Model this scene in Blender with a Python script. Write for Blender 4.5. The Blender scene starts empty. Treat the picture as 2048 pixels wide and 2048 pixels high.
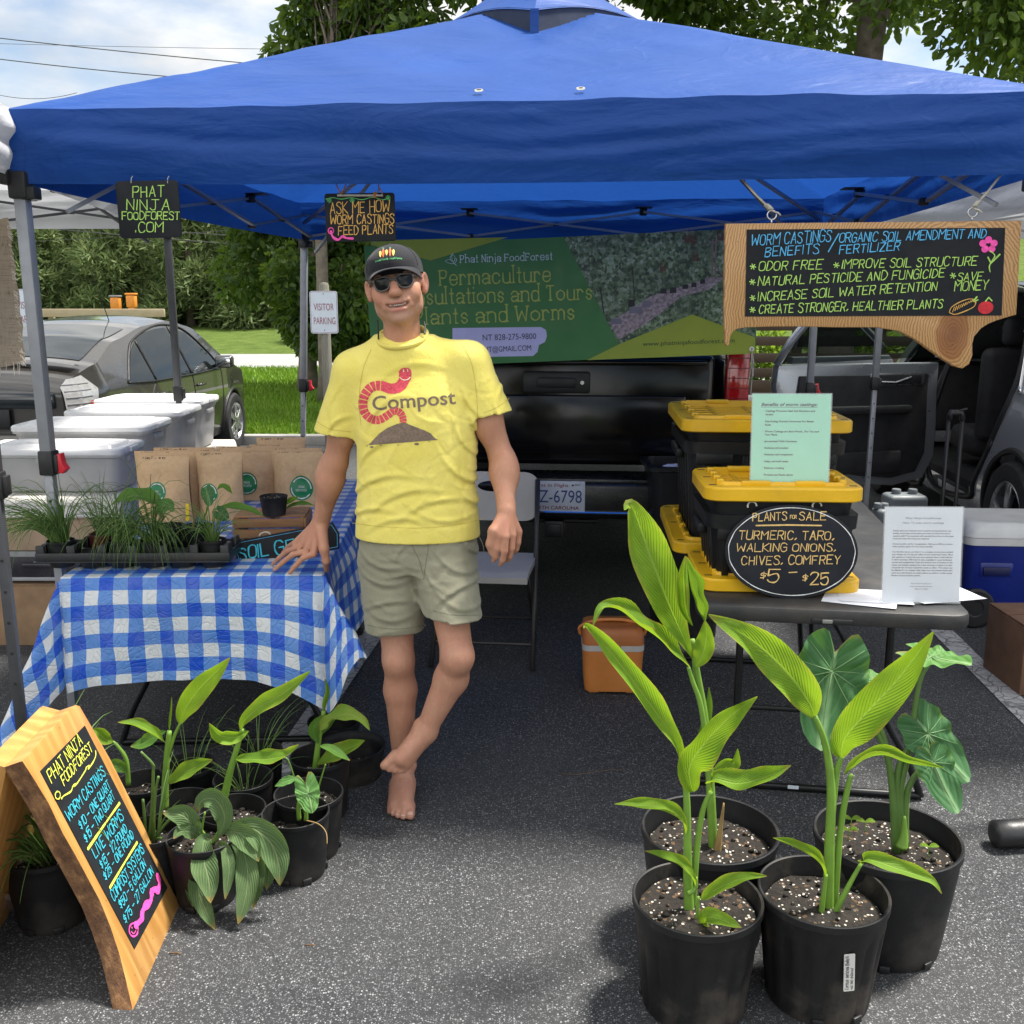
import bpy, bmesh, math, random
import numpy as np
from mathutils import Vector, Matrix, noise
from mathutils.bvhtree import BVHTree
R = math.radians
SC = bpy.context.scene
COL = SC.collection
# ------------------------------------------------------------ camera, sky, sun, exposure
CAMH, PITCH, FPX = 1.65, 12.0, 2010.0
cam = bpy.data.cameras.new('camera'); cam.lens = 36 * FPX / 2048; cam.sensor_width = 36
cam.clip_start = .05; cam.clip_end = 900
camo = bpy.data.objects.new('camera', cam); COL.objects.link(camo)
camo.location = (0, 0, CAMH); camo.rotation_euler = (R(90 - PITCH), 0, 0); SC.camera = camo
SUN_EL, SUN_AZ = 66, 68          # azimuth clockwise from +Y
W = bpy.data.worlds.new('World'); SC.world = W; W.use_nodes = True
nt = W.node_tree; nt.nodes.clear()
def wn(t, **k):
    n = nt.nodes.new(t)
    for a, b in k.items(): setattr(n, a, b)
    return n
sky = wn('ShaderNodeTexSky', sky_type='NISHITA', sun_disc=False); sky.sun_elevation = R(SUN_EL); sky.sun_rotation = R(SUN_AZ)
tc = wn('ShaderNodeTexCoord'); mp = wn('ShaderNodeMapping'); mp.inputs['Scale'].default_value = (1, 1, 2.6)
mp.inputs['Location'].default_value = (.35, .1, .62)
n1 = wn('ShaderNodeTexNoise'); n1.inputs['Scale'].default_value = 1.9; n1.inputs['Detail'].default_value = 9; n1.inputs['Roughness'].default_value = .56
n2 = wn('ShaderNodeTexNoise'); n2.inputs['Scale'].default_value = 3.6; n2.inputs['Detail'].default_value = 8
cr = wn('ShaderNodeValToRGB'); cr.color_ramp.elements[0].position = .40; cr.color_ramp.elements[1].position = .52
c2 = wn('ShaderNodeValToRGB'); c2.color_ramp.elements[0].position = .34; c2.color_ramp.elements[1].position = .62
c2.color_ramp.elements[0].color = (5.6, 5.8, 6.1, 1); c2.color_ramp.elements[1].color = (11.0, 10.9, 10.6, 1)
mx = wn('ShaderNodeMixRGB'); bg = wn('ShaderNodeBackground'); bg.inputs[1].default_value = .088; wo = wn('ShaderNodeOutputWorld')
L = nt.links.new
L(tc.outputs['Generated'], mp.inputs[0]); L(mp.outputs[0], n1.inputs[0]); L(mp.outputs[0], n2.inputs[0])
L(n1.outputs[0], cr.inputs[0]); L(n2.outputs[0], c2.inputs[0]); L(cr.outputs[0], mx.inputs[0])
# unseen cloud behind the camera is brightened as added fill; dimmed towards the cedars
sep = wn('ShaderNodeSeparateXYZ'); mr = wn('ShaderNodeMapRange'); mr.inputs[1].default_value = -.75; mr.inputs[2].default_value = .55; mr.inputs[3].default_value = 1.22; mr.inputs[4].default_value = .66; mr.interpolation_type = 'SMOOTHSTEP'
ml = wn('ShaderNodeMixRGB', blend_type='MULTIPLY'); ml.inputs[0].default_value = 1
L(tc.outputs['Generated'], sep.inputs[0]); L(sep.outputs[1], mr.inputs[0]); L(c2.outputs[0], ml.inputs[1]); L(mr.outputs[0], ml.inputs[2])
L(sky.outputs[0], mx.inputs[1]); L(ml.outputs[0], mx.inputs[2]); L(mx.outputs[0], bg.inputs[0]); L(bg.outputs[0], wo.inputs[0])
sl = bpy.data.lights.new('sun', 'SUN'); sl.energy = 4.6; sl.angle = R(9); sl.color = (1, .955, .88)
so = bpy.data.objects.new('sun', sl); COL.objects.link(so); so.rotation_euler = (R(90 - SUN_EL), 0, R(180 - SUN_AZ)); so.location = (4, -6, 12)
SC.view_settings.view_transform = 'Standard'; SC.view_settings.look = 'None'; SC.view_settings.exposure = 1.0; SC.view_settings.gamma = 1
SC.cycles.max_bounces = 8; SC.cycles.transparent_max_bounces = 12
SC.cycles.sample_clamp_indirect = 6

# ------------------------------------------------------------ where things stand (from the survey of the photo)
_c, _s = math.cos(R(PITCH)), math.sin(R(PITCH))
def ray(px, py): return Vector((px - 1024, FPX * _c + (1024 - py) * _s, -FPX * _s + (1024 - py) * _c))
def P(px, py, Y):
    d = ray(px, py); return Vector((0, 0, CAMH)) + d * (Y / d.y)
def G(px, py, z=0.0):
    d = ray(px, py); return Vector((0, 0, CAMH)) + d * ((z - CAMH) / d.z)
def X(px, Y, z):                      # x of a column at depth Y, height z
    return (px - 1024) / FPX * (Y * _c + (CAMH - z) * _s)
def frame(origin, xdir, up=(0, 0, 1)):  # local x along xdir, y along up, z out towards the viewer side
    x = Vector(xdir).normalized(); u = Vector(up); u = (u - x * u.dot(x)).normalized(); z = x.cross(u)
    m = Matrix((x, u, z)).transposed().to_4x4(); m.translation = Vector(origin); return m
def TR(x=0, y=0, z=0): return Matrix.Translation((x, y, z))
def RZ(d): return Matrix.Rotation(R(d), 4, 'Z')
def RX(d): return Matrix.Rotation(R(d), 4, 'X')
def RY(d): return Matrix.Rotation(R(d), 4, 'Y')

# ------------------------------------------------------------ materials
def newmat(name):
    m = bpy.data.materials.new(name); m.use_nodes = True; t = m.node_tree; t.nodes.clear()
    o = t.nodes.new('ShaderNodeOutputMaterial'); return m, t, o
class NT:
    def __init__(s, name):
        s.m, s.t, s.o = newmat(name); s.l = s.t.links.new
    def n(s, typ, ins=None, **k):
        x = s.t.nodes.new(typ)
        for a, b in k.items(): setattr(x, a, b)
        for a, b in (ins or {}).items():
            if hasattr(b, 'is_output') or isinstance(b, bpy.types.NodeSocket): s.l(b, x.inputs[a])
            else: x.inputs[a].default_value = b
        return x
    def ramp(s, fac, stops):
        r = s.n('ShaderNodeValToRGB', {0: fac}); e = r.color_ramp.elements
        while len(e) < len(stops): e.new(.5)
        for i, (p, c) in enumerate(stops):
            e[i].position = p; e[i].color = (c, c, c, 1) if isinstance(c, (int, float)) else (*c, 1)
        return r.outputs[0]
    def mix(s, f, a, b, mode='MIX'):
        x = s.n('ShaderNodeMixRGB', blend_type=mode)
        for i, v in ((0, f), (1, a), (2, b)):
            if isinstance(v, bpy.types.NodeSocket): s.l(v, x.inputs[i])
            elif isinstance(v, (int, float)): x.inputs[i].default_value = v if i == 0 else (v, v, v, 1)
            else: x.inputs[i].default_value = (*v, 1)
        return x.outputs[0]
    def math(s, op, a, b=0.0, c=0.0):
        x = s.n('ShaderNodeMath', operation=op)
        for i, v in enumerate((a, b, c)):
            if isinstance(v, bpy.types.NodeSocket): s.l(v, x.inputs[i])
            else: x.inputs[i].default_value = v
        return x.outputs[0]
    def obj(s): return s.n('ShaderNodeTexCoord').outputs['Object']
    def uv(s): return s.n('ShaderNodeTexCoord').outputs['UV']
    def noise(s, vec, sc, det=4, rough=.55, dist=0):
        return s.n('ShaderNodeTexNoise', {'Vector': vec, 'Scale': sc, 'Detail': det, 'Roughness': rough, 'Distortion': dist}).outputs[0]
    def map(s, vec, scale=(1, 1, 1), rot=(0, 0, 0), loc=(0, 0, 0)):
        return s.n('ShaderNodeMapping', {0: vec, 'Scale': scale, 'Rotation': rot, 'Location': loc}).outputs[0]
    def bump(s, h, st=.3, d=.01, nrm=None):
        b = s.n('ShaderNodeBump', {'Height': h, 'Strength': st, 'Distance': d})
        if nrm is not None: s.l(nrm, b.inputs['Normal'])
        return b.outputs[0]
    def bsdf(s, col, rough=.5, nrm=None, **k):
        b = s.n('ShaderNodeBsdfPrincipled')
        def put(key, v):
            if isinstance(v, bpy.types.NodeSocket): s.l(v, b.inputs[key])
            elif isinstance(v, tuple) and len(v) == 3: b.inputs[key].default_value = (*v, 1)
            else: b.inputs[key].default_value = v
        put('Base Color', col); put('Roughness', rough)
        if nrm is not None: s.l(nrm, b.inputs['Normal'])
        names = dict(metal='Metallic', spec='Specular IOR Level', coat='Coat Weight', coatr='Coat Roughness', trans='Transmission Weight',
                     ior='IOR', sss='Subsurface Weight', sheen='Sheen Weight', alpha='Alpha', aniso='Anisotropic')
        for a, v in k.items(): put(names[a], v)
        return b.outputs[0]
    def out(s, sh): s.l(sh, s.o.inputs[0]); return s.m
def M(name, col, rough=.5, var=.12, vs=14, bump=0, bs=180, dirt=0, **k):
    t = NT(name); ob = t.obj()
    n = t.noise(ob, vs, 5)
    lo = tuple(max(0, c * (1 - var)) for c in col); hi = tuple(min(1, c * (1 + var)) for c in col)
    c = t.ramp(n, [(.3, lo), (.7, hi)])
    if dirt:
        d = t.ramp(t.noise(ob, vs * .6, 8, .65), [(.5, 0.0), (.72, 1.0)])
        c = t.mix(t.math('MULTIPLY', d, dirt), c, (.16, .13, .10))
    nrm = t.bump(t.noise(ob, bs, 4), bump, .004) if bump else None
    rr = t.ramp(t.noise(ob, vs * 1.7, 4), [(.3, max(.02, rough - .07)), (.7, min(1, rough + .07))])
    return t.out(t.bsdf(c, rr, nrm, **k))

# ------------------------------------------------------------ mesh builder
class MB:
    def __init__(s): s.v = []; s.f = []; s.m = []; s.uv = []
    def add(s, verts, faces, mi=0, uvs=None, mat=None):
        o = len(s.v)
        if mat is not None: verts = [mat @ Vector(v) for v in verts]
        s.v.extend([tuple(v) for v in verts]); s.f.extend([tuple(i + o for i in f) for f in faces]); s.m.extend([mi] * len(faces))
        s.uv.extend(uvs if uvs is not None else [(0, 0)] * len(verts)); return s
    def box(s, c, size, mat=None, mi=0, bev=0, seg=2):
        bm = bmesh.new(); bmesh.ops.create_cube(bm, size=1)
        for v in bm.verts: v.co = Vector((v.co.x * size[0], v.co.y * size[1], v.co.z * size[2]))
        if bev: bmesh.ops.bevel(bm, geom=bm.edges[:] + bm.verts[:], offset=min(bev, .49 * min(size)), segments=seg, profile=.5, affect='EDGES', clamp_overlap=True)
        m = TR(*c); m = mat @ m if mat is not None else m
        return s.bm(bm, m, mi)
    def bm(s, bm, mat=None, mi=0):
        bm.verts.index_update()
        s.add([v.co.copy() for v in bm.verts], [[v.index for v in f.verts] for f in bm.faces], mi, mat=mat); bm.free(); return s
    def tube(s, pts, r, n=8, mi=0, cap=True, mat=None, flat=None):
        pts = [Vector(p) for p in pts]; N = len(pts)
        rr = r if isinstance(r, (list, tuple)) else [r] * N
        T = []
        for i in range(N):
            t = pts[min(i + 1, N - 1)] - pts[max(i - 1, 0)]
            T.append(t.normalized() if t.length > 1e-9 else Vector((0, 0, 1)))
        a = Vector((0, 0, 1)) if abs(T[0].z) < .9 else Vector((1, 0, 0))
        u = (a - T[0] * a.dot(T[0])).normalized(); V = []; F = []; U = []
        for i in range(N):
            u = (u - T[i] * u.dot(T[i])).normalized(); w = T[i].cross(u)
            for k in range(n):
                an = 2 * math.pi * (k + .5) / n
                V.append(pts[i] + (u * math.cos(an) + w * math.sin(an) * (flat or 1)) * rr[i]); U.append((k / n, i / max(1, N - 1)))
        for i in range(N - 1):
            for k in range(n):
                k2 = (k + 1) % n; F.append((i * n + k, i * n + k2, (i + 1) * n + k2, (i + 1) * n + k))
        if cap: F.append(tuple(range(n))[::-1]); F.append(tuple((N - 1) * n + k for k in range(n)))
        return s.add(V, F, mi, U, mat)
    def bar(s, a, b, w, h=None, mi=0, bev=0, up=(0, 0, 1)):      # rectangular section bar between two points
        a, b = Vector(a), Vector(b); d = b - a; z = d.normalized(); u = Vector(up)
        if abs(z.dot(u)) > .97: u = Vector((0, 1, 0))
        x = u.cross(z).normalized(); y = z.cross(x)
        m = Matrix((x, y, z)).transposed().to_4x4(); m.translation = (a + b) / 2
        return s.box((0, 0, 0), (w, h or w, d.length), m, mi, bev)
    def lathe(s, prof, n=24, mi=0, mat=None, cap0=False, cap1=False):
        V = []; F = []; U = []
        for i, (r, z) in enumerate(prof):
            for k in range(n):
                a = 2 * math.pi * k / n; V.append((r * math.cos(a), r * math.sin(a), z)); U.append((k / n, i / (len(prof) - 1)))
        for i in range(len(prof) - 1):
            for k in range(n):
                k2 = (k + 1) % n; F.append((i * n + k, i * n + k2, (i + 1) * n + k2, (i + 1) * n + k))
        if cap0: F.append(tuple(range(n))[::-1])
        if cap1: F.append(tuple((len(prof) - 1) * n + k for k in range(n)))
        return s.add(V, F, mi, U, mat)
    def grid(s, fn, nu, nv, mi=0, mat=None, uvfn=None, flip=False):
        V = []; U = []; F = []
        for j in range(nv + 1):
            for i in range(nu + 1):
                u, v = i / nu, j / nv; V.append(fn(u, v)); U.append(uvfn(u, v) if uvfn else (u, v))
        for j in range(nv):
            for i in range(nu):
                a = j * (nu + 1) + i; q = (a, a + 1, a + nu + 2, a + nu + 1); F.append(q[::-1] if flip else q)
        return s.add(V, F, mi, U, mat)
    def prism(s, outline, z0, z1, mi=0, mat=None, bev=0):
        bm = bmesh.new(); vs = [bm.verts.new((x, y, z0)) for x, y in outline]; f = bm.faces.new(vs)
        if f.normal.z > 0 or True: f.normal_update()
        r = bmesh.ops.extrude_face_region(bm, geom=[f]); nv = [g for g in r['geom'] if isinstance(g, bmesh.types.BMVert)]
        for v in nv: v.co.z = z1
        bmesh.ops.recalc_face_normals(bm, faces=bm.faces[:])
        if bev:
            ed = [e for e in bm.edges if abs(e.verts[0].co.z - e.verts[1].co.z) < 1e-6]
            bmesh.ops.bevel(bm, geom=ed, offset=bev, segments=2, profile=.5, affect='EDGES', clamp_overlap=True)
        return s.bm(bm, mat, mi)
    def build(s, name, mats, parent=None, smooth=40, loc=None, world=False):
        if world and parent is not None:
            m = W2(parent).inverted(); s.v = [tuple(m @ Vector(v)) for v in s.v]
        me = bpy.data.meshes.new(name); me.from_pydata(s.v, [], s.f)
        mats = mats if isinstance(mats, (list, tuple)) else [mats]
        for m in mats: me.materials.append(m)
        if len(mats) > 1: me.polygons.foreach_set('material_index', s.m)
        uvl = me.uv_layers.new(name='UVMap'); li = np.empty(len(me.loops), int); me.loops.foreach_get('vertex_index', li)
        uvl.data.foreach_set('uv', np.array(s.uv, dtype=np.float32)[li].ravel())
        if smooth:
            me.polygons.foreach_set('use_smooth', [True] * len(me.polygons))
            if smooth < 180: me.set_sharp_from_angle(angle=R(smooth))
        me.update()
        o = bpy.data.objects.new(name, me); COL.objects.link(o)
        if parent is not None: o.parent = parent
        if loc is not None: o.location = loc
        return o
def W2(o):
    m = o.matrix_basis.copy()
    while o.parent is not None: o = o.parent; m = o.matrix_basis @ m
    return m
def tag(o, label=None, cat=None, group=None, kind=None):
    if label: o['label'] = label
    if cat: o['category'] = cat
    if group: o['group'] = group
    if kind: o['kind'] = kind
    return o
def thing(name, label, cat, loc=(0, 0, 0), rz=0, group=None, mat=None):
    o = bpy.data.objects.new(name, None); o.empty_display_size = .1; COL.objects.link(o)
    if mat is not None: o.matrix_basis = mat
    else: o.location = loc; o.rotation_euler = (0, 0, R(rz))
    return tag(o, label, cat, group)
def kids(o): return [c for c in bpy.data.objects if c.parent == o]
def copy_tree(o, parent=None):
    c = o.copy(); COL.objects.link(c)
    if parent is not None: c.parent = parent
    for ch in kids(o): copy_tree(ch, c)
    return c
def cat_rom(pts, n=6, closed=False):
    pts = [Vector(p) for p in pts]; out = []
    N = len(pts)
    for i in range(N - (0 if closed else 1)):
        if closed: p0, p1, p2, p3 = pts[(i - 1) % N], pts[i], pts[(i + 1) % N], pts[(i + 2) % N]
        else: p0, p1, p2, p3 = pts[max(i - 1, 0)], pts[i], pts[i + 1], pts[min(i + 2, N - 1)]
        for k in range(n):
            t = k / n
            out.append(.5 * (2 * p1 + (p2 - p0) * t + (2 * p0 - 5 * p1 + 4 * p2 - p3) * t * t + (3 * p1 - p0 - 3 * p2 + p3) * t ** 3))
    if not closed: out.append(pts[-1])
    return out
def rrect(w, h, r, n=5, cx=0, cy=0):
    o = []
    for qx, qy, a0 in ((1, 1, 0), (-1, 1, 90), (-1, -1, 180), (1, -1, 270)):
        for k in range(n + 1):
            a = R(a0 + 90 * k / n); o.append((cx + qx * (w / 2 - r) + r * math.cos(a), cy + qy * (h / 2 - r) + r * math.sin(a)))
    return o

# ------------------------------------------------------------ lettering
FONT = {
 'A': '002640 1232', 'B': '0006 ~0636453403 ~0333421000'.replace('421000', '423000'), 'C': '~4536160402103041', 'D': '0006 ~062644422000', 'E': '46060040 0333',
 'F': '460600 0333', 'G': '~4536160402103041 414323', 'H': '0006 4046 0343', 'I': '0006', 'J': '~3631201001 1656', 'K': '0006 460340',
 'L': '060040', 'M': '0006235650', 'N': '00064046', 'O': '~26050120414526', 'P': '0006 ~0636453303', 'Q': '~26050120414526 2240',
 'R': '0006 ~0636453303 2340', 'S': '~45361605143341301001', 'T': '0646 2620', 'U': '~060110304146', 'V': '062046', 'W': '0610345066',
 'X': '0046 0640', 'Y': '062346 2320', 'Z': '06460040',
 '0': '~26050120414526', '1': '152620', '2': '~051636453300 0040', '3': '~05163645342333 ~233431201001', '4': '3036 360242',
 '5': '460603 ~033442301001', '6': '~36140110304233 ~330201', '7': '064610', '8': '~26051423344526 ~2302102042 ~4223', '9': '~44241405163645443120',
 '$': '~4435150413332211 2125'.replace('~4435150413332211', '~44251504133322110 1'.replace(' ', '')) + '', '.': '0001', ',': '1100', '-': '0343', '/': '0037',
 '*': '1531 0343 3511'.replace('0343', '0343'), ':': '0001 0304', ' ': '', '@': '~43330 2'.replace(' ', '') + ''}
FONT['$'] = '~44251504133332211101 2620'; FONT['@'] = '~3424131223343 3'.replace(' ', '') + ' ~34424253250502203041'
LOW = {  # baseline at y = 2
 'a': '~05163645 4542 ~441403122243', 'c': '~4536160503123243', 'd': '~4536160503123243 4249', 'e': '0444 ~444536160503123243',
 'h': '0209 ~0516364542', 'i': '0206 0808', 'j': '~161100 1818', 'l': '0209', 'm': '0206 ~0516263532 ~3546566562', 'n': '0206 ~0516364542',
 'o': '~26050322434526', 'r': '0206 ~05162635', 's': '~35261605142433221203', 't': '~18131222 0626', 'u': '~0603123243 4642', 'p': '0006 ~0516364543321203'}
def glyph(ch, serif=False):
    low = ch in LOW
    src = LOW[ch] if low else FONT.get(ch, FONT.get(ch.upper(), ''))
    out = []; w = 0
    for st in src.split():
        sm = st[0] == '~'; d = st[1:] if sm else st
        pts = [(int(d[i]), int(d[i + 1]) - (2 if low else 0)) for i in range(0, len(d) - 1, 2)]
        w = max([w] + [p[0] for p in pts])
        if len(pts) == 2 and pts[0] == pts[1]: pts = [pts[0], (pts[0][0] + .01, pts[0][1] + .35)]
        q = [(p.x, p.y) for p in cat_rom([(x, y, 0) for x, y in pts], 5)] if sm else pts
        out.append(q)
        if serif and not sm and len(pts) >= 2:
            for e, nb in ((pts[0], pts[1]), (pts[-1], pts[-2])):
                if abs(e[1] - nb[1]) > 1.2 and not (ch in 'aut' and e[1] > 3) and ch not in 'EFT' : out.append([(e[0] - .6, e[1]), (e[0] + .6, e[1])])
            if ch == 'T' : out.append([(pts[0][0], pts[0][1]), (pts[0][0], pts[0][1] - .8)] if pts[0][1] == pts[1][1] else [(1.3, 0), (2.7, 0)])
            if ch == 'F' and len(pts) == 3: out += [[(-.6, 0), (.8, 0)], [(4, 6), (4, 5)], [(-.5, 6), (0, 6)]]
    return out, w
class Ink:
    """flat marker strokes on a plane: local x right, y up, z out"""
    def __init__(s, seed=1): s.mb = MB(); s.k = 0; s.rnd = random.Random(seed)
    def stroke(s, pts, w, mi=0, z=0.0):
        # split at sharp corners so that a ribbon never folds on itself
        P2 = [Vector((p[0], p[1])) for p in pts]; runs = [[P2[0]]]
        for i in range(1, len(P2)):
            if (P2[i] - runs[-1][-1]).length < 1e-7: continue
            runs[-1].append(P2[i])
            if i < len(P2) - 1:
                a = P2[i] - P2[i - 1]; b = P2[i + 1] - P2[i]
                if a.length > 1e-7 and b.length > 1e-7 and a.angle(b) > R(62): runs.append([P2[i]])
        for r in runs:
            if len(r) < 2: continue
            s.k += 1; zz = z + .00012 * (s.k % 9); V = []; n = len(r); h = w / 2
            t0 = (r[1] - r[0]).normalized(); t1 = (r[-1] - r[-2]).normalized()
            L, Rr = [], []
            for i in range(n):
                t = (r[min(i + 1, n - 1)] - r[max(i - 1, 0)]).normalized(); nn = Vector((-t.y, t.x)); hh = h * s.rnd.uniform(.86, 1.08) * (.92 + .2 * math.sin(i * .7 + s.k * 1.9))
                L.append(r[i] + nn * hh); Rr.append(r[i] - nn * hh)
            V += [(p.x, p.y, zz) for q in zip(L, Rr) for p in q]
            F = [(2 * i, 2 * i + 1, 2 * i + 3, 2 * i + 2) for i in range(n - 1)]
            o = len(V)
            for e, t, (a, b) in ((r[0], -t0, (0, 1)), (r[-1], t1, (2 * n - 1, 2 * n - 2))):
                nn = Vector((-t.y, t.x)); o = len(V)
                for an in (30, 90, 150):
                    q = e + t * h * math.sin(R(an)) + nn * h * math.cos(R(an)); V.append((q.x, q.y, zz))
                F.append((a, o + 2, o + 1, o, b) if True else ())
            F = [f if Ink._up(V, f) else f[::-1] for f in F]
            s.mb.add(V, F, mi)
    @staticmethod
    def _up(V, f):
        a, b, c = (Vector(V[i]) for i in f[:3]); return (b - a).cross(c - a).z >= 0
    def text(s, txt, x, y, h, w=None, mi=0, width=None, jit=.25, slant=.08, rot=0, serif=False, gap=1.3, align='l', narrow=.86, small=None):
        u = h / 6; cx = 0; items = []
        for ch in txt:
            if ch == ' ': cx += 2.6; continue
            g, gw = glyph(ch, serif); items.append((g, cx)); cx += gw * narrow + gap + (.3 if gw == 0 else 0)
        tot = max(cx - gap, .1); kx = (width / (tot * u)) if width else 1.0
        if align == 'c': x0 = -tot * u * kx / 2
        elif align == 'r': x0 = -tot * u * kx
        else: x0 = 0
        ca, sa = math.cos(R(rot)), math.sin(R(rot))
        for g, gx in items:
            sc = 1 + s.rnd.uniform(-jit, jit) * .25; dy = s.rnd.uniform(-jit, jit) * u * .6; sl_ = slant + s.rnd.uniform(-jit, jit) * .15
            for st in g:
                q = []
                for a, b in st:
                    X_ = x0 + kx * u * (gx + (a * narrow * sc)) + kx * u * b * sl_; Y_ = b * u * sc + dy
                    q.append((x + X_ * ca - Y_ * sa, y + X_ * sa + Y_ * ca))
                s.stroke(q, w or h * .12, mi)
        return tot * u * kx
    def disc(s, x, y, r, mi=0, n=14, ry=None):
        s.k += 1; zz = .00012 * (s.k % 9)
        s.mb.add([(x + r * math.cos(2 * math.pi * i / n), y + (ry or r) * math.sin(2 * math.pi * i / n), zz) for i in range(n)], [tuple(range(n))], mi)
    def poly(s, pts, mi=0, z=0.0):
        bm = bmesh.new(); bm.faces.new([bm.verts.new((a, b, z)) for a, b in pts]); bmesh.ops.triangulate(bm, faces=bm.faces[:])
        bmesh.ops.recalc_face_normals(bm, faces=bm.faces[:])
        if sum(f.normal.z for f in bm.faces) < 0: bmesh.ops.reverse_faces(bm, faces=bm.faces[:])
        s.mb.bm(bm, None, mi)
    def type(s, txt, x, y, h, mi=0, align='LEFT', shear=0, width=None, z=0.0, bold=0):
        cu = bpy.data.curves.new('t', 'FONT'); cu.body = txt; cu.size = 1; cu.align_x = align; cu.shear = shear; cu.offset = bold; cu.resolution_u = 3
        ob = bpy.data.objects.new('t', cu); COL.objects.link(ob); bpy.context.view_layer.update()
        me = bpy.data.meshes.new_from_object(ob.evaluated_get(bpy.context.evaluated_depsgraph_get()))
        bpy.data.objects.remove(ob); bpy.data.curves.remove(cu)
        k = h / .72; xs = [v.co.x for v in me.vertices]
        kx = width / (max(xs) - min(xs)) if width and xs else k
        s.mb.add([(x + v.co.x * kx, y + v.co.y * k, z) for v in me.vertices], [tuple(p.vertices) for p in me.polygons], mi); bpy.data.meshes.remove(me)
    def build(s, name, mats, parent, mat, lift=.0015):
        m = mat @ TR(0, 0, lift)
        s.mb.v = [tuple(m @ Vector(v)) for v in s.mb.v]
        return s.mb.build(name, mats, parent, smooth=0)
# ============================================================ SETTING
def mat_asphalt():
    t = NT('asphalt'); ob = t.obj()
    v = t.n('ShaderNodeTexVoronoi', {'Vector': ob, 'Scale': 175.0}); sep = t.n('ShaderNodeSeparateColor', {0: v.outputs['Color']})
    v2 = t.n('ShaderNodeTexVoronoi', {'Vector': ob, 'Scale': 300.0}); sep2 = t.n('ShaderNodeSeparateColor', {0: v2.outputs['Color']})
    wear = t.ramp(t.noise(ob, 1.3, 6, .6), [(.3, .5), (.7, 1.0)])
    a = t.math('MULTIPLY', t.ramp(sep.outputs[0], [(.60, 0.0), (.90, 1.0)]), t.ramp(v.outputs['Distance'], [(.30, 1.0), (.55, 0.0)]))
    b = t.math('MULTIPLY', t.ramp(sep2.outputs[1], [(.70, 0.0), (.85, .8)]), t.ramp(v2.outputs['Distance'], [(.30, 1.0), (.5, 0.0)]))
    sp = t.math('MULTIPLY', t.math('MAXIMUM', a, b), wear)
    base = t.ramp(t.noise(ob, 60, 6, .7), [(.3, (.015, .016, .018)), (.7, (.041, .0425, .046))])
    stone = t.ramp(sep.outputs[2], [(.1, (.155, .16, .17)), (.9, (.36, .365, .37))])
    c = t.mix(sp, base, stone)
    c = t.mix(t.ramp(t.noise(ob, .55, 7, .6), [(.42, 0.0), (.72, .26)]), c, (.13, .127, .12))
    c = t.mix(t.ramp(t.noise(ob, 2.6, 4, .5), [(.66, 0.0), (.74, .35)]), c, (.02, .02, .021))     # old oil spots
    warp = t.n('ShaderNodeVectorMath', {0: ob, 1: t.n('ShaderNodeVectorMath', {0: t.n('ShaderNodeTexNoise', {'Vector': ob, 'Scale': 2.4, 'Detail': 6.0}).outputs['Color'], 1: (.55, .55, .55)}, operation='MULTIPLY').outputs[0]}, operation='ADD').outputs[0]
    ed = t.n('ShaderNodeTexVoronoi', {'Vector': warp, 'Scale': .42}, feature='DISTANCE_TO_EDGE').outputs['Distance']
    ck = t.ramp(ed, [(.0, 1.0), (.0035, 0.0)]); c = t.mix(t.math('MULTIPLY', ck, .35), c, (.008, .008, .009))
    h = t.math('ADD', t.math('MULTIPLY', t.math('MAXIMUM', a, b), .6), t.noise(ob, 220, 3))
    h = t.math('SUBTRACT', h, t.math('MULTIPLY', ck, .6))
    return t.out(t.bsdf(c, t.ramp(sp, [(0, .82), (1, .62)]), t.bump(h, .55, .003), spec=.35))
def mat_stripe():
    t = NT('stripe_paint'); ob = t.obj()
    w = t.n('ShaderNodeVectorMath', {0: ob, 1: t.n('ShaderNodeVectorMath', {0: t.n('ShaderNodeTexNoise', {'Vector': ob, 'Scale': 14.0, 'Detail': 4.0}).outputs['Color'], 1: (.04, .04, .04)}, operation='MULTIPLY').outputs[0]}, operation='ADD').outputs[0]
    e = t.n('ShaderNodeTexVoronoi', {'Vector': w, 'Scale': 16.0}, feature='DISTANCE_TO_EDGE').outputs['Distance']
    e2 = t.n('ShaderNodeTexVoronoi', {'Vector': w, 'Scale': 6.0}, feature='DISTANCE_TO_EDGE').outputs['Distance']
    ck = t.math('MAXIMUM', t.ramp(e, [(.015, 1.0), (.05, 0.0)]), t.ramp(e2, [(.008, 1.0), (.03, 0.0)]))
    c = t.ramp(t.noise(ob, 30, 7, .7), [(.3, (.30, .30, .29)), (.7, (.52, .515, .50))])
    c = t.mix(t.math('MULTIPLY', ck, .7), c, (.05, .05, .052))
    c = t.mix(t.ramp(t.noise(ob, 90, 5, .8), [(.57, 0.0), (.63, .8)]), c, (.05, .05, .05))
    return t.out(t.bsdf(c, .75, t.bump(t.math('MULTIPLY', ck, -1.0), .5, .003)))
def mat_grass(nm, a, b, c_):
    t = NT(nm); ob = t.obj()
    c = t.ramp(t.noise(ob, 2.0, 8, .7), [(.3, a), (.55, b), (.75, c_)])
    c = t.mix(t.ramp(t.noise(t.map(ob, (40, 8, 8)), 2, 4), [(.4, 0.0), (.7, .5)]), c, tuple(x * .45 for x in b))
    return t.out(t.bsdf(c, .9, t.bump(t.noise(ob, 40, 4), .8, .05), spec=.1))
A_M = mat_asphalt(); ST_M = mat_stripe()
GR_M = mat_grass('lawn_grass', (.10, .20, .012), (.17, .30, .02), (.26, .36, .035))
BK_M = mat_grass('bank_grass', (.06, .095, .02), (.10, .15, .03), (.17, .19, .06))
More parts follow.
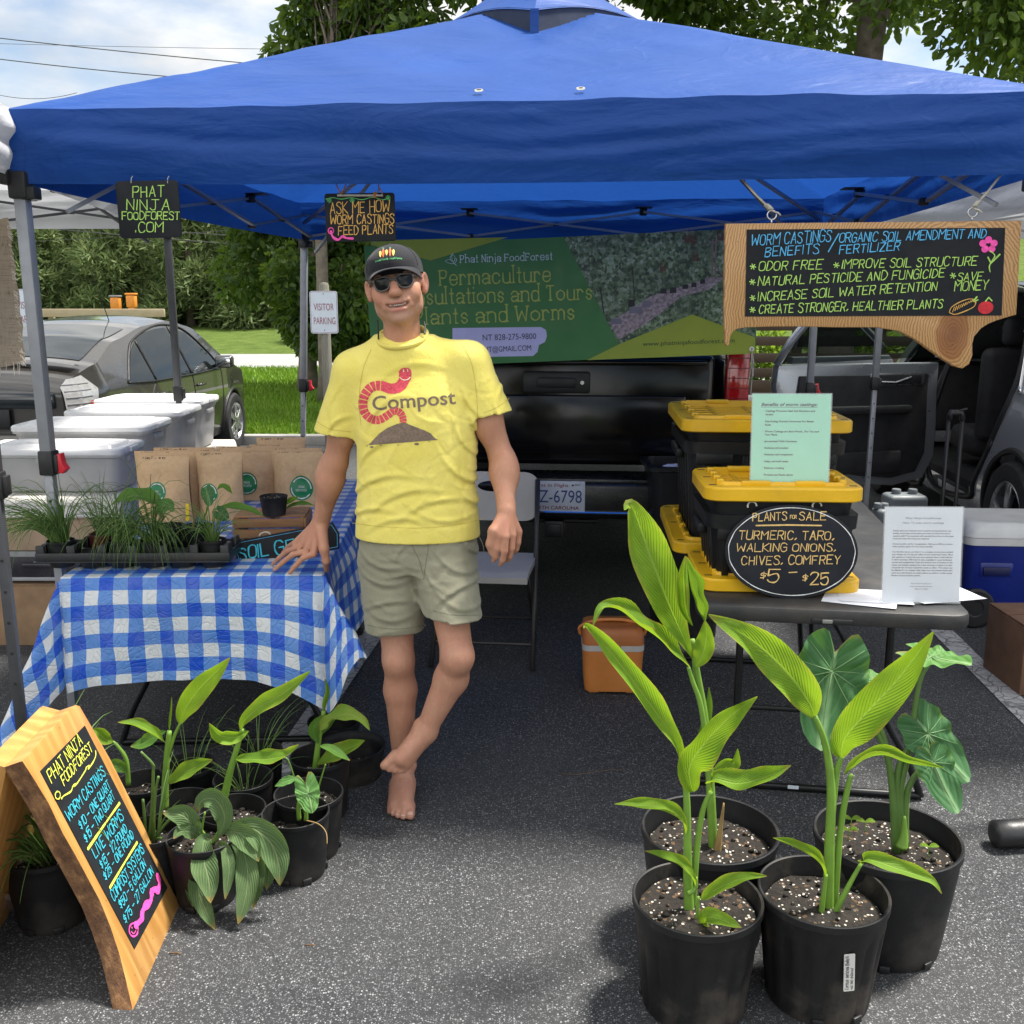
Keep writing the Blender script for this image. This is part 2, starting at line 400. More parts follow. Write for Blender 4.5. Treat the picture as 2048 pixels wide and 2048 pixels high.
CONC = M('pale_road', (.27, .268, .26), .85, .1, 2, .2, 60)
def terr(x, y):
    z = -.06
    if y > 31: z += (y - 31) * .075
    if y > 46: z += (y - 46) * .13
    return z + (.18 * noise.noise(Vector((x * .12, y * .12, 0))) if y > 33 else 0)
def smoothgrid(name, xs, ys, fz, m, kind='structure'):
    mb = MB(); V = [(x, y, fz(x, y)) for y in ys for x in xs]; n = len(xs)
    mb.add(V, [(j * n + i, j * n + i + 1, (j + 1) * n + i + 1, (j + 1) * n + i) for j in range(len(ys) - 1) for i in range(n - 1)])
    return tag(mb.build(name, m, None, 180), kind=kind)
smoothgrid('ground', [x * 10 for x in range(-30, 31)], [-60, -20, 0, 12, 24, 28, 30, 31] + list(range(33, 60, 2)) + list(range(60, 300, 20)), terr, BK_M)
mb = MB(); mb.add([(-45, -25, 0), (45, -25, 0), (45, 11.45, 0), (-45, 11.45, 0)], [(0, 1, 2, 3)]); tag(mb.build('parking_lot', A_M), kind='structure')
mb = MB(); mb.add([(-45, 24, -.01), (45, 24, -.01), (45, 31, -.01), (-45, 31, -.01)], [(0, 1, 2, 3)]); tag(mb.build('road', CONC), kind='structure')
mb = MB(); mb.add([(2.2, 11.63, .16), (16, 11.63, .16), (16, 24.1, .15), (2.2, 24.1, .15)], [(0, 1, 2, 3)]); tag(mb.build('driveway', CONC), kind='structure')
smoothgrid('lawn', [x * .5 for x in range(-90, 91)], [11.6 + .5 * i for i in range(26)], lambda x, y: .10 - max(0, (y - 22.8) * .08) + .03 * noise.noise(Vector((x, y, 0))), GR_M)
mb = MB(); mb.box((0, 11.52, .05), (90, .14, .13), bev=.02); tag(mb.build('kerb', M('kerb_concrete', (.33, .32, .30), .9, .2, 6, .3, 90)), kind='structure')
_sd = Vector((math.sin(R(5.2)), math.cos(R(5.2)), 0)); _sp = Vector((_sd.y, -_sd.x, 0))
for g in (G(640, 1420), G(1975, 1353)):
    mb = MB()
    for k in range(30):
        a, b = g + _sd * (-.7 + k * .2), g + _sd * (-.5 + k * .2)
        wl = lambda p, s_: p + _sp * (s_ * (.055 + .006 * noise.noise(p * 9 + Vector((s_, 0, 0)))))
        mb.add([wl(a, -1), wl(a, 1), wl(b, 1), wl(b, -1)], [(0, 1, 2, 3)])
    mb.v = [(x, y, .004) for x, y, z in mb.v]; tag(mb.build('parking_stripe', ST_M), kind='structure')
# lawn blades: nobody could count them
rg = np.random.default_rng(3)
def blades(name, n, x0, x1, y0, y1, zf, h, m):
    x = rg.uniform(x0, x1, n); y = y0 + (y1 - y0) * rg.uniform(0, 1, n) ** 1.5; a = rg.uniform(0, 6.28, n); hh = rg.uniform(.5, 1.2, n) * h
    w = rg.uniform(.004, .009, n) * (1 + (y - y0) * .12); z = np.array([zf(p, q) for p, q in zip(x, y)])
    lx, ly = rg.normal(0, .4, n) * hh, rg.normal(0, .4, n) * hh
    V = np.empty((n, 3, 3)); V[:, 0] = np.stack([x - w * np.cos(a), y - w * np.sin(a), z], 1); V[:, 1] = np.stack([x + w * np.cos(a), y + w * np.sin(a), z], 1)
    V[:, 2] = np.stack([x + lx, y + ly, z + hh], 1)
    me = bpy.data.meshes.new(name); me.from_pydata(V.reshape(-1, 3), [], np.arange(3 * n).reshape(n, 3)); me.materials.append(m)
    o = bpy.data.objects.new(name, me); COL.objects.link(o); return tag(o, 'bright green mown lawn grass beyond the kerb', 'grass', kind='stuff')
def leafmat(nm, cols, trans=.35, rough=.5, vs=3):
    t = NT(nm); ob = t.obj(); gi = t.n('ShaderNodeNewGeometry').outputs['Random Per Island']
    c = t.ramp(gi, [(i / (len(cols) - 1), k) for i, k in enumerate(cols)])
    c = t.mix(t.ramp(t.noise(ob, vs, 3), [(.35, .0), (.65, .45)]), c, tuple(x * .6 for x in cols[0]))
    a = t.bsdf(c, rough, spec=.35); b = t.n('ShaderNodeBsdfTranslucent', {0: t.mix(.5, c, (.30, .42, .03), 'ADD') if trans > .3 else c}).outputs[0]
    return t.out(t.n('ShaderNodeMixShader', {0: trans, 1: a, 2: b}).outputs[0])
blades('lawn_blades', 42000, -7.5, -1.2, 11.62, 23.0, lambda x, y: .10, .085, leafmat('blade_green', [(.09, .20, .01), (.17, .30, .02), (.24, .36, .04)], .3))

# ------------------------------------------------------------ trees
BARK = M('tree_bark', (.16, .13, .105), .95, .35, 9, 1.0, 40)
def crown_mesh(name, centres, n, size, m, parent, droop=.35, aspect=.55, seed=1, flat=0.0):
    """leaf clumps: every clump is a twig cluster of small bent leaves, clumps packed unevenly through the crown"""
    g = np.random.default_rng(seed); C = np.array([c[:3] for c in centres]); S = np.array([c[3] for c in centres])
    wgt = S ** 2 / (S ** 2).sum(); idx = g.choice(len(C), n, p=wgt)
    d = g.normal(0, 1, (n, 3)); d /= np.linalg.norm(d, axis=1)[:, None] + 1e-9
    r = g.uniform(0, 1, n) ** .45; sc = np.ones((n, 3)); sc[:, 2] = 1 - flat
    pos = C[idx] + d * (r * S[idx])[:, None] * sc
    L = size * g.uniform(.6, 1.3, n); t = d * .55 + g.normal(0, .5, (n, 3)); t[:, 2] -= droop; t /= np.linalg.norm(t, axis=1)[:, None]
    u = np.cross(t, g.normal(0, 1, (n, 3))); u /= np.linalg.norm(u, axis=1)[:, None] + 1e-9; nn = np.cross(t, u)
    h = (L * aspect * .5)[:, None]; Lc = L[:, None]
    V = np.empty((n, 6, 3)); V[:, 0] = pos; V[:, 1] = pos + t * Lc * .35 + u * h + nn * h * .25; V[:, 2] = pos + t * Lc * .75 + u * h * .7 + nn * h * .1
    V[:, 3] = pos + t * Lc - nn * h * .3; V[:, 4] = pos + t * Lc * .75 - u * h * .7 + nn * h * .1; V[:, 5] = pos + t * Lc * .35 - u * h + nn * h * .25
    F = (np.arange(n)[:, None] * 6)[:, :, None] + np.array([[0, 1, 2, 3], [0, 3, 4, 5]])[None]
    me = bpy.data.meshes.new(name); me.from_pydata(V.reshape(-1, 3), [], F.reshape(-1, 4)); me.materials.append(m)
    o = bpy.data.objects.new(name, me); COL.objects.link(o); o.parent = parent; return o
def clumps(c, rad, n, s0, s1, seed, shell=.5):
    rn = random.Random(seed); out = []
    while len(out) < n:
        v = Vector((rn.uniform(-1, 1), rn.uniform(-1, 1), rn.uniform(-1, 1)))
        if not shell * .6 < v.length < 1: continue
        out.append((c[0] + v.x * rad[0], c[1] + v.y * rad[1], c[2] + v.z * rad[2], rn.uniform(s0, s1)))
    return out
OAK = leafmat('oak_leaf', [(.03, .065, .010), (.06, .11, .015), (.105, .165, .025)], .42, .45, 1.2)
MAPLE = leafmat('dark_leaf', [(.026, .058, .013), (.05, .095, .018), (.10, .15, .028)], .36, .5, 1.2)
CEDAR = leafmat('cedar_spray', [(.095, .145, .050), (.15, .205, .066), (.22, .265, .105)], .28, .7, .5)
def tree(label, base, h_trunk, r, crown, n, size, m, seed, lean=(0, 0), name='tree', group=None, limbs=9, droop=.35, aspect=.55):
    t = thing(name, label, 'tree', base, 0, group); rn = random.Random(seed); mb = MB()
    top = Vector((lean[0], lean[1], h_trunk))
    mb.tube([top * k + Vector((.06 * math.sin(k * 7 + seed), .06 * math.cos(k * 5), 0)) for k in (0, .1, .25, .45, .65, .85, 1)], [r * 1.45, r * 1.12, r, r * .92, r * .82, r * .66, r * .35], 12)
    for k in range(limbs):
        c = crown[(k * len(crown)) // limbs]; a = top * rn.uniform(.45, .95); b = Vector(c[:3])
        mid = (a + b) / 2 + Vector((rn.uniform(-.3, .3), rn.uniform(-.3, .3), rn.uniform(.0, .5)))
        mb.tube(cat_rom([a, mid, b], 5), [r * .38 * (1 - i / 14) for i in range(11)], 6)
        for q in range(3):
            c2 = crown[rn.randrange(len(crown))]
            if (Vector(c2[:3]) - b).length < 2.6: mb.tube(cat_rom([mid, (mid + Vector(c2[:3])) / 2 + Vector((0, 0, .15)), c2[:3]], 4), [r * .14] * 9, 4)
    mb.build('trunk', BARK, t, 180)
    crown_mesh('crown', crown, n, size, m, t, droop, aspect, seed); return t
tree('tall oak with a thick bare trunk behind the right half of the blue roof', (4.55, 14.2, 0), 9.5, .21,
     clumps((-.6, .3, 7.2), (4.3, 2.6, 3.3), 64, .5, .95, 3), 30000, .15, OAK, 3, (.3, .2), 'oak_tree', 'trees behind the blue tent')
tree('oak whose branches fill the upper right corner behind the sign', (9.2, 13.0, 0), 8, .2,
     clumps((-1.0, 0, 6.0), (3.0, 2.4, 3.2), 46, .45, .85, 8), 22000, .15, OAK, 8, (-.4, .1), 'oak_tree', 'trees behind the blue tent')
tree('leafy tree whose top shows behind the peak of the blue tent', (.2, 15.5, 0), 8, .18,
     clumps((-.1, .2, 6.7), (2.5, 2.0, 2.9), 40, .4, .75, 5), 20000, .15, OAK, 5, (0, 0), 'oak_tree', 'trees behind the blue tent')
tree('dark bushy tree reaching down to the lawn beside the visitor parking post', (-3.5, 17.5, 0), 5.5, .14,
     clumps((.55, .3, 2.3), (1.75, 1.6, 2.1), 46, .35, .6, 11, .2) + clumps((1.2, -.5, 5.4), (1.2, 1.2, 1.5), 14, .25, .45, 12, .1), 30000, .14, MAPLE, 11, (.1, 0), 'broadleaf_tree')
tree('thin tree with drooping leaf clusters showing past the left slope of the tent roof', (-2.9, 15.2, 0), 6.4, .09,
     [(-.25, 0, 5.0, .36), (-.05, .1, 5.45, .34), (.12, 0, 5.95, .32), (.55, .2, 5.3, .4), (.9, 0, 5.75, .45), (1.15, .1, 6.2, .42), (.5, 0, 6.6, .35), (1.5, 0, 5.4, .5), (1.7, 0, 6.2, .45), (-.1, 0, 6.4, .26), (.2, 0, 4.5, .5), (.9, 0, 4.6, .5)], 5200, .17, OAK, 14, (.4, 0), 'young_tree', None, 10, .8, .4)
for i, (x, y, s_) in enumerate(((-1.1, 21.5, 1.0), (-5.2, 28.5 + 6, 1.5))):
    crown_mesh('foliage', clumps((0, 0, .8 * s_), (1.5 * s_, .9, .85 * s_), 22, .3, .5, 30 + i, .1), 9000, .13, MAPLE,
               thing('shrub', ('broad dark green shrub on the lawn behind the visitor parking sign', 'grey green shrub at the foot of the grassy bank')[i], 'shrub', (x, y, terr(x, y))), .1, .5, 31 + i)
# cedars along the top of the bank, each with its own drooping tiers
lab = ['outermost cedar beside the burlap curtain on the grassy bank', 'cedar seen left of the dark tent pole on the bank', 'full cedar standing behind the grey car roof', 'cedar rising above the orange posts on the bank',
       'cedar with a bare dark lower trunk beyond the car', 'cedar between the dark pole and the hanging cord', 'cedar nearest the dark bushy tree on the bank', 'cedar half hidden by the bushy tree', 'cedar standing just past the rail fence end']
def cedar(i, x, y, h):
    t = thing('cedar_tree', lab[i], 'tree', (x, y, terr(x, y)), 0, 'cedars along the grassy bank'); rn = random.Random(50 + i); mb = MB()
    mb.tube([(0, 0, -.1), (.05, 0, h * .5), (0, .03, h * .96)], [.19, .12, .03], 8); mb.build('trunk', BARK, t, 180)
    cs = []
    for k in range(95):
        f = rn.uniform(.06, 1) ** 1.15; rad = (1 - f) ** .6 * h * .30 + .15; a = rn.uniform(0, 6.28); q = rad * rn.uniform(.35, 1.05)
        cs.append((q * math.cos(a), q * math.sin(a), f * h, .28 + .5 * (1 - f) * rn.uniform(.6, 1.2)))
    crown_mesh('crown', cs, 9000, .34, CEDAR, t, -.12, .22, 70 + i, .35)
for i, (px, y, h) in enumerate(((60, 41, 5.6), (150, 44, 6.4), (235, 41, 5.9), (310, 43, 6.4), (375, 40, 5.4), (440, 42, 6.0), (505, 40, 5.6), (570, 43, 6.2), (-10, 42, 6.0))):
    cedar(i, X(px, y, 3), y, h)
# the wooded hill further off reads as one mass
cs = []
rn = random.Random(4)
for k in range(240):
    x = rn.uniform(-60, 75); y = rn.uniform(60, 105); b = terr(x, y); cs.append((x, y, b + rn.uniform(.6, 2.6) + (x > -8) * rn.uniform(0, 4), rn.uniform(1.2, 2.1)))
for k in range(150): x = rn.uniform(-110, 120); y = rn.uniform(100, 135); cs.append((x, y, terr(x, y) + rn.uniform(.5, 4), rn.uniform(1.6, 2.8)))
o = crown_mesh('far_wood', cs, 80000, .75, leafmat('far_leaf', [(.05, .085, .03), (.085, .12, .045), (.13, .16, .07)], .15, .8, .2), None, .1, .5, 9)
tag(o, 'wooded hillside far behind the cedars', 'wood', kind='stuff')
# ============================================================ CANOPY TENTS
def fabric(nm, col, tr=.22, rough=.42, wr=1.0, tcol=None, sheen=.0):
    t = NT(nm); ob = t.obj(); w = t.n('ShaderNodeTexNoise', {'Vector': ob, 'Scale': 2.2, 'Detail': 3.0}).outputs['Color']
    q = t.n('ShaderNodeVectorMath', {0: ob, 1: t.n('ShaderNodeVectorMath', {0: w, 1: (.35, .35, .35)}, operation='MULTIPLY').outputs[0]}, operation='ADD').outputs[0]
    e = t.n('ShaderNodeTexVoronoi', {'Vector': q, 'Scale': 3.4}, feature='DISTANCE_TO_EDGE').outputs['Distance']
    cre = t.math('MULTIPLY', t.ramp(e, [(.0, 1.0), (.035, 0.0)]), t.ramp(t.noise(ob, 1.7, 3), [(.5, .0), (.62, 1.0)]))
    big = t.noise(t.map(ob, (1.0, 1.0, 3.2)), 2.3, 5, .5, .6); h = t.math('ADD', t.math('MULTIPLY', big, 1.5), t.math('MULTIPLY', cre, .05))
    h = t.math('ADD', h, t.math('MULTIPLY', t.noise(t.map(ob, (1, 1, 2)), 14, 4, .6), .16))
    n = t.bump(h, .55 * wr, .03); n = t.bump(t.noise(ob, 900, 1), .06, .001, n)
    c = t.ramp(t.noise(ob, 1.5, 5), [(.3, tuple(x * .9 for x in col)), (.7, tuple(min(1, x * 1.1) for x in col))])
    a = t.bsdf(c, rough, n, spec=.26, sheen=sheen); b = t.n('ShaderNodeBsdfTranslucent', {0: (*(tcol or col), 1), 'Normal': n}).outputs[0]
    return t.out(t.n('ShaderNodeMixShader', {0: tr, 1: a, 2: b}).outputs[0])
BLUE = fabric('blue_canopy_fabric', (.010, .066, .285), .22, .48, 1.0, (.022, .115, .52))
WHITE = fabric('white_canopy_fabric', (.62, .63, .66), .32, .4, .8)
STEEL = M('grey_powder_coat', (.30, .31, .33), .42, .08, 20, .05, 200, metal=.35)
STEELD = M('dark_grey_powder_coat', (.06, .062, .068), .45, .1, 20, metal=.3)
BLK = M('black_plastic', (.014, .014, .015), .45, .25, 20, .05, 300)
RED = M('red_plastic', (.55, .018, .03), .35, .1, 20)
MESHS = M('vent_mesh', (.02, .03, .06), .9)
def clamp(m_, parent, lever=True):
    c = MB(); c.box((0, 0, 0), (.052, .052, .085), m_, bev=.006); c.box((.031, 0, .0), (.018, .036, .06), m_, bev=.004); o = c.build('clamp', BLK, parent)
    if lever:
        l = MB(); pr = [(.0, -.032), (.017, -.036), (.034, -.02), (.020, .0), (.016, .034), (.0, .03)]
        l.prism(pr, -.015, .015, 0, m_ @ TR(.034, 0, .0) @ RX(90), .003)
        for k in range(3): l.box((.057 - .003 * k, 0, -.024 + k * .007), (.006, .018, .002), m_)
        l.build('lever', RED, o)
def tent(name, label, origin, rz, S, fab, leg_m, zb=1.98, zt=2.19, apex=2.9, vent=True, legs=(1, 1, 1, 1), lever=True, seed=1, lean=None, truss=True, group=None):
    t = thing(name, label, 'tent', origin, rz, group); H = S / 2; g = random.Random(seed)
    hz = lambda x, y: zt + (apex - zt) * (1 - max(abs(x), abs(y)) / H) - .035 * math.sin(math.pi * max(abs(x), abs(y)) / H) * (1 - min(abs(x), abs(y)) / max(abs(x), abs(y), 1e-6)) 
    N = 96; c = MB(); V = []; ids = {}
    def nz(x, y): return .010 * noise.noise(Vector((x * 2.2 + seed, y * 2.2, 0))) + .006 * noise.noise(Vector(((x + y) * 5, (x - y) * 2.0, seed)))
    for j in range(N + 1):
        for i in range(N + 1):
            x, y = -H + S * i / N, -H + S * j / N; V.append((x + H, y + H, hz(x, y) + nz(x, y)))
    F = []
    for j in range(N):
        for i in range(N):
            x, y = -H + S * (i + .5) / N, -H + S * (j + .5) / N
            if vent and abs(x) + abs(y) < .50: continue
            a = j * (N + 1) + i; p, q, r_, s_ = a, a + 1, a + N + 2, a + N + 1
            F += [(p, q, r_), (p, r_, s_)] if x * y > 0 else [(p, q, s_), (q, r_, s_)]
    U = [(v[0], v[1]) for v in V]; c.add(V, F, 0, U)
    # valance: hangs from the eave, pulled tight at the corners with long drag folds
    per = []
    for k in range(4):
        for i in range(N):
            f = i / N; per.append({0: (f, 0), 1: (1, f), 2: (1 - f, 1), 3: (0, 1 - f)}[k])
    nrm = lambda p: Vector((0, -1, 0)) if p[1] == 0 and p[0] < 1 else Vector((1, 0, 0)) if p[0] == 1 and p[1] < 1 else Vector((0, 1, 0)) if p[1] == 1 and p[0] > 0 else Vector((-1, 0, 0))
    K = 16; V = []; F = []; n = len(per)
    for r in range(K + 1):
        for k, p in enumerate(per):
            f = r / K; s_ = (p[0] if p[1] in (0, 1) else p[1]); ed = min(s_, 1 - s_); nn = nrm(p)
            z0 = hz((p[0] - .5) * S, (p[1] - .5) * S) + nz((p[0] - .5) * S, (p[1] - .5) * S)
            z = z0 + (zb - z0) * f - .012 * f * math.sin(math.pi * s_)
            fold = (.034 * noise.noise(Vector((s_ * 1.9 + seed * 3 + nn.x * 5, f * 4.2 - ed * 4, nn.y * 2))) + .007 * noise.noise(Vector((s_ * 7 + 4 + nn.y * 3, f * 7 - ed * 6, nn.x)))) * math.sin(math.pi * min(1, f * 1.15 + .02)) * min(1, ed * 10 + .15)
            fold += .018 * math.sin(math.pi * f) * min(1, ed * 8) - (.022 * f if ed > .02 else 0)
            V.append((p[0] * S + nn.x * fold, p[1] * S + nn.y * fold, z))
    for r in range(K):
        for k in range(n): F.append((r * n + k, (r + 1) * n + k, (r + 1) * n + (k + 1) % n, r * n + (k + 1) % n))
    c.add(V, F); c.build('canopy', fab, t, 60)
    if vent:
        v = MB(); q = .50; zc = hz(.50, 0); ap = (H, H, apex + .20)
        cor = [Vector((H, H - q, zc + .085)), Vector((H + q * .92, H, zc + .15)), Vector((H, H + q, zc + .085)), Vector((H - q * .92, H, zc + .15))]
        for k in range(4):
            a, b = cor[k], cor[(k + 1) % 4]
            v.grid(lambda u, w, a=a, b=b: tuple((a.lerp(b, u)).lerp(Vector(ap), w) + Vector((0, 0, .035 * math.sin(math.pi * u) * (1 - w) - .02 * math.sin(math.pi * w)))), 10, 8)
        v.bar((H, H - .51, zc - .02), (H, H - q - .006, zc + .09), .035, .004); v.build('vent_cap', fab, t, 50)
        m_ = MB(); hc = [Vector((H, H - .5, zc)), Vector((H + .5, H, zc)), Vector((H, H + .5, zc)), Vector((H - .5, H, zc))]
        for k in range(4):
            a, b = hc[k], hc[(k + 1) % 4]; a2, b2 = cor[k] * .98 + Vector(ap) * .02, cor[(k + 1) % 4] * .98 + Vector(ap) * .02
            m_.grid(lambda u, w: tuple((a.lerp(b, u) + Vector((0, 0, .0))).lerp(a2.lerp(b2, u) + Vector((0, 0, .035 * math.sin(math.pi * u))), w)), 8, 2)
        m_.build('vent_mesh', MESHS, t)
    if group is None:
        for gx in (.195, .51):
            gm = MB(); gm.lathe([(.007, .0), (.0145, .0), (.0135, .003), (.008, .003)], 16, mat=TR(H + gx - .3, .09, hz(0, -H + .09) + .012) @ RX(24)); gm.build('grommet', M('brass', (.75, .72, .6), .3, metal=.9), t)
    cs = [(.02, .02), (S - .02, .02), (.02, S - .02), (S - .02, S - .02)]
    for k, (x, y) in enumerate(cs):
        if not legs[k]: continue
        lx, ly = (lean or {}).get(k, (0, 0)); o = MB(); top = Vector((x, y, zb + .03)); bot = Vector((x + lx, y + ly, 0)); mid = top.lerp(bot, (top.z - 1.10) / top.z)
        o.bar(top, mid, .040, bev=.004); o.bar(mid, bot, .030, bev=.003)
        for h_ in range(6): o.tube([mid.lerp(bot, .12 + h_ * .09) + Vector((0, -.0152, 0)), mid.lerp(bot, .12 + h_ * .09) + Vector((0, -.0162, 0))], .005, 8, 1)
        lo = o.build('leg', [leg_m, BLK], t)
        clamp(TR(*mid) , lo, lever)
        f_ = MB(); f_.box((bot.x, bot.y, .004), (.11, .11, .006), bev=.002); f_.box((bot.x, bot.y, .025), (.045, .045, .04), bev=.004); f_.build('foot', STEELD, lo)
        b = MB(); b.box((x, y, zb - .005), (.062, .062, .085), bev=.008); sx = 1 if x < H else -1; sy = 1 if y < H else -1
        b.box((x - sx * .035, y - sy * .01, zb + .02), (.03, .07, .05), bev=.006); b.box((x + sx * .03, y, zb - .03), (.05, .05, .04), bev=.006); b.box((x, y + sy * .03, zb - .03), (.05, .05, .04), bev=.006); b.build('leg_bracket', BLK, lo)
    if truss:
        zt_, zl = zb + .15, zb + .015
        for side in range(4):
            a, b = [(Vector((.02, .02, 0)), Vector((S - .02, .02, 0))), (Vector((S - .02, .02, 0)), Vector((S - .02, S - .02, 0))), (Vector((S - .02, S - .02, 0)), Vector((.02, S - .02, 0))), (Vector((.02, S - .02, 0)), Vector((.02, .02, 0)))][side]
            inn = (Vector((H, H, 0)) - (a + b) / 2).normalized() * .03; tr = MB(); jt = type('J', (), {'box': lambda self, *a, **k: tr.box(*a, mi=1, **k)})()
            for c_ in range(3):
                p, q = a.lerp(b, c_ / 3) + inn, a.lerp(b, (c_ + 1) / 3) + inn; z = lambda v, h: Vector((v.x, v.y, h)); o2 = inn * .4
                hi, lo2 = zt_ , zl
                tr.bar(z(p, lo2) + o2, z(q, hi) + o2, .022, .013); tr.bar(z(p, hi) - o2, z(q, lo2) - o2, .022, .013)
                mm = z((p + q) / 2, (hi + lo2) / 2); jt.box(mm, (.03, .03, .022), bev=.004)
                if c_: jt.box(z(p, hi), (.045, .045, .04), bev=.006); jt.box(z(p, lo2), (.035, .035, .03), bev=.005); jt.box(z(p, hi + .022) + inn * 1.2, (.10, .10, .006), bev=.002)
            tr.build('truss', [leg_m, BLK], t)
        for x, y in cs:
            d = Vector((x, y, zb + .1)); e = Vector((H, H, apex - .14)); o = MB(); o.bar(d, e, .020, .016)
            k = d.lerp(e, .45); o.bar(Vector((x, y, zb - .25)) * .0 + Vector((x + (H - x) * .06, y + (H - y) * .06, zb - .08)), k, .018, .013); o.box(k, (.035, .035, .03), bev=.004)
            o.build('roof_strut', leg_m, t)
        o = MB(); o.lathe([(0, apex - .22), (.03, apex - .22), (.04, apex - .19), (.04, apex - .13), (.02, apex - .05), (.02, apex - .02)], 14, mat=TR(H, H, 0)); o.build('hub', BLK, t)
    return t
TENT = tent('canopy_tent', 'blue pop-up canopy tent on grey legs over the worm castings stall', (-1.60, 3.36, 0), -5, 3.2, BLUE, STEEL, 2.01, 2.235, 2.93, lean={2: (-.10, 0), 0: (-.02, .05), 1: (.20, -.12)})
TW = W2(TENT)
tent('canopy_tent', 'white pop-up canopy with dark legs at the left edge behind the blue tent', (-4.55, 2.53, 0), 8, 3.05, WHITE, STEELD, 2.04, 2.24, 2.95, False, (0, 1, 0, 1), False, 5, group='neighbouring white canopies')
tent('canopy_tent', 'white pop-up canopy whose edge shows behind the right end of the wooden sign', (2.17, 3.66, 0), -4, 3.05, WHITE, STEEL, 2.03, 2.25, 2.95, False, (0, 0, 1, 0), False, 9, group='neighbouring white canopies')
# grey water weights round the foot of the right hand canopy
GP = M('grey_weight_plastic', (.16, .18, .19), .5, .12, 12, .1, 150)
wx, wy = X(1750, 6.65, .3), 6.62
for i, (dx, dy, l) in enumerate(((.16, -.06, 'grey plastic water weight standing beside the far tent pole'), (-.02, -.14, 'lower grey weight cuffed round the foot of the far tent pole'))):
    t = thing('tent_weight', l, 'weight', (wx + dx, wy + dy, 0), 0, 'grey tent weights'); b = MB(); w, d, h = ((.26, .18, .38), (.09, .15, .30))[i]
    b.box((0, 0, h / 2), (w, d, h), bev=.03, seg=3); b.box((0, -d / 2, h * .55), (w * .7, .01, h * .5), bev=.004); b.build('body', GP, t)
    b = MB(); b.lathe([(.03, 0), (.03, .03), (.026, .035), (0, .035)], 12, mat=TR(w * .2, 0, h - .002)); b.lathe([(.03, 0), (.03, .03), (.026, .035), (0, .035)], 12, mat=TR(-w * .22, 0, h - .002)); b.build('cap', GP, t)
# burlap curtain
t = thing('burlap_curtain', 'tan burlap curtain with a frayed white edge hanging at the left border', 'curtain', (X(28, 4.1, 1.7), 4.1, 1.4)); b = MB()
x1 = t.location.x
b.grid(lambda u, v: (-.62 + u * .62 + .004 * math.sin(v * 30) , .025 * math.sin(u * 14) + .01 * math.sin(v * 5), .565 * v - .012 + .01 * math.sin(u * 20)), 40, 20); BUR = NT('burlap'); ob = BUR.obj()
wv = BUR.math('ADD', BUR.noise(BUR.map(ob, (8, 8, 260)), 2, 2), BUR.noise(BUR.map(ob, (260, 260, 8)), 2, 2))
b.build('cloth', BUR.out(BUR.bsdf(BUR.ramp(wv, [(.7, (.20, .15, .10)), (1.3, (.42, .34, .25))]), .95, BUR.bump(wv, .5, .003))), t, 180)
b = MB(); rn = random.Random(2)
for k in range(70):
    z = rn.uniform(-.02, .55); b.tube([(-.004, 0, z), (.006, -.004, z - rn.uniform(-.004, .01)), (rn.uniform(.008, .02), -.006, z - rn.uniform(0, .02))], .0012, 4)
for k in range(16): x = rn.uniform(-.3, 0); b.tube([(x, 0, 0), (x + .004, -.004, -.02), (x + rn.uniform(-.006, .006), -.004, -rn.uniform(.03, .06))], .0011, 4)
b.build('fringe', M('fringe_thread', (.62, .56, .46), .95), t)
# power lines
WIRE = M('wire', (.05, .05, .055), .6); g = 'overhead power lines'
for i, (p0, p1, y, l) in enumerate((((0, 76), (450, 122), 26, 'thicker upper power line crossing the clouds'), ((0, 87), (560, 98), 34, 'thin upper power line almost level across the clouds'), ((0, 118), (318, 151), 26, 'power line just above the blue patch of sky'),
        ((0, 190), (60, 197), 26, 'lowest power line over the white canopy'), ((30, 450), (600, 498), 27, 'upper of the dark cables in front of the cedars'), ((30, 441), (600, 478), 27.4, 'dark cable nearest the white canopy edge'), ((30, 484), (600, 452), 33, 'thin cable sloping upwards in front of the cedars'))):
    a, b_ = P(*p0, y), P(*p1, y); d = (b_ - a); w = MB(); pts = [a - d * 1.6 + d * 4.2 * k / 30 + Vector((0, 0, .28 * ((k - 15) / 15) ** 2 - .02)) for k in range(31)]
    w.tube(pts, .012 if i in (0, 2, 4, 5) else .007, 5); tag(w.build('power_line', WIRE), l, 'cable', g)
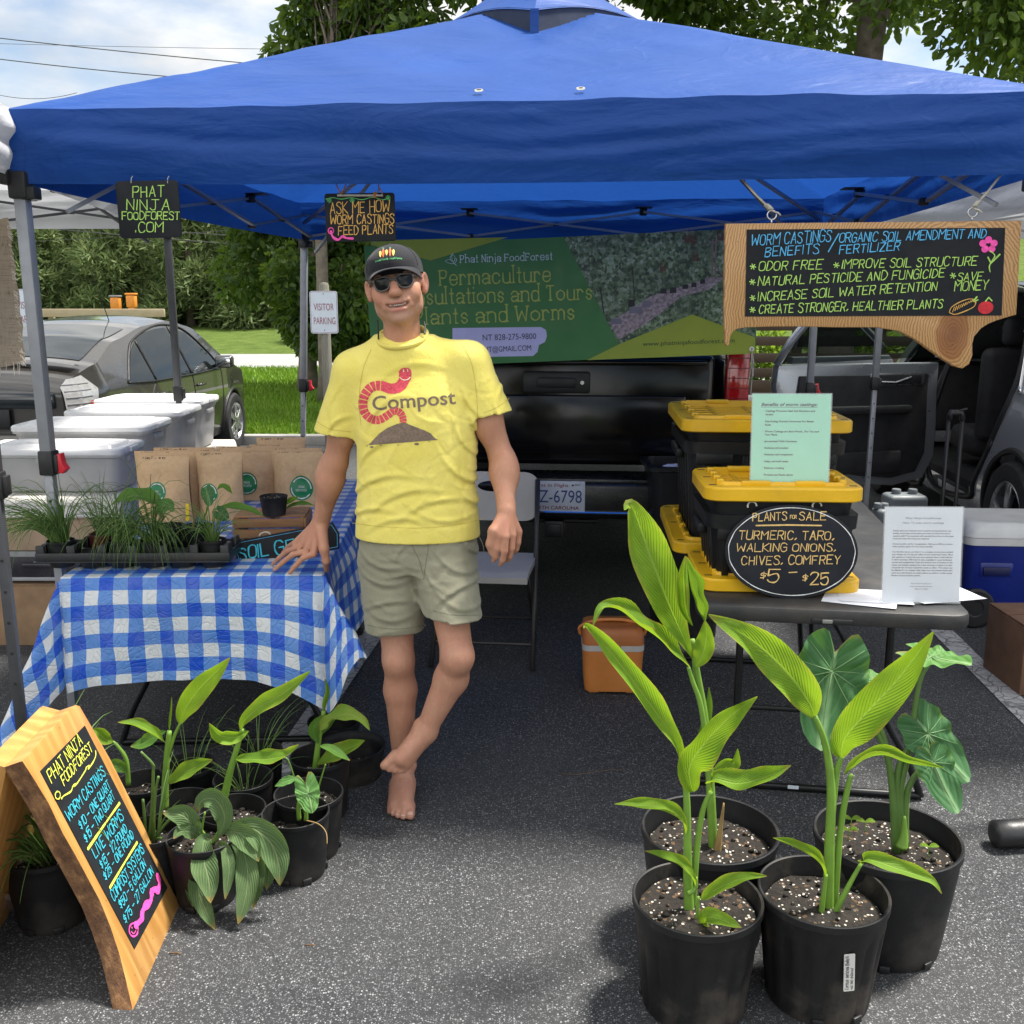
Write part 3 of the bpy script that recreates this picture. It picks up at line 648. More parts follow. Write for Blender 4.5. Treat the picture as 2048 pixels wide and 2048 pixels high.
# ============================================================ PERSON
class Field:
    """smooth union of body shapes on a grid, turned into one continuous skin"""
    def __init__(s, lo, hi, h):
        s.h = h; s.lo = np.array(lo, float); s.n = np.ceil((np.array(hi) - s.lo) / h).astype(int) + 1
        s.F = np.full(s.n, .2, np.float32); s.ax = [s.lo[i] + h * np.arange(s.n[i]) for i in range(3)]
    def sl(s, lo, hi):
        a = np.clip(np.floor((np.array(lo) - s.lo) / s.h).astype(int), 0, s.n - 1); b = np.clip(np.ceil((np.array(hi) - s.lo) / s.h).astype(int) + 1, 1, s.n)
        g = np.meshgrid(*[s.ax[i][a[i]:b[i]] for i in range(3)], indexing='ij'); return tuple(slice(a[i], b[i]) for i in range(3)), g
    def put(s, idx, d, k, op='u'):
        f = s.F[idx]
        if op == 'u':
            hh = np.clip(.5 + .5 * (f - d) / k, 0, 1); s.F[idx] = f * (1 - hh) + d * hh - k * hh * (1 - hh)
        elif op == 's':
            d = -d; hh = np.clip(.5 - .5 * (f - d) / k, 0, 1); s.F[idx] = f * (1 - hh) + d * hh + k * hh * (1 - hh)
        else: s.F[idx] = np.maximum(f, d)
    def cone(s, a, b, r1, r2, k=.015, op='u', cut=None, ys=1.0):
        a, b = np.array(a, float), np.array(b, float); p = max(r1, r2) * max(1, 1 / ys) + k + .03
        idx, (x, y, z) = s.sl(np.minimum(a, b) - p, np.maximum(a, b) + p)
        ba = b - a; cy = (a[1] + b[1]) / 2
        l2 = (ba ** 2).sum() + 1e-12; t = np.clip(((x - a[0]) * ba[0] + (y - a[1]) * ba[1] + (z - a[2]) * ba[2]) / l2, 0, 1)
        dx, dy, dz = x - a[0] - t * ba[0], (y - a[1] - t * ba[1]) * ys, z - a[2] - t * ba[2]
        d = np.sqrt(dx * dx + dy * dy + dz * dz) - (r1 + (r2 - r1) * t)
        if cut is not None:
            c, n = np.array(cut[0]), np.array(cut[1]); d = np.maximum(d, (x - c[0]) * n[0] + (y - c[1]) * n[1] + (z - c[2]) * n[2])
        s.put(idx, d, k, op)
    def ell(s, c, r, k=.015, op='u', rot=None):
        c = np.array(c, float); m = max(r) + k + .02; idx, (x, y, z) = s.sl(c - m, c + m); x, y, z = x - c[0], y - c[1], z - c[2]
        if rot is not None:
            q = np.array(rot.to_3x3().transposed()); x, y, z = (q[i, 0] * x + q[i, 1] * y + q[i, 2] * z for i in range(3))
        k0 = np.sqrt((x / r[0]) ** 2 + (y / r[1]) ** 2 + (z / r[2]) ** 2); k1 = np.sqrt((x / r[0] ** 2) ** 2 + (y / r[1] ** 2) ** 2 + (z / r[2] ** 2) ** 2) + 1e-9
        s.put(idx, k0 * (k0 - 1) / k1, k, op)
    def loft(s, tab, k=.02, pw=2.4, op='u'):                    # rows z, cx, cy, a, b
        T = np.array(sorted(tab)); m = .03
        idx, (x, y, z) = s.sl((min(T[:, 1] - T[:, 3]) - m, min(T[:, 2] - T[:, 4]) - m, T[0, 0] - m), (max(T[:, 1] + T[:, 3]) + m, max(T[:, 2] + T[:, 4]) + m, T[-1, 0] + m))
        def ip(c):      # smooth interpolation
            from_ = np.interp(z, T[:, 0], T[:, c]); return from_
        cx, cy, a, b = ip(1), ip(2), ip(3), ip(4)
        q = (np.abs((x - cx) / a) ** pw + np.abs((y - cy) / b) ** pw) ** (1 / pw)
        d = (q - 1) * np.minimum(a, b); d = np.maximum(d, np.maximum(T[0, 0] - z, z - T[-1, 0])); s.put(idx, d, k, op)
    def mesh(s, it=3):
        F = s.F; S = F < 0; n = s.n
        c = [(i, j, k) for i in (0, 1) for j in (0, 1) for k in (0, 1)]
        C = lambda o, A: A[o[0]:n[0] - 1 + o[0], o[1]:n[1] - 1 + o[1], o[2]:n[2] - 1 + o[2]]
        cnt = np.zeros(n - 1, np.int8)
        for o in c: cnt += C(o, S)
        act = (cnt > 0) & (cnt < 8); ii = np.argwhere(act); N = len(ii); vid = np.full(n - 1, -1, np.int32); vid[act] = np.arange(N)
        vals = {o: F[ii[:, 0] + o[0], ii[:, 1] + o[1], ii[:, 2] + o[2]] for o in c}
        acc = np.zeros((N, 3)); w = np.zeros(N)
        for a in c:
            for b in c:
                if sum(b) - sum(a) == 1 and all(q >= p for p, q in zip(a, b)):
                    va, vb = vals[a], vals[b]; m = (va < 0) != (vb < 0); t = np.where(m, va / np.where(m, va - vb, 1), 0)[:, None]
                    acc += np.where(m[:, None], np.array(a) + t * (np.array(b) - np.array(a)), 0); w += m
        V = s.lo + s.h * (ii + acc / w[:, None]); Q = []
        for ax in range(3):
            o1, o2 = [(1, 2), (2, 0), (0, 1)][ax]; e = [1, 1, 1]
            A = S[1:-1, 1:-1, 1:-1] if False else S
            sl0 = [slice(1, n[i] - 1) for i in range(3)]; sl1 = list(sl0); sl0[ax] = slice(0, n[ax] - 1); sl1[ax] = slice(1, n[ax])
            a, b = S[tuple(sl0)], S[tuple(sl1)]; E = np.argwhere(a != b)
            fl = b[tuple(E.T)]; base = E + np.array([0 if i == ax else 1 for i in range(3)])
            def cell(d1, d2):
                q = base.copy(); q[:, o1] -= d1; q[:, o2] -= d2; return vid[tuple(q.T)]
            q = np.stack([cell(1, 1), cell(0, 1), cell(0, 0), cell(1, 0)], 1); q[fl] = q[fl][:, ::-1]; Q.append(q)
        Q = np.concatenate(Q); Q = Q[(Q >= 0).all(1)]
        for _ in range(it):                                     # light relaxation
            acc = np.zeros_like(V); w = np.zeros(N)
            for k in range(4):
                a, b = Q[:, k], Q[:, (k + 1) % 4]; np.add.at(acc, a, V[b]); np.add.at(w, a, 1); np.add.at(acc, b, V[a]); np.add.at(w, b, 1)
            V = V * .5 + .5 * acc / np.maximum(w, 1)[:, None]
        return V, Q
def meshobj(name, V, Q, m, parent=None, smooth=True):
    me = bpy.data.meshes.new(name); me.from_pydata(V.tolist(), [], Q.tolist()); me.materials.append(m)
    if smooth: me.polygons.foreach_set('use_smooth', [True] * len(me.polygons))
    o = bpy.data.objects.new(name, me); COL.objects.link(o)
    if parent is not None: o.parent = parent
    return o
def tint(o, rgb):
    a = o.data.color_attributes.new('tint', 'FLOAT_COLOR', 'POINT'); a.data.foreach_set('color', np.concatenate([rgb, np.ones((len(rgb), 1))], 1).astype(np.float32).ravel())
def mat_skin():
    t = NT('skin'); ob = t.obj(); a = t.n('ShaderNodeAttribute', attribute_name='tint').outputs['Color']
    c = t.mix(t.ramp(t.noise(ob, 22, 6, .7), [(.38, 0.0), (.70, .42)]), a, (.50, .20, .135)); c = t.mix(t.ramp(t.noise(t.map(ob, (1, 1, .35)), 70, 5, .7), [(.5, 0.0), (.75, .35)]), c, (.60, .38, .27))
    c = t.mix(t.ramp(t.noise(ob, 260, 3, .7), [(.58, 0.0), (.72, .25)]), c, (.30, .13, .075))
    n = t.bump(t.noise(ob, 320, 4, .6), .4, .002); n = t.bump(t.noise(t.map(ob, (1, 1, .4)), 50, 4), .35, .006, n)
    return t.out(t.bsdf(c, .52, n, spec=.35))
HC = P(786, 570, 3.05)                                         # between the eyes, inside the head
HR = RZ(2) @ RX(-3) @ RY(-9); HR.translation = HC + Vector((0, .085, 0))
hp = lambda x, y, z: np.array(HR @ Vector((x, y, z)))
lo, hi = (-.86, 2.62, -.02), (.18, 3.62, 1.84)
f = Field(lo, hi, .0042)
he = lambda c, r, k=.012, op='u', rot=None: f.ell(hp(*c), r, k, op, (HR.to_3x3().to_4x4() @ (rot or Matrix.Identity(4))))
hc = lambda a, b, r1, r2, k=.012, op='u': f.cone(hp(*a), hp(*b), r1, r2, k, op)
# head
he((0, .012, .035), (.079, .098, .088)); he((0, -.020, -.035), (.069, .070, .072), .03)
he((0, -.036, -.070), (.052, .050, .040), .02); he((0, -.074, -.099), (.024, .018, .017), .022)
for s_ in (1, -1):
    he((s_ * .045, -.056, -.022), (.028, .027, .028), .02); he((s_ * .033, -.075, .024), (.028, .014, .011), .014)
    he((s_ * .012, -.102, -.030), (.0105, .011, .0085), .006); hc((s_ * .020, -.094, -.040), (s_ * .040, -.077, -.068), .0055, .006, .012)
    he((s_ * .056, -.015, -.062), (.016, .034, .03), .02)
    he((s_ * .087, .014, -.002), (.0095, .021, .033), .006, 'u', RZ(-s_ * 22) @ RX(-10)); he((s_ * .092, .008, .002), (.007, .010, .018), .004, 's', RZ(-s_ * 22))
    he((s_ * .084, .006, -.028), (.009, .010, .011), .006)
hc((0, -.089, .012), (0, -.112, -.026), .0105, .0140, .012); he((0, -.115, -.027), (.0125, .011, .0105), .006)
he((0, -.086, -.056), (.036, .016, .011), .012); he((0, -.087, -.0765), (.027, .014, .0085), .009)
he((0, -.103, -.0655), (.029, .017, .0060), .0035, 's'); he((0.026, -.092, -.0620), (.012, .017, .0046), .003, 's', RY(-20)); he((-.026, -.092, -.0620), (.012, .017, .0046), .003, 's', RY(20))
for s_ in (1, -1): hc((s_ * .024, -.104, -.036), (s_ * .044, -.090, -.064), .0035, .0035, .006, 's'); he((s_ * .047, -.062, -.040), (.016, .018, .016), .016)
NB = P(806, 712, 3.15)
f.cone(hp(0, .018, -.075), NB, .054, .060, .025); f.cone(hp(.0, -.035, -.095), NB + Vector((0, .0, .02)), .030, .030, .03)
f.cone(NB + Vector((0, .045, -.03)), P(836, 850, 3.18), .050, .08, .03)
# arms
SR, SL_ = P(708, 746, 3.16), P(938, 728, 3.14)
ER, WR = P(671, 925, 3.21), P(641, 1046, 3.27)
EL, WL = P(1004, 918, 3.14), P(1013, 1022, 3.03)
for S_, E_, W_ in ((SR, ER, WR), (SL_, EL, WL)):
    f.cone(S_, E_, .050, .038, .02); f.ell(S_.lerp(E_, .55) + Vector((0, -.010, 0)), (.042, .046, .075), .03); m_ = E_.lerp(W_, .26); f.cone(E_, m_, .037, .041, .02); f.cone(m_, W_, .041, .025, .02); f.ell(E_ + Vector((0, .016, .004)), (.026, .022, .026), .02); f.ell(m_ + Vector((.012 if S_ is SL_ else -.012, -.006, .0)), (.034, .038, .07), .03)
    f.cone(W_.lerp(E_, .12), W_, .028, .027, .012, ys=1.3)
f.cone(P(836, 850, 3.15), P(838, 1085, 3.16), .09, .08, .03)
# hand resting on the table: knuckles, then bent fingers with their tips on the cloth
TZ = .752
def finger(ps, r, k=.004):
    for a, b, r1, r2 in zip(ps[:-1], ps[1:], r[:-1], r[1:]): f.cone(a, b, r1, r2, k)
def at(px, py, Y): return P(px, py, Y)
kn = [at(627, 1108, 3.235), at(612, 1103, 3.255), at(600, 1095, 3.28), at(591, 1086, 3.305)]
for q in kn: f.cone(WR, q, .024, .0122, .009)
tips = [G(579, 1146, TZ), G(549, 1140, TZ), G(545, 1129, TZ), G(560, 1116, TZ)]
for q, t_, up in zip(kn, tips, (.018, .02, .017, .012)):
    m1 = q.lerp(t_, .42) + Vector((0, 0, up * .8)); m2 = q.lerp(t_, .74) + Vector((0, 0, up * .45)); finger([q, m1, m2, t_], [.0116, .0098, .0088, .0072])
th = [WR + Vector((.006, -.02, -.02)), at(648, 1098, 3.22), at(652, 1122, 3.225), G(653, 1140, TZ)]
finger(th, [.021, .0165, .0125, .0095], .008)
# hand hanging by the thigh, half curled
kn2 = [at(996, 1070, 2.985), at(1011, 1073, 2.985), at(1025, 1070, 3.005), at(1037, 1063, 3.03)]
for q in kn2: f.cone(WL, q, .023, .0125, .008)
for i, q in enumerate(kn2):
    L_ = (.042, .046, .042, .034)[i]; d1 = Vector((-.06, -.04, -1)).normalized(); d2 = Vector((-.20, .28, -.92)).normalized(); d3 = Vector((-.28, .55, -.72)).normalized()
    a = q + d1 * L_; b = a + d2 * L_ * .72; finger([q, a, b, b + d3 * L_ * .5], [.0122, .0106, .0095, .0078])
finger([WL + Vector((-.012, -.01, -.02)), at(987, 1062, 2.985), at(980, 1088, 2.985), at(983, 1106, 2.99)], [.021, .0165, .013, .0095], .008)
# standing leg and foot
HRt, KR, AR = P(784, 1130, 3.16), P(797, 1318, 3.10), P(806, 1532, 3.135)
f.cone(HRt, KR, .068, .050, .02); f.ell(KR + Vector((0, -.014, .0)), (.038, .044, .050), .03); m_ = KR.lerp(AR, .3) + Vector((0, .018, 0)); f.cone(KR, m_, .046, .053, .02); f.cone(m_, AR, .053, .032, .02)
f.ell(AR + Vector((.03, .0, .004)), (.016, .018, .018), .012); f.ell(AR + Vector((-.032, .005, -.004)), (.015, .018, .018), .012)
fd = Vector((.035, -1, 0)).normalized(); fx = Vector((-fd.y, fd.x, 0)); an = Vector((AR.x, AR.y, 0))
fp = lambda u, v, z: an + fd * v + fx * u + Vector((0, 0, z))    # u to the image right, v forward
f.cone(fp(0, -.04, .034), AR, .034, .036, .02); f.cone(fp(.006, .03, .058), fp(.014, .125, .034), .040, .026, .02); f.cone(fp(-.012, .02, .042), fp(-.022, .12, .024), .036, .021, .02)
f.cone(fp(0, -.03, .03), fp(0, .10, .022), .032, .028, .02)
for i, (u, v, r_) in enumerate(((.033, .172, .0145), (.010, .172, .0105), (-.008, .163, .0098), (-.024, .150, .0092), (-.038, .134, .0088))):
    f.cone(fp(u * .95, v - .055, .026), fp(u, v - .014, .019), r_ * 1.15, r_, .006); f.ell(fp(u, v - .008, r_ + .002), (r_, r_ * 1.2, r_), .004)
# crossed leg: shin slants inward, foot laid over the other instep
HL, KL, AL = P(884, 1125, 3.15), P(915, 1312, 2.99), P(851, 1462, 3.02)
f.cone(HL, KL, .068, .050, .02); f.ell(KL + Vector((.0, -.016, 0)), (.040, .044, .050), .03); m_ = KL.lerp(AL, .32) + Vector((.012, .02, 0)); f.cone(KL, m_, .047, .053, .02); f.cone(m_, AL, .053, .032, .02)
TO = P(797, 1532, 2.925); gd = (TO - AL).normalized(); gu = Vector((.55, -.62, .55)); gu = (gu - gd * gu.dot(gd)).normalized(); gx = gd.cross(gu)
FP = lambda v, u, z: AL + gd * v + gx * u + gu * z
f.cone(FP(-.02, 0, -.045), AL, .030, .036, .02); f.cone(FP(.0, .0, -.005), FP(.115, .006, -.018), .037, .027, .02); f.cone(FP(.0, -.01, -.03), FP(.11, -.02, -.03), .032, .022, .02); f.ell(FP(.0, .03, .0), (.016, .016, .018), .012)
L0 = (TO - AL).length
for i, (u, v, r_) in enumerate(((.028, .028, .0145), (.008, .026, .0105), (-.008, .018, .0098), (-.022, .008, .0092), (-.034, -.004, .0088))):
    f.cone(FP(L0 + v - .055, u * .9, -.026), FP(L0 + v - .016, u, -.034), r_ * 1.15, r_, .006); f.ell(FP(L0 + v - .010, u, -.037), (r_, r_, r_), .004)
V, Q = f.mesh(2)
MAN = meshobj('person', V, Q, mat_skin())
tag(MAN, 'barefoot person in yellow tee and olive shorts leaning one hand on the gingham table', 'person')
T = np.tile(np.array([.475, .240, .150]), (len(V), 1)); Hi = np.array(HR.inverted()); q = V @ Hi[:3, :3].T + Hi[:3, 3]
def blob(c, r, col, amt):
    global T
    d = np.sqrt((((q - np.array(c)) / np.array(r)) ** 2).sum(1)); w = (np.clip(1.25 - d, 0, 1) * amt)[:, None]; T = T * (1 - w) + np.array(col) * w
head = q[:, 2] > -.2
T[V[:, 2] < .62] = (.45, .23, .15)
w = np.clip((.16 - V[:, 2]) / .16, 0, 1)[:, None] * .35; T = T * (1 - w) + np.array((.47, .26, .21)) * w
blob((0, -.075, -.09), (.062, .06, .036), (.47, .33, .26), .55); blob((.05, -.02, -.07), (.03, .05, .04), (.50, .36, .28), .5); blob((-.05, -.02, -.07), (.03, .05, .04), (.50, .36, .28), .5)
blob((0, -.095, -.047), (.035, .02, .012), (.44, .29, .22), .5)
blob((0, -.095, -.0775), (.026, .02, .0075), (.50, .17, .15), .95); blob((0, -.098, -.0565), (.030, .016, .005), (.47, .17, .14), .8); blob((0, -.088, -.0665), (.030, .012, .006), (.07, .02, .02), 1.0)
blob((0, -.115, -.022), (.016, .02, .018), (.55, .22, .15), .6); blob((.045, -.07, -.015), (.03, .03, .025), (.54, .23, .16), .5); blob((-.045, -.07, -.015), (.03, .03, .025), (.54, .23, .16), .5)
for s_ in (1, -1): blob((s_ * .085, .01, 0), (.014, .03, .04), (.54, .22, .16), .6)
for W_ in (WR, WL):
    d = np.linalg.norm(V - np.array(W_ + Vector((0, 0, -.07))), axis=1); w = (np.clip(1 - d / .10, 0, 1) * .5)[:, None]; T = T * (1 - w) + np.array((.52, .215, .15)) * w
tint(MAN, T)
TEE = M('toenail', (.55, .34, .27), .35, .1)
n_ = MB()
for u, v, r_ in ((.033, .172, .0145), (.010, .172, .0105), (-.008, .163, .0098), (-.024, .150, .0092)):
    n_.grid(lambda a, b: tuple(fp(u + (a - .5) * r_ * 1.2, v - .008 + b * r_ * .9, r_ * 2.02 + .0022 - .35 * r_ * (b ** 2) - r_ * .6 * (a - .5) ** 2)), 4, 4)
n_.build('toenails', TEE, MAN)
# teeth between the lips
b = MB()
for k in range(8):
    a = (k - 3.5) * .0061; b.box((a, -.0895 + a * a * 12, -.0622 + a * a * 5), (.0057, .004, .0074), None, 0, .0012)
b.v = [tuple(HR @ Vector(v)) for v in b.v]; b.build('teeth', M('teeth', (.62, .58, .50), .3, .05), MAN)
# ---- tee shirt
g = Field((-.80, 2.80, .88), (.16, 3.50, 1.56), .0038)
cx = lambda px, z, Y=3.15: X(px, Y, z)
tab = [(.905, cx(836, .92), 3.15, .200, .135), (.98, cx(835, .98), 3.15, .196, .132), (1.08, cx(834, 1.08), 3.15, .188, .130), (1.18, cx(835, 1.18), 3.15, .189, .128), (1.28, cx(836, 1.28), 3.155, .196, .126), (1.36, cx(834, 1.36), 3.16, .200, .118), (1.42, cx(829, 1.42), 3.165, .180, .100), (1.465, cx(820, 1.465), 3.165, .135, .096), (1.500, cx(812, 1.50), 3.16, .098, .088), (1.525, cx(808, 1.525), 3.165, .078, .072)]
g.loft(tab, .03, 2.3)
for S_, E_, hem, nrm_ in ((SR, ER, P(674, 862, 3.18), None), (SL_, EL, P(978, 828, 3.13), None)):
    sgn = 1 if S_ is SL_ else -1; mid = Vector((NB.x + sgn * .06, 3.16, 1.492))
    g.cone(mid, S_ + Vector((0, 0, .006)), .050, .058, .04); dr = (E_ - S_).normalized(); n2 = (dr + Vector((sgn * -.15, 0, -.1))).normalized()
    g.cone(S_ + Vector((0, 0, .004)), hem + dr * .05 + Vector((sgn * .004, 0, 0)), .062, .072, .035, cut=(hem, n2))
    g.cone(hem - dr * .02, hem + dr * .06, .052, .058, .006, 's')
g.loft([(.80, cx(836, .92), 3.15, .19, .125), (.935, cx(836, .92), 3.15, .186, .122), (.95, cx(836, .95), 3.15, .15, .08)], .004, 2.3, 's')
g.ell(NB + Vector((.0, -.010, .100)), (.067, .067, .042), .008, 's', RX(18))
# drag folds and creases
x, y, z = np.meshgrid(*g.ax, indexing='ij'); band = np.abs(g.F) < .03; xi, yi, zi = x[band], y[band], z[band]
def fold(px, py, ang, ln, wd, amp, Y=3.03):
    c = P(px, py, Y); a = R(ang); u = (xi - c.x) * math.cos(a) + (zi - c.z) * math.sin(a); v = -(xi - c.x) * math.sin(a) + (zi - c.z) * math.cos(a)
    v = v + .25 * u * u / ln; fr = (yi < 3.2)
    return fr * amp * np.exp(-(u / ln) ** 2 - (v / wd) ** 2)
disp = np.zeros_like(xi); rn = random.Random(6)
for a in [(735, 790, 62, .06, .008, .005), (745, 830, 55, .07, .008, .005), (930, 800, 118, .07, .008, .006), (945, 850, 112, .09, .009, .007), (920, 880, 120, .08, .008, .005), (740, 900, 40, .07, .009, .005), (745, 960, 25, .09, .009, .006), (800, 985, 20, .10, .010, .006),
          (870, 1000, 12, .10, .010, .005), (930, 960, 150, .09, .010, .006), (945, 1010, 145, .06, .009, .005), (735, 1020, 15, .07, .008, .005), (800, 1035, 5, .08, .008, .005), (880, 1040, 170, .09, .008, .004), (850, 930, 100, .10, .014, .004), (780, 920, 75, .09, .012, .004),
          (650, 820, 80, .06, .008, .006), (660, 850, 40, .04, .007, .006), (1000, 790, 75, .06, .008, .006), (990, 820, 110, .05, .007, .005), (815, 730, 10, .09, .010, .003)]:
    disp += fold(*a) - fold(a[0], a[1] + 12, a[2], a[3], a[4], a[5] * .8)
for k in range(110): disp += fold(rn.uniform(700, 970), rn.uniform(760, 1060), rn.choice([20, 35, 150, 165, 90, 70, 110]) + rn.uniform(-12, 12), rn.uniform(.02, .06), rn.uniform(.0035, .0065), rn.uniform(-.0024, .0024))
g.F[band] -= disp.astype(np.float32)
V, Q = g.mesh(1)
def mat_cloth(nm, col, hi, sc=700, rough=.9, w=.5):
    t = NT(nm); ob = t.obj(); c = t.ramp(t.noise(ob, 9, 6, .6), [(.3, col), (.7, hi)]); c = t.mix(t.ramp(t.noise(ob, 300, 3, .8), [(.45, 0.0), (.7, .25)]), c, tuple(x * .78 for x in col))
    n = t.bump(t.noise(t.map(ob, (1, 1, .8)), 34, 5, .65, .8), w, .006); n = t.bump(t.noise(ob, sc, 2), .25, .001, n)
    return t.out(t.bsdf(c, rough, n, spec=.15, sheen=.15))
SHIRT = meshobj('shirt', V, Q, mat_cloth('yellow_jersey', (.76, .64, .13), (.86, .74, .20)), MAN)
bv = BVHTree.FromPolygons([tuple(v) for v in V], [tuple(q) for q in Q])
CAMP = Vector((0, 0, CAMH))
def onto(mb, bvh, off=.0009):            # lay flat artwork drawn in photo pixels onto the cloth it is printed on
    keep = []
    for v in mb.v:
        d = ray(v[0], v[1]).normalized(); h = bvh.ray_cast(CAMP, d)
        keep.append(tuple((h[0] if h[0] is not None else CAMP + d * 3.1) - d * (off + v[2])))
    mb.v = keep; return mb
zx = lambda a, b: (560 + a / 3.22, 460 + b / 3.22)
ink = Ink(3); wp = cat_rom([(*zx(a, b), 0) for a, b in ((802, 888), (806, 930), (800, 965), (770, 1008), (715, 1022), (650, 1003), (590, 1012), (548, 1060), (533, 1120), (548, 1180), (592, 1218), (640, 1222), (690, 1195), (735, 1165), (775, 1178), (792, 1215), (792, 1240))], 12)
NW = len(wp)
def wring(i):
    t_ = (wp[min(i + 1, NW - 1)] - wp[max(i - 1, 0)]).normalized(); w = 11.5 * (1 - .42 * i / NW) * (1.12 if i < 22 else 1) * math.sqrt(min(1, (i + .6) / 7)); n_ = Vector((-t_.y, t_.x, 0)); return wp[i] - n_ * w, wp[i] + n_ * w
for i in range(NW - 1):
    if i > 58 and i % 6 == 0 or i % 6 == 0 and i > 56: continue
    a, b = wring(i), wring(i + 1)
    for k in range(6): ink.mb.add([a[0].lerp(a[1], k / 6), a[0].lerp(a[1], (k + 1) / 6), b[0].lerp(b[1], (k + 1) / 6), b[0].lerp(b[1], k / 6)], [(0, 1, 2, 3)], 0)
for k in range(24): pass
top = [zx(*p) for p in ((570, 1383), (640, 1310), (690, 1275), (750, 1250), (800, 1238), (850, 1260), (930, 1290), (970, 1310), (1000, 1342), (1020, 1353))]
for i in range(len(top) - 1):
    (x0, y0), (x1, y1) = top[i], top[i + 1]; by = lambda x: zx(0, 1386)[1] - (x - top[0][0]) * .075
    for s_ in range(3):
        for k in range(8):
            pa = [(x0 + (x1 - x0) * (s_ + u) / 3, y0 + (y1 - y0) * (s_ + u) / 3) for u in (0, 1)]; p4 = []
            for (xx, yy), ks in ((pa[0], (k, k + 1)), (pa[1], (k + 1, k))):
                for kk in ks: p4.append((xx, yy + (by(xx) - yy) * kk / 8, 0))
            ink.mb.add(p4, [(0, 1, 2, 3)], 1)
for a, b, r_ in ((560, 1390, 2), (590, 1398, 4), (880, 1378, 5), (650, 1386, 2), (760, 1384, 1.5), (960, 1362, 1.5)): ink.disc(*zx(a, b), r_, 1, 10, r_ * .5)
tx = Ink(4); tx.type('Compost', 0, 0, 29, 1, width=167, bold=.012)
bm = bmesh.new(); vs = [bm.verts.new(v) for v in tx.mb.v]
for q_ in tx.mb.f:
    try: bm.faces.new([vs[i] for i in q_])
    except ValueError: pass
bmesh.ops.subdivide_edges(bm, edges=[e for e in bm.edges if e.calc_length() > 6], cuts=3, use_grid_fill=True); bmesh.ops.triangulate(bm, faces=bm.faces[:])
rot = Matrix(((1, 0, 0, 744), (0, -1, 0, 821), (0, 0, 1, 0), (0, 0, 0, 1))) @ RZ(4.6)
ink.mb.bm(bm, rot, 1); prn = onto(ink.mb, bv)
PRM = lambda n, c: M(n, c, .9, .30, 160, .3, 500)
prn.build('shirt_print', [PRM('worm_print', (.66, .075, .105)), PRM('soil_print', (.20, .145, .105))], SHIRT)
fi = Ink(2); fi.stroke([zx(795, 900), zx(796, 912)], 2.2); fi.stroke([zx(822, 898), zx(823, 911)], 2.2); fi.stroke([zx(a, b) for a, b in ((772, 948), (785, 962), (805, 967), (825, 962), (838, 948))], 1.6)
onto(fi.mb, bv, .0032).build('worm_face', PRM('cream_print', (.85, .74, .5)), SHIRT)
YTH = PRM('yellow_thread', (.50, .40, .06))
for pts in (((705, 1046), (760, 1053), (840, 1056), (910, 1050), (966, 1038)), ((634, 843), (660, 858), (702, 864)), ((967, 826), (995, 814), (1018, 797)), ((742, 700), (726, 740), (718, 800), (722, 850)), ((925, 690), (944, 730), (953, 790), (955, 835))):
    hs = Ink(9); hs.stroke([tuple(p)[:2] for p in cat_rom([(a, b_, 0) for a, b_ in pts], 14)], .9); onto(hs.mb, bv, .0010).build('stitching', YTH, SHIRT)
# neck rib and stitched hems
cb = MB(); ring = []
for k in range(40):
    a = 2 * math.pi * k / 40; ring.append(NB + Vector((.0 + .0765 * math.cos(a), -.010 + .073 * math.sin(a), .060 + .030 * math.sin(a) + .006 * math.cos(a))))
cb.tube(ring + ring[:2], .0085, 8, flat=.7); cb.build('collar', SHIRT.data.materials[0], SHIRT, 180)
# ---- shorts
s_ = Field((-.60, 2.80, .50), (.02, 3.48, .99), .0045)
xx = lambda px, py, Y: X(px, Y, P(px, py, Y).z)
hz1, hz2 = P(795, 1276, 3.02).z, P(912, 1250, 2.93).z
s_.loft([(.80, cx(838, .80), 3.16, .178, .132), (.88, cx(837, .9), 3.155, .183, .133), (.985, cx(836, .95), 3.155, .186, .120)], .03, 2.4)
A1, B1 = P(780, 1120, 3.15), P(793, 1300, 3.11); A2, B2 = P(888, 1115, 3.13), P(913, 1280, 3.0)
s_.cone(A1, B1, .102, .094, .03, cut=((B1.x, 3.05, hz1), (.02, -.05, -1)), ys=.92); s_.cone(A2, B2, .102, .088, .03, cut=((B2.x, 2.98, hz2), (-.05, -.05, -1)), ys=.92)
s_.cone(B1 + Vector((0, 0, -.0)), B1 + Vector((0, 0, -.08)), .076, .082, .004, 's'); s_.cone(B2 + Vector((0, 0, .0)), B2 + Vector((0, 0, -.08)), .070, .075, .004, 's')
x, y, z = np.meshgrid(*s_.ax, indexing='ij'); band = np.abs(s_.F) < .03; xi, yi, zi = x[band], y[band], z[band]; disp = np.zeros_like(xi)
for a in [(760, 1130, 165, .07, .007, .006), (765, 1165, 170, .08, .007, .006), (775, 1200, 10, .08, .007, .006), (780, 1235, 175, .07, .007, .005), (790, 1255, 5, .06, .006, .004), (905, 1130, 150, .07, .008, .006), (920, 1165, 20, .08, .008, .007), (925, 1200, 165, .07, .007, .006), (915, 1225, 15, .06, .006, .005),
          (845, 1110, 95, .07, .006, .005), (800, 1100, 60, .05, .007, .004), (940, 1100, 130, .05, .007, .005), (870, 1160, 70, .06, .008, -.006), (830, 1180, 110, .06, .008, -.005), (950, 1110, 100, .05, .006, .005)]:
    disp += fold(*a, 3.05) - fold(a[0], a[1] + 11, a[2], a[3], a[4], a[5] * .8, 3.05)
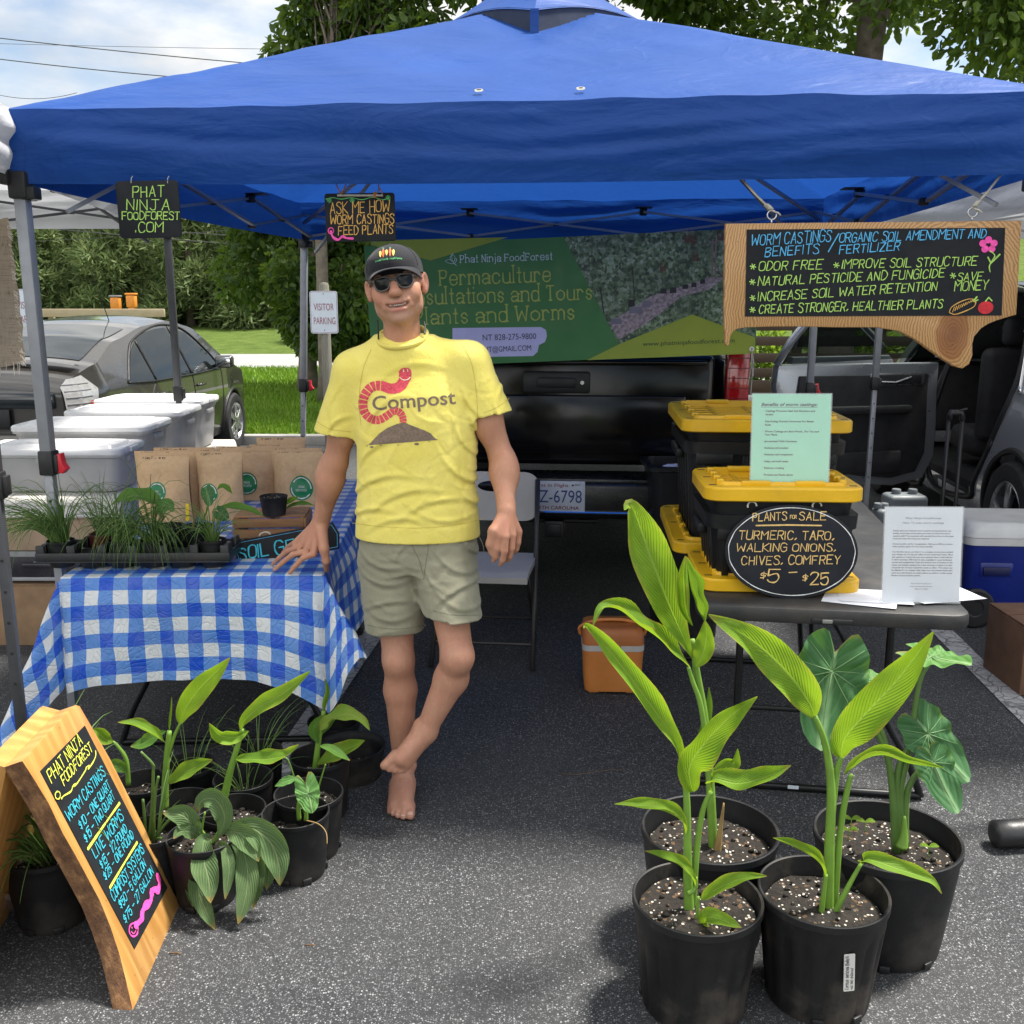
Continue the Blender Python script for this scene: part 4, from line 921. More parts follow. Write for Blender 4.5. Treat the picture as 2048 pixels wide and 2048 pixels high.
for k in range(50): disp += fold(rn.uniform(715, 960), rn.uniform(1080, 1270), rn.choice([10, 170, 30, 150]) + rn.uniform(-15, 15), rn.uniform(.03, .07), rn.uniform(.005, .009), rn.uniform(-.003, .003), 3.05)
s_.F[band] -= disp.astype(np.float32)
V, Q = s_.mesh(1)
SHORTS = meshobj('shorts', V, Q, mat_cloth('olive_cotton', (.235, .225, .158), (.30, .288, .205), 900, .85, .6), MAN)
b2 = BVHTree.FromPolygons([tuple(v) for v in V], [tuple(q) for q in Q]); sm = Ink(5)
for pts in (((822, 1072), (826, 1095), (838, 1120), (846, 1150)), ((856, 1072), (856, 1100), (851, 1130), (847, 1160)), ((735, 1250), (770, 1257), (810, 1257), (851, 1250)), ((867, 1222), (900, 1229), (930, 1231), (957, 1230)), ((958, 1072), (966, 1090), (968, 1105))):
    sm.stroke([tuple(p)[:2] for p in cat_rom([(a, b, 0) for a, b in pts], 14)], 1.1)
onto(sm.mb, b2, .0012).build('seam', M('seam_thread', (.14, .135, .095), .9), SHORTS)
# ---- cap
CAP = mat_cloth('black_cap_cotton', (.009, .0095, .012), (.016, .016, .020), 900, .8, .25)
c = MB(); dome = lambda u, v: Vector((.0885 * math.cos(v) * math.cos(u), .014 + .110 * math.cos(v) * math.sin(u), .046 + .076 * math.sin(v) * (1 - .06 * math.cos(v) * math.sin(u))))
rows = 14
c.grid(lambda u, v: tuple(dome(2 * math.pi * u, v * math.pi / 2 * .999)), 48, rows)
c.grid(lambda u, v: tuple(dome(2 * math.pi * u, 0) - Vector((0, 0, v * .020))), 48, 2)
br = lambda u, v, dz: Vector((math.sin((u - .5) * 2.3) * (.086 + .004 * v), .014 - math.cos((u - .5) * 2.3) * .108 - v * .062 * math.cos((u - .5) * 2.75), .044 - v * .008 - .024 * ((u - .5) * 2) ** 2 * (.4 + v * .75) + dz))
c.grid(lambda u, v: tuple(br(u, v, .002)), 24, 8); c.grid(lambda u, v: tuple(br(u, v, -.0015)), 24, 8, flip=True); c.grid(lambda u, v: tuple(br(u, 1, .002 - .0035 * v) + Vector((0, -.0015 * math.sin(v * 3.14), 0))), 24, 3)
for k in range(6):
    a = math.pi / 2 + k * math.pi / 3; c.tube([dome(a, v * .15) * 1.002 for v in range(11)], .0012, 4)
c.lathe([(.0, .006), (.007, .003), (.008, 0)], 10, mat=TR(0, .014, .122)); c.v = [tuple(HR @ Vector(v)) for v in c.v]
cap = c.build('cap', CAP, MAN, 60); bvc = BVHTree.FromPolygons(c.v, c.f)
e = Ink(7); zc_ = lambda a, b: (680 + a / 6.44, 460 + b / 6.44)
for x_, t_, m_ in ((520, (268, 352), 0), (557, (240, 355), 1), (600, (250, 328), 0), (645, (235, 342), 1), (688, (245, 335), 0)):
    p = [zc_(x_ + dx, t_[0] + (t_[1] - t_[0]) * f_) for dx, f_ in ((-3, .03), (-17, .22), (-14, .55), (-8, .85), (0, 1), (6, .85), (14, .5), (16, .22), (4, .03))]; e.poly(p, m_)
    if m_: e.stroke([zc_(x_, t_[0] + 5), zc_(x_ - 8, t_[0] - 14)], .9, 2); e.stroke([zc_(x_, t_[0] + 5), zc_(x_ + 9, t_[0] - 12)], .9, 2)
x0, y0 = zc_(455, 415); e2 = Ink(8); e2.text('Local Foods Local Farms', 0, 0, 3.3, .75, width=53, jit=.1)
e.mb.add([(x0 + v[0], y0 - 6.5 * (1 - ((v[0] - 30) / 30) ** 2) * .55 - v[0] * .085 - v[1], v[2]) for v in e2.mb.v], e2.mb.f, 2)
e.mb.v = [(v[0], v[1], v[2] * .3) for v in e.mb.v]
onto(e.mb, bvc, .0012).build('emblem', [PRM('yellow_stitch', (.80, .58, .12)), PRM('orange_stitch', (.72, .13, .04)), PRM('green_stitch', (.10, .42, .16))], cap, 0)
# ---- sunglasses, hair
fr = M('clear_grey_acetate', (.10, .085, .075), .18, .1, 30, spec=.4); ln = M('dark_lens', (.005, .005, .006), .12, .1, spec=.22)
sg = MB(); lens = MB()
for s2 in (1, -1):
    out = [(s2 * (.0325 + a), b) for a, b in ((-.0245, .012), (-.012, .0175), (.008, .018), (.0235, .015), (.0265, .006), (.022, -.012), (.011, -.0205), (-.005, -.021), (-.017, -.014), (-.0235, .0))]
    ring = cat_rom([(a, -.103 + abs(a) ** 2 * 5.5, b + .004) for a, b in out], 4, True); sg.tube(ring + ring[:2], .0032, 6)
    o2 = [(v.x, v.y + .0005, v.z) for v in ring]; cpt = (s2 * .0325, -.1015, .003); n = len(o2); lens.add(o2 + [cpt], [(i, (i + 1) % n, n) if s2 < 0 else ((i + 1) % n, i, n) for i in range(n)])
    sg.tube([(s2 * .058, -.085, .014), (s2 * .072, -.06, .012), (s2 * .079, -.01, .010), (s2 * .083, .012, .008)], .0034, 6); sg.box((s2 * .059, -.086, .014), (.008, .008, .010), bev=.002)
sg.tube([(-.010, -.1045, .008), (-.005, -.108, .0105), (.005, -.108, .0105), (.010, -.1045, .008)], .0032, 6)
for m_ in (sg, lens): m_.v = [tuple(HR @ Vector(v)) for v in m_.v]
so_ = sg.build('sunglasses', fr, MAN, 180); lens.build('lens', ln, so_, 180)
hb = MB(); rn = random.Random(12)
for s2 in (1, -1):
    for k in range(260):
        y = rn.uniform(-.03, .08); z = rn.uniform(-.012, .03) - (.0 if y < .02 else .02); p = Vector((s2 * (.0715 + .004 * math.sin(y * 20)), y, z)); hb.tube([p, p + Vector((s2 * .002, .003, -.007))], .0006, 3, cap=False)
hb.v = [tuple(HR @ Vector(v)) for v in hb.v]; hb.build('hair', M('grey_hair', (.20, .17, .15), .6), MAN)
cd = MB(); cd.tube([P(755, 640, 3.13), P(757, 660, 3.12), P(757, 678, 3.1)], .0028, 5); cd.tube([P(848, 643, 3.14), P(851, 655, 3.12), P(849, 668, 3.1)], .0028, 5); cd.build('neck_cord', BLK, MAN)
# ============================================================ SIGNS, BANNER
def on(mat, px, py):                      # where the line of sight through a photo point meets a sign's face, in the sign's own x, y
    o = mat.translation; n = mat.to_3x3() @ Vector((0, 0, 1)); d = ray(px, py); c = Vector((0, 0, CAMH))
    p = mat.inverted() @ (c + d * ((o - c).dot(n) / d.dot(n))); return (p.x, p.y)
def put(ink, mat, txt, a, b, h, mi=0, typ=False, w=None, **k):
    p, q = Vector(on(mat, *a)), Vector(on(mat, *b)); d = q - p; r = math.atan2(d.y, d.x); kk = mat_k(mat, a)
    if typ:
        t = Ink(1); t.type(txt, 0, 0, h * kk, mi, width=d.length, **k); R2 = TR(p.x, p.y, 0) @ Matrix.Rotation(r, 4, 'Z')
        ink.mb.add(t.mb.v, t.mb.f, mi, mat=R2)
    else: ink.text(txt, p.x, p.y, h * kk, (w or h * .13) * kk, mi, width=d.length, rot=math.degrees(r), **k)
def mat_k(mat, a):                        # metres per photo pixel at that point of the sign
    p, q = Vector(on(mat, *a)), Vector(on(mat, a[0] + 10, a[1])); return (q - p).length / 10
def line(ink, mat, pts, wpx, mi=0, n=0):
    q = [on(mat, *p) for p in pts]; k = mat_k(mat, pts[0])
    if n: q = [(v.x, v.y) for v in cat_rom([(a, b, 0) for a, b in q], n)]
    ink.stroke(q, wpx * k, mi)
def mat_chalk(nm='chalkboard', c=(.013, .015, .018)):
    t = NT(nm); ob = t.obj(); k = t.mix(t.ramp(t.noise(t.map(ob, (1, 1, 1)), 9, 6, .65), [(.45, 0.0), (.75, .18)]), c, (.06, .064, .07))
    return t.out(t.bsdf(k, t.ramp(t.noise(ob, 14, 4), [(.3, .6), (.7, .75)]), t.bump(t.noise(ob, 500, 2), .08, .001), spec=.2))
CHALK = mat_chalk()
def ink_m(nm, c): return M(nm, c, .7, .22, 90, .1, 600)
I_LIME, I_ORA, I_BLUE, I_PINK, I_WHT, I_YEL, I_RED, I_CYAN, I_GRN = [ink_m(*a) for a in (('lime_marker', (.38, .62, .13)), ('orange_marker', (.64, .36, .085)), ('blue_marker', (.09, .42, .72)), ('pink_marker', (.85, .08, .38)),
    ('white_marker', (.72, .72, .70)), ('yellow_marker', (.62, .65, .08)), ('red_marker', (.55, .02, .03)), ('cyan_marker', (.04, .44, .56)), ('green_marker', (.10, .45, .13)))]
ROPE = M('cotton_rope', (.50, .47, .40), .95, .2, 60, .6, 300); SISAL = M('orange_twine', (.42, .17, .05), .95, .2, 60)
def mat_wood(nm, a, b, c, rot=(0, 0, 0), scale=1.0, knot=None, rough=.5):
    t = NT(nm); ob = t.obj(); q = t.map(ob, (1, 1, 1), rot)
    s_ = t.n('ShaderNodeVectorMath', {0: q, 1: t.n('ShaderNodeVectorMath', {0: t.n('ShaderNodeTexNoise', {'Vector': t.map(q, (1.2, 6, 6)), 'Scale': 2.2 * scale, 'Detail': 3.0}).outputs['Color'], 1: (.05, .07, .05)}, operation='MULTIPLY').outputs[0]}, operation='ADD').outputs[0]
    w = t.n('ShaderNodeTexWave', {'Vector': t.map(s_, (.25, 1, 1)), 'Scale': 6.0 * scale, 'Distortion': 2.2, 'Detail': 4.0, 'Detail Scale': .9}, wave_type='BANDS', bands_direction='Y').outputs[0]
    b2_ = tuple(.5 * (p + q_) for p, q_ in zip(a, b)); col = t.mix(t.ramp(t.noise(q, 3, 3), [(.35, .35), (.65, .85)]), t.ramp(w, [(.05, b2_), (.5, a), (.95, c)]), a)
    col = t.mix(t.ramp(t.noise(t.map(q, (3, 90, 90)), 2.2 * scale, 5, .7), [(.45, 0.0), (.75, .4)]), col, b)
    if knot:
        d = t.n('ShaderNodeVectorMath', {0: t.n('ShaderNodeVectorMath', {0: ob, 1: knot[0]}, operation='SUBTRACT').outputs[0], 1: knot[1]}, operation='MULTIPLY').outputs[0]
        ln_ = t.n('ShaderNodeVectorMath', {0: d}, operation='LENGTH').outputs['Value']; ln_ = t.math('ADD', ln_, t.math('MULTIPLY', t.noise(ob, 14, 4), .5))
        ring = t.n('ShaderNodeTexWave', {'Vector': t.n('ShaderNodeCombineXYZ', {0: ln_}).outputs[0], 'Scale': 2.6, 'Distortion': .6}, wave_type='BANDS', bands_direction='X').outputs[0]
        kc = t.mix(t.ramp(ring, [(.2, 0.0), (.9, .55)]), t.ramp(ln_, [(.3, (.22, .085, .030)), (.95, (.36, .16, .055)), (1.25, (.52, .30, .12))]), (.17, .065, .025))
        col = t.mix(t.ramp(ln_, [(1.05, 1.0), (1.35, 0.0)]), col, kc)
    pin = t.n('ShaderNodeTexVoronoi', {'Vector': ob, 'Scale': 26.0}).outputs['Distance']; col = t.mix(t.ramp(pin, [(.035, .9), (.06, 0.0)]), col, (.06, .03, .015))
    return t.out(t.bsdf(col, rough, t.bump(t.noise(t.map(q, (3, 60, 60)), 3, 4), .12, .002), spec=.4, coat=.12))
def hang_board(label, bl, br, top, Y0, Y1, thick, rad, fill, name='hanging_sign', group=None):
    m = frame(P(*bl, Y0), P(*br, Y1) - P(*bl, Y0)); w = (P(*br, Y1) - P(*bl, Y0)).length; h = on(m, (bl[0] + br[0]) / 2, top)[1]
    t = thing(name, label, 'sign', mat=m, group=group); b = MB(); b.prism(rrect(w, h, rad, 5, w / 2, h / 2), -thick, 0, bev=.0012); b.build('board', fill, t, 30); return t, m, w, h
# 1. square board hanging from the valance
t, m, w, h = hang_board('small black square board reading PHAT NINJA FOODFOREST .COM in lime chalk marker', (240, 477), (364, 475), 361, 3.295, 3.28, .005, .012, CHALK)
i = Ink(11)
for s_, a, b, h_ in (('PHAT', (266, 395), (328, 393), 20), ('NINJA', (254, 420), (339, 420), 20), ('FOODFOREST', (245, 439), (359, 439), 14), ('.COM', (272, 464), (326, 464), 18)): put(i, m, s_, a, b, h_, w=2.0)
i.build('lettering', I_LIME, t, Matrix.Identity(4)); c = MB()
for x in (262, 335): q = on(m, x, 361); c.tube([(q[0], q[1] - .008, .001), (q[0], q[1] + .008, -.004), (q[0] + .002, q[1] + .014, -.010)], .0014, 5)
c.build('hook', STEEL, t)
# 2. ask me how
t, m, w, h = hang_board('small black board reading ASK ME HOW WORM CASTINGS FEED PLANTS with a pink worm', (653, 484), (792, 482), 386, 3.36, 3.35, .005, .009, CHALK)
i = Ink(12)
for s_, a, b, h_ in (('ASK ME HOW', (661, 428), (779, 423), 21), ('WORM CASTINGS', (661, 448), (788, 446), 17), ('FEED PLANTS', (677, 470), (786, 467), 17)): put(i, m, s_, a, b, h_, 0, w=1.85)
z2 = lambda a, b: (600 + a / 2.415, b / 2.415)
line(i, m, [z2(*p) for p in ((126, 962), (160, 955), (200, 962), (250, 955), (300, 965), (350, 953), (400, 965), (430, 955))], 1.6, 1, 4)
for cx_, cy_ in ((140, 968), (250, 968), (425, 955)): line(i, m, [z2(cx_ + r * math.cos(r * 1.1), cy_ + r * math.sin(r * 1.1)) for r in [k * .75 for k in range(18)]], 1.4, 1)
line(i, m, [z2(*p) for p in ((150, 1118), (160, 1145), (185, 1158), (205, 1142), (225, 1150), (255, 1152))], 5, 2, 5)
line(i, m, [z2(150 + 13 * math.cos(a * .6), 1115 + 15 * math.sin(a * .6)) for a in range(12)], 2.2, 2)
i.build('lettering', [I_ORA, I_GRN, I_PINK], t, Matrix.Identity(4)); c = MB()
q = on(m, 675, 391); q2 = on(m, 766, 391); c.tube([(q[0], q[1], .004), (q2[0], q2[1], .004)], .0035, 6); c.build('hanging_bar', ROPE, t); c = MB()
for a, b in ((on(m, 682, 390), on(m, 662, 352)), (on(m, 682, 390), on(m, 697, 352)), (on(m, 752, 390), on(m, 758, 375)), (on(m, 758, 375), on(m, 751, 350)), (on(m, 758, 375), on(m, 766, 392))): c.tube([(a[0], a[1], .005), ((a[0] + b[0]) / 2 + .003, (a[1] + b[1]) / 2, .003), (b[0], b[1], -.006)], .0022, 5)
c.box((*on(m, 750, 390), .006), (.008, .02, .006), bev=.002); c.build('twine', SISAL, t)
# 3. the long live-edge board
m = frame(P(1450, 632, 3.20), P(2034, 632, 3.13) - P(1450, 632, 3.20))
t = thing('hanging_sign', 'long live edge wooden board hanging on ropes with a black panel of worm casting benefits', 'sign', mat=m)
z6 = lambda a, b: (1340 + a / 2.729, 600 + b / 2.729)
low = [(295, 60), (298, 150), (300, 215), (303, 245), (313, 252), (325, 240), (328, 205), (345, 172), (372, 157), (420, 150), (560, 146), (700, 145), (900, 150), (1130, 150), (1250, 170), (1340, 215), (1430, 280), (1500, 330), (1560, 365), (1597, 374), (1635, 350), (1653, 300), (1652, 240), (1662, 200), (1700, 155), (1740, 130), (1790, 110), (1892, 80)]
out = [on(m, 1451, 447), *[on(m, *z6(*p)) for p in low], on(m, 2044, 441)]; out = [(v[0], v[1]) for v in out][::-1]
b = MB(); b.prism(out, -.036, 0, bev=.004)
kn_ = on(m, *z6(1545, 190)); WD3 = mat_wood('live_edge_pine', (.60, .37, .16), (.47, .27, .105), (.66, .43, .20), (0, 0, 0), .8, ((kn_[0], kn_[1], 0), (14.5, 9.0, 3)))
b.build('board', WD3, t, 35)
pc = [on(m, *p) for p in ((1490, 633), (2003, 631), (2010, 455.5), (1493, 459))]; b = MB(); b.prism(pc, .0005, .002); b.build('chalk_panel', CHALK, t, 0)
i = Ink(13); L3 = lambda a, b: (1348 + a / 2.76, b / 2.76)
for s_, a, b_, h_, mi in (('WORM CASTINGS', (425, 1355), (862, 1332), 21, 0), ('ORGANIC SOIL AMENDMENT AND', (910, 1338), (1716, 1312), 17.5, 0), ('BENEFITS', (500, 1417), (795, 1398), 18, 0), ('FERTILIZER', (910, 1402), (1240, 1380), 17, 0),
        ('ODOR FREE', (467, 1495), (812, 1484), 18, 1), ('IMPROVE SOIL STRUCTURE', (925, 1482), (1665, 1464), 17, 1), ('NATURAL PESTICIDE AND FUNGICIDE', (462, 1577), (1488, 1530), 17, 1), ('SAVE', (1562, 1550), (1695, 1545), 15, 1), ('MONEY', (1545, 1607), (1725, 1598), 18, 1),
        ('INCREASE SOIL WATER RETENTION', (462, 1662), (1447, 1603), 17, 1), ('CREATE STRONGER, HEALTHIER PLANTS', (467, 1730), (1478, 1700), 17, 1)): put(i, m, s_, L3(*a), L3(*b_), h_, mi, w=1.95, jit=.3, slant=.14)
line(i, m, [L3(908, 1290), L3(850, 1390)], 2.4, 0)
for a, b_ in ((435, 1472), (895, 1464), (432, 1557), (1537, 1522), (433, 1645), (432, 1710)):
    for an in (10, 70, 130): d = (15 * math.cos(R(an)), 15 * math.sin(R(an))); line(i, m, [L3(a - d[0], b_ - d[1]), L3(a + d[0], b_ + d[1])], 2.2, 1)
for k in range(5):
    a = R(72 * k - 90); i.disc(*on(m, *L3(1733 + 32 * math.cos(a), 1352 + 28 * math.sin(a))), 7.2 * mat_k(m, L3(1733, 1352)), 2)
i.disc(*on(m, *L3(1730, 1352)), 2.4 * mat_k(m, L3(1733, 1352)), 5)
line(i, m, [L3(1742, 1385), L3(1768, 1410), L3(1752, 1440), L3(1738, 1470), L3(1742, 1500)], 2.4, 1, 5); line(i, m, [L3(1745, 1455), L3(1775, 1425), L3(1795, 1405)], 3.5, 1); line(i, m, [L3(1745, 1450), L3(1730, 1420)], 2.6, 1)
line(i, m, [L3(*p) for p in ((1517, 1725), (1530, 1695), (1580, 1665), (1630, 1650), (1660, 1660), (1655, 1690), (1610, 1715), (1550, 1735), (1517, 1725))], 2.2, 3, 4)
for k in range(9): line(i, m, [L3(1535 + k * 13, 1722 - k * 7), L3(1545 + k * 13, 1695 - k * 5)], 1.8, 3)
line(i, m, [L3(1652, 1660), L3(1668, 1640)], 4, 1); line(i, m, [L3(1655, 1665), L3(1675, 1655)], 3, 1)
i.disc(*on(m, *L3(1718, 1698)), 15.5 * mat_k(m, L3(1718, 1698)), 4, 20, 13 * mat_k(m, L3(1718, 1698))); line(i, m, [L3(1718, 1662), L3(1735, 1642), L3(1752, 1660)], 3, 1)
i.mb.v = [(x, y, z + .002) for x, y, z in i.mb.v]; i.build('lettering', [I_BLUE, I_LIME, I_PINK, I_ORA, I_RED, CHALK], t, Matrix.Identity(4))
for (ex, ey), (tx_, ty_) in (((1545, 432), (1481, 349)), ((1948, 427), (2016, 339))):
    e = Vector((*on(m, ex, ey + 12), -.018)); r_ = MB(); c0 = e + Vector((0, .022, 0)); r_.tube([c0 + Vector((.014 * math.cos(a), .014 * math.sin(a), 0)) for a in [k * .52 for k in range(14)]], .0024, 6); r_.tube([e + Vector((0, -.004, 0)), e + Vector((0, .009, 0))], .0028, 6)
    eo = r_.build('eye_screw', M('bright_steel', (.6, .6, .6), .3, metal=1), t, 180)
    r_ = MB(); top_ = Vector((*on(m, tx_, ty_), -.03)); st = c0 + Vector((0, .012, 0)); r_.tube([st, st.lerp(top_, .5) + Vector((0, -.004, 0)), top_], .0036, 7)
    for k in range(4): q = st.lerp(top_, .05 + .035 * k); r_.tube([q + Vector((.007 * math.cos(a), .004 * math.sin(a) * .6, .007 * math.sin(a))) for a in [j * .7 for j in range(11)]], .0030, 5)
    r_.tube([st, st + Vector((.018, -.006, .004)), st + Vector((.026, -.014, .006))], .003, 5); r_.build('rope', ROPE, t, 180)
# 4. oval board leaning on the front tote
B0 = Vector((X(1583, 2.985, .745), 2.985, .7415)); up4 = Vector((.0, .26, 1)).normalized(); m = frame(B0, (1, -.04, 0), up4)
t = thing('oval_sign', 'oval black chalkboard reading PLANTS FOR SALE leaning on the front tote', 'sign', mat=m)
cen = Vector(on(m, 1583, 1103)); rw = (on(m, 1716, 1103)[0] - on(m, 1450, 1103)[0]) / 2; rh = cen.y
b = MB(); b.prism([(cen.x + rw * math.cos(R(a)), cen.y + rh * math.sin(R(a))) for a in range(0, 360, 5)], -.008, 0, bev=.002); b.build('board', mat_chalk('oval_chalkboard', (.014, .016, .021)), t, 40)
i = Ink(14)
for s_, a, b_, h_, w_ in (('PLANTS', (450, 1207), (635, 1200), 16, 2.1), ('FOR', (655, 1195), (690, 1192), 7, 1.4), ('SALE', (705, 1202), (848, 1200), 16, 2.1), ('TURMERIC, TARO,', (375, 1305), (892, 1310), 17, 2.1), ('WALKING ONIONS,', (362, 1372), (902, 1372), 15.5, 2.0), ('CHIVES, COMFREY', (390, 1445), (925, 1440), 17, 2.1), ('$', (492, 1522), (525, 1520), 14, 2.0), ('5', (530, 1540), (588, 1540), 25, 2.8), ('-', (650, 1520), (690, 1518), 24, 3.0), ('$', (722, 1535), (752, 1533), 14, 2.0), ('25', (765, 1555), (862, 1550), 23, 2.8)):
    put(i, m, s_, z6(*a), z6(*b_), h_, 0, w=w_, jit=.25, slant=.1)
line(i, m, [z6(470, 1231), z6(640, 1228), z6(825, 1231)], 3.0, 0)
i.stroke([(cen.x + (rw - .010) * math.cos(R(a)) * (1 + .004 * math.sin(a * .3)), cen.y + (rh - .010) * math.sin(R(a))) for a in range(30, 392, 4)], .0026, 1)
i.build('lettering', [ink_m('gold_marker', (.66, .44, .16)), I_WHT], t, Matrix.Identity(4))
r_ = MB()
for px in (1505, 1635): q = on(m, px, 1012); r_.tube([(q[0] + .014 * math.cos(a), q[1] + .014 * math.sin(a), -.006) for a in [k * .5 for k in range(8)]], .0028, 6)
r_.build('hanging_loop', ROPE, t)
# 5. A-frame: two live-edge slabs hinged at the top
o5, e5 = G(266, 2021), G(360, 1807); z8 = lambda a, b: (a / 2.8925, 1380 + b / 2.8925)
tl = P(*z8(130, 410), o5.y + .03); m5 = frame(o5, e5 - o5, tl - o5)
t = thing('sandwich_board', 'wooden A-frame price board with bark edges and a black panel listing worm castings, live worms', 'sign', mat=m5)
face = [(130, 410), (200, 520), (285, 660), (365, 830), (440, 960), (510, 1090), (580, 1220), (640, 1370), (690, 1520), (735, 1700), (770, 1855), (850, 1710), (960, 1500), (1018, 1350), (1040, 1235), (960, 1080), (840, 800), (740, 600), (640, 400), (540, 225), (462, 90), (440, 86), (415, 100)]
fo = [on(m5, *z8(*p)) for p in face]; WD5 = mat_wood('varnished_slab', (.50, .255, .070), (.30, .12, .028), (.62, .36, .12), (0, 0, R(90)), 1.1, None, .35)
BARKE = NT('slab_bark'); ob = BARKE.obj(); nb_ = BARKE.noise(BARKE.map(ob, (1, .5, 1)), 38, 7, .7)
BARKE = BARKE.out(BARKE.bsdf(BARKE.ramp(nb_, [(.3, (.05, .022, .010)), (.52, (.16, .075, .030)), (.72, (.36, .19, .075))]), .85, BARKE.bump(nb_, 1.0, .012)))
def slab(mat_, parent):
    b = MB(); b.prism(fo[::-1], -.048, 0, bev=.003, mat=mat_)
    ob_ = b.build('slab', [WD5, BARKE], parent, 35); inv = mat_.inverted() if mat_ is not None else Matrix.Identity(4); n_ = len(fo); cy = sum(p[0] for p in fo) / n_
    for p in ob_.data.polygons:                                  # the near edge keeps its bark
        c_ = inv @ p.center
        if (inv.to_3x3() @ p.normal).x < -.45: p.material_index = 1
    return ob_
slab(Matrix.Identity(4), t)
hx = max(p[1] for p in fo); wld = m5 @ Vector((.2, hx - .02, -.05)); n5 = (m5.to_3x3() @ Vector((0, 0, 1))); nh = Vector((n5.x, n5.y, 0)).normalized()
refl = Matrix.Identity(3) - 2 * Matrix([[nh[r] * nh[c] for c in range(3)] for r in range(3)]); M4 = refl.to_4x4(); M4.translation = wld - refl @ wld
back = MB(); back.prism(fo[::-1], -.048, 0, bev=.003, mat=m5.inverted() @ M4 @ m5); back.f = [f_[::-1] for f_ in back.f]; back.build('back_slab', WD5, t, 35)
hb = MB()
for s_ in (.10, .32): hb.tube([(s_, hx - .012, -.052), (s_ + .05, hx - .012, -.052)], .006, 8); hb.box((s_ + .025, hx - .03, -.0495), (.04, .03, .003))
hb.build('hinge', BLK, t)
pc = [on(m5, *z8(*p)) for p in ((775, 1500), (965, 1145), (487, 207), (230, 470))]; b = MB(); b.prism(pc, .0006, .002); b.build('chalk_panel', CHALK, t, 0)
i = Ink(15)
def put5(txt, a, b_, hm, mi, w=.0034):
    p, q = Vector(on(m5, *z8(*a))), Vector(on(m5, *z8(*b_))); d = q - p; i.text(txt, p.x, p.y, hm, w, mi, width=d.length, rot=math.degrees(math.atan2(d.y, d.x)), jit=.25, slant=.05)
put5('PHAT NINJA', (290, 540), (470, 312), 0.0288, 0); put5('FOODFOREST', (362, 556), (527, 352), 0.0245, 0)
ln5 = lambda pts, w_, mi, n=5: i.stroke([(v.x, v.y) for v in cat_rom([(*on(m5, *z8(*p)), 0) for p in pts], n)], w_, mi)
ln5([(345, 632), (360, 615), (400, 590), (412, 560), (432, 545), (420, 560), (440, 540), (485, 470), (492, 450), (510, 440), (502, 460), (530, 420), (545, 385), (545, 355)], .0042, 0)
ln5([(325 + 15 * math.cos(a * .6), 612 + 22 * math.sin(a * .6)) for a in range(12)], .0035, 0)
put5('WORM CASTINGS', (392, 765), (602, 492), 0.0259, 1); put5('$10 - ONE QUART', (462, 812), (632, 568), 0.0223, 1, .0031); put5('$15 - TWO QUART', (492, 888), (657, 628), 0.0223, 1, .0031)
ln5([(500, 922), (590, 790), (684, 657)], .0075, 0); put5('LIVE WORMS', (545, 978), (707, 747), 0.0274, 1); put5('$15 - 1/2 POUND', (583, 1040), (730, 817), 0.0216, 1, .0031); put5('$25 - ONE POUND', (605, 1106), (767, 852), 0.0216, 1, .0031)
ln5([(628, 1146), (705, 1015), (786, 884)], .0075, 0); put5('COMPOST SYSTEMS', (652, 1226), (827, 937), 0.0259, 1); put5('$50 - 5 GALLON', (694, 1272), (836, 1022), 0.0216, 1, .0031); put5('$75 - 27 GALLON', (722, 1356), (880, 1062), 0.0216, 1, .0031)
wm = [(903, 1080), (914, 1120), (905, 1160), (880, 1158), (868, 1180), (862, 1225), (830, 1255), (815, 1290), (808, 1330), (775, 1365)]
ln5(wm, .020, 2); ln5(wm, .013, 3); ln5([(765 + 26 * math.cos(a * .6), 1390 + 38 * math.sin(a * .6)) for a in range(12)], .005, 2); ln5([(752, 1400), (765, 1412), (778, 1395)], .003, 2); i.disc(*on(m5, *z8(755, 1378)), .0025, 2); i.disc(*on(m5, *z8(774, 1374)), .0025, 2)
for k in range(9): a_, b_ = wm[k], wm[k + 1]; ln5([((a_[0] + b_[0]) / 2 - 4, (a_[1] + b_[1]) / 2 - 8), ((a_[0] + b_[0]) / 2 + 5, (a_[1] + b_[1]) / 2 + 8)], .003, 2, 2)
i.mb.v = [(x, y, z + .002) for x, y, z in i.mb.v]; i.build('lettering', [I_YEL, I_CYAN, I_PINK, ink_m('dark_pink', (.28, .02, .12))], t, Matrix.Identity(4))
# 6. printed banner hung in front of the truck
mB = frame(P(745, 737, 4.90), P(1512, 706, 4.83) - P(745, 737, 4.90)); t = thing('banner', 'printed dark green vinyl banner for the food forest hung in front of the black truck', 'banner', mat=mB)
z4 = lambda a, b: (850 + a / 2.8836, 440 + b / 2.8836)
W_, H_ = on(mB, 1512, 706)[0], on(mB, 1120, 474)[1]
b = MB(); b.grid(lambda u, v: (u * W_, v * H_, 0), 60, 14); VIN = lambda n_, c: M(n_, c, .45, .06, 8, .05, 40)
b.build('sheet', VIN('dark_green_vinyl', (.034, .185, .042)), t, 180)
i = Ink(16); i.k = 0
wav = lambda x, y: 0.0
def art(pts, mi): i.poly([on(mB, *p) for p in pts], mi)
art([(741, 481), (1016, 474.5), (861, 521), (742, 490)], 0)
art([z4(935, 808), z4(1120, 716), z4(1540, 545), z4(1800, 640), z4(1903, 676), z4(1905, 770)], 0)
art([z4(800, 99), z4(1903, 45), z4(1903, 674), z4(1540, 543), z4(1118, 716)], 1)
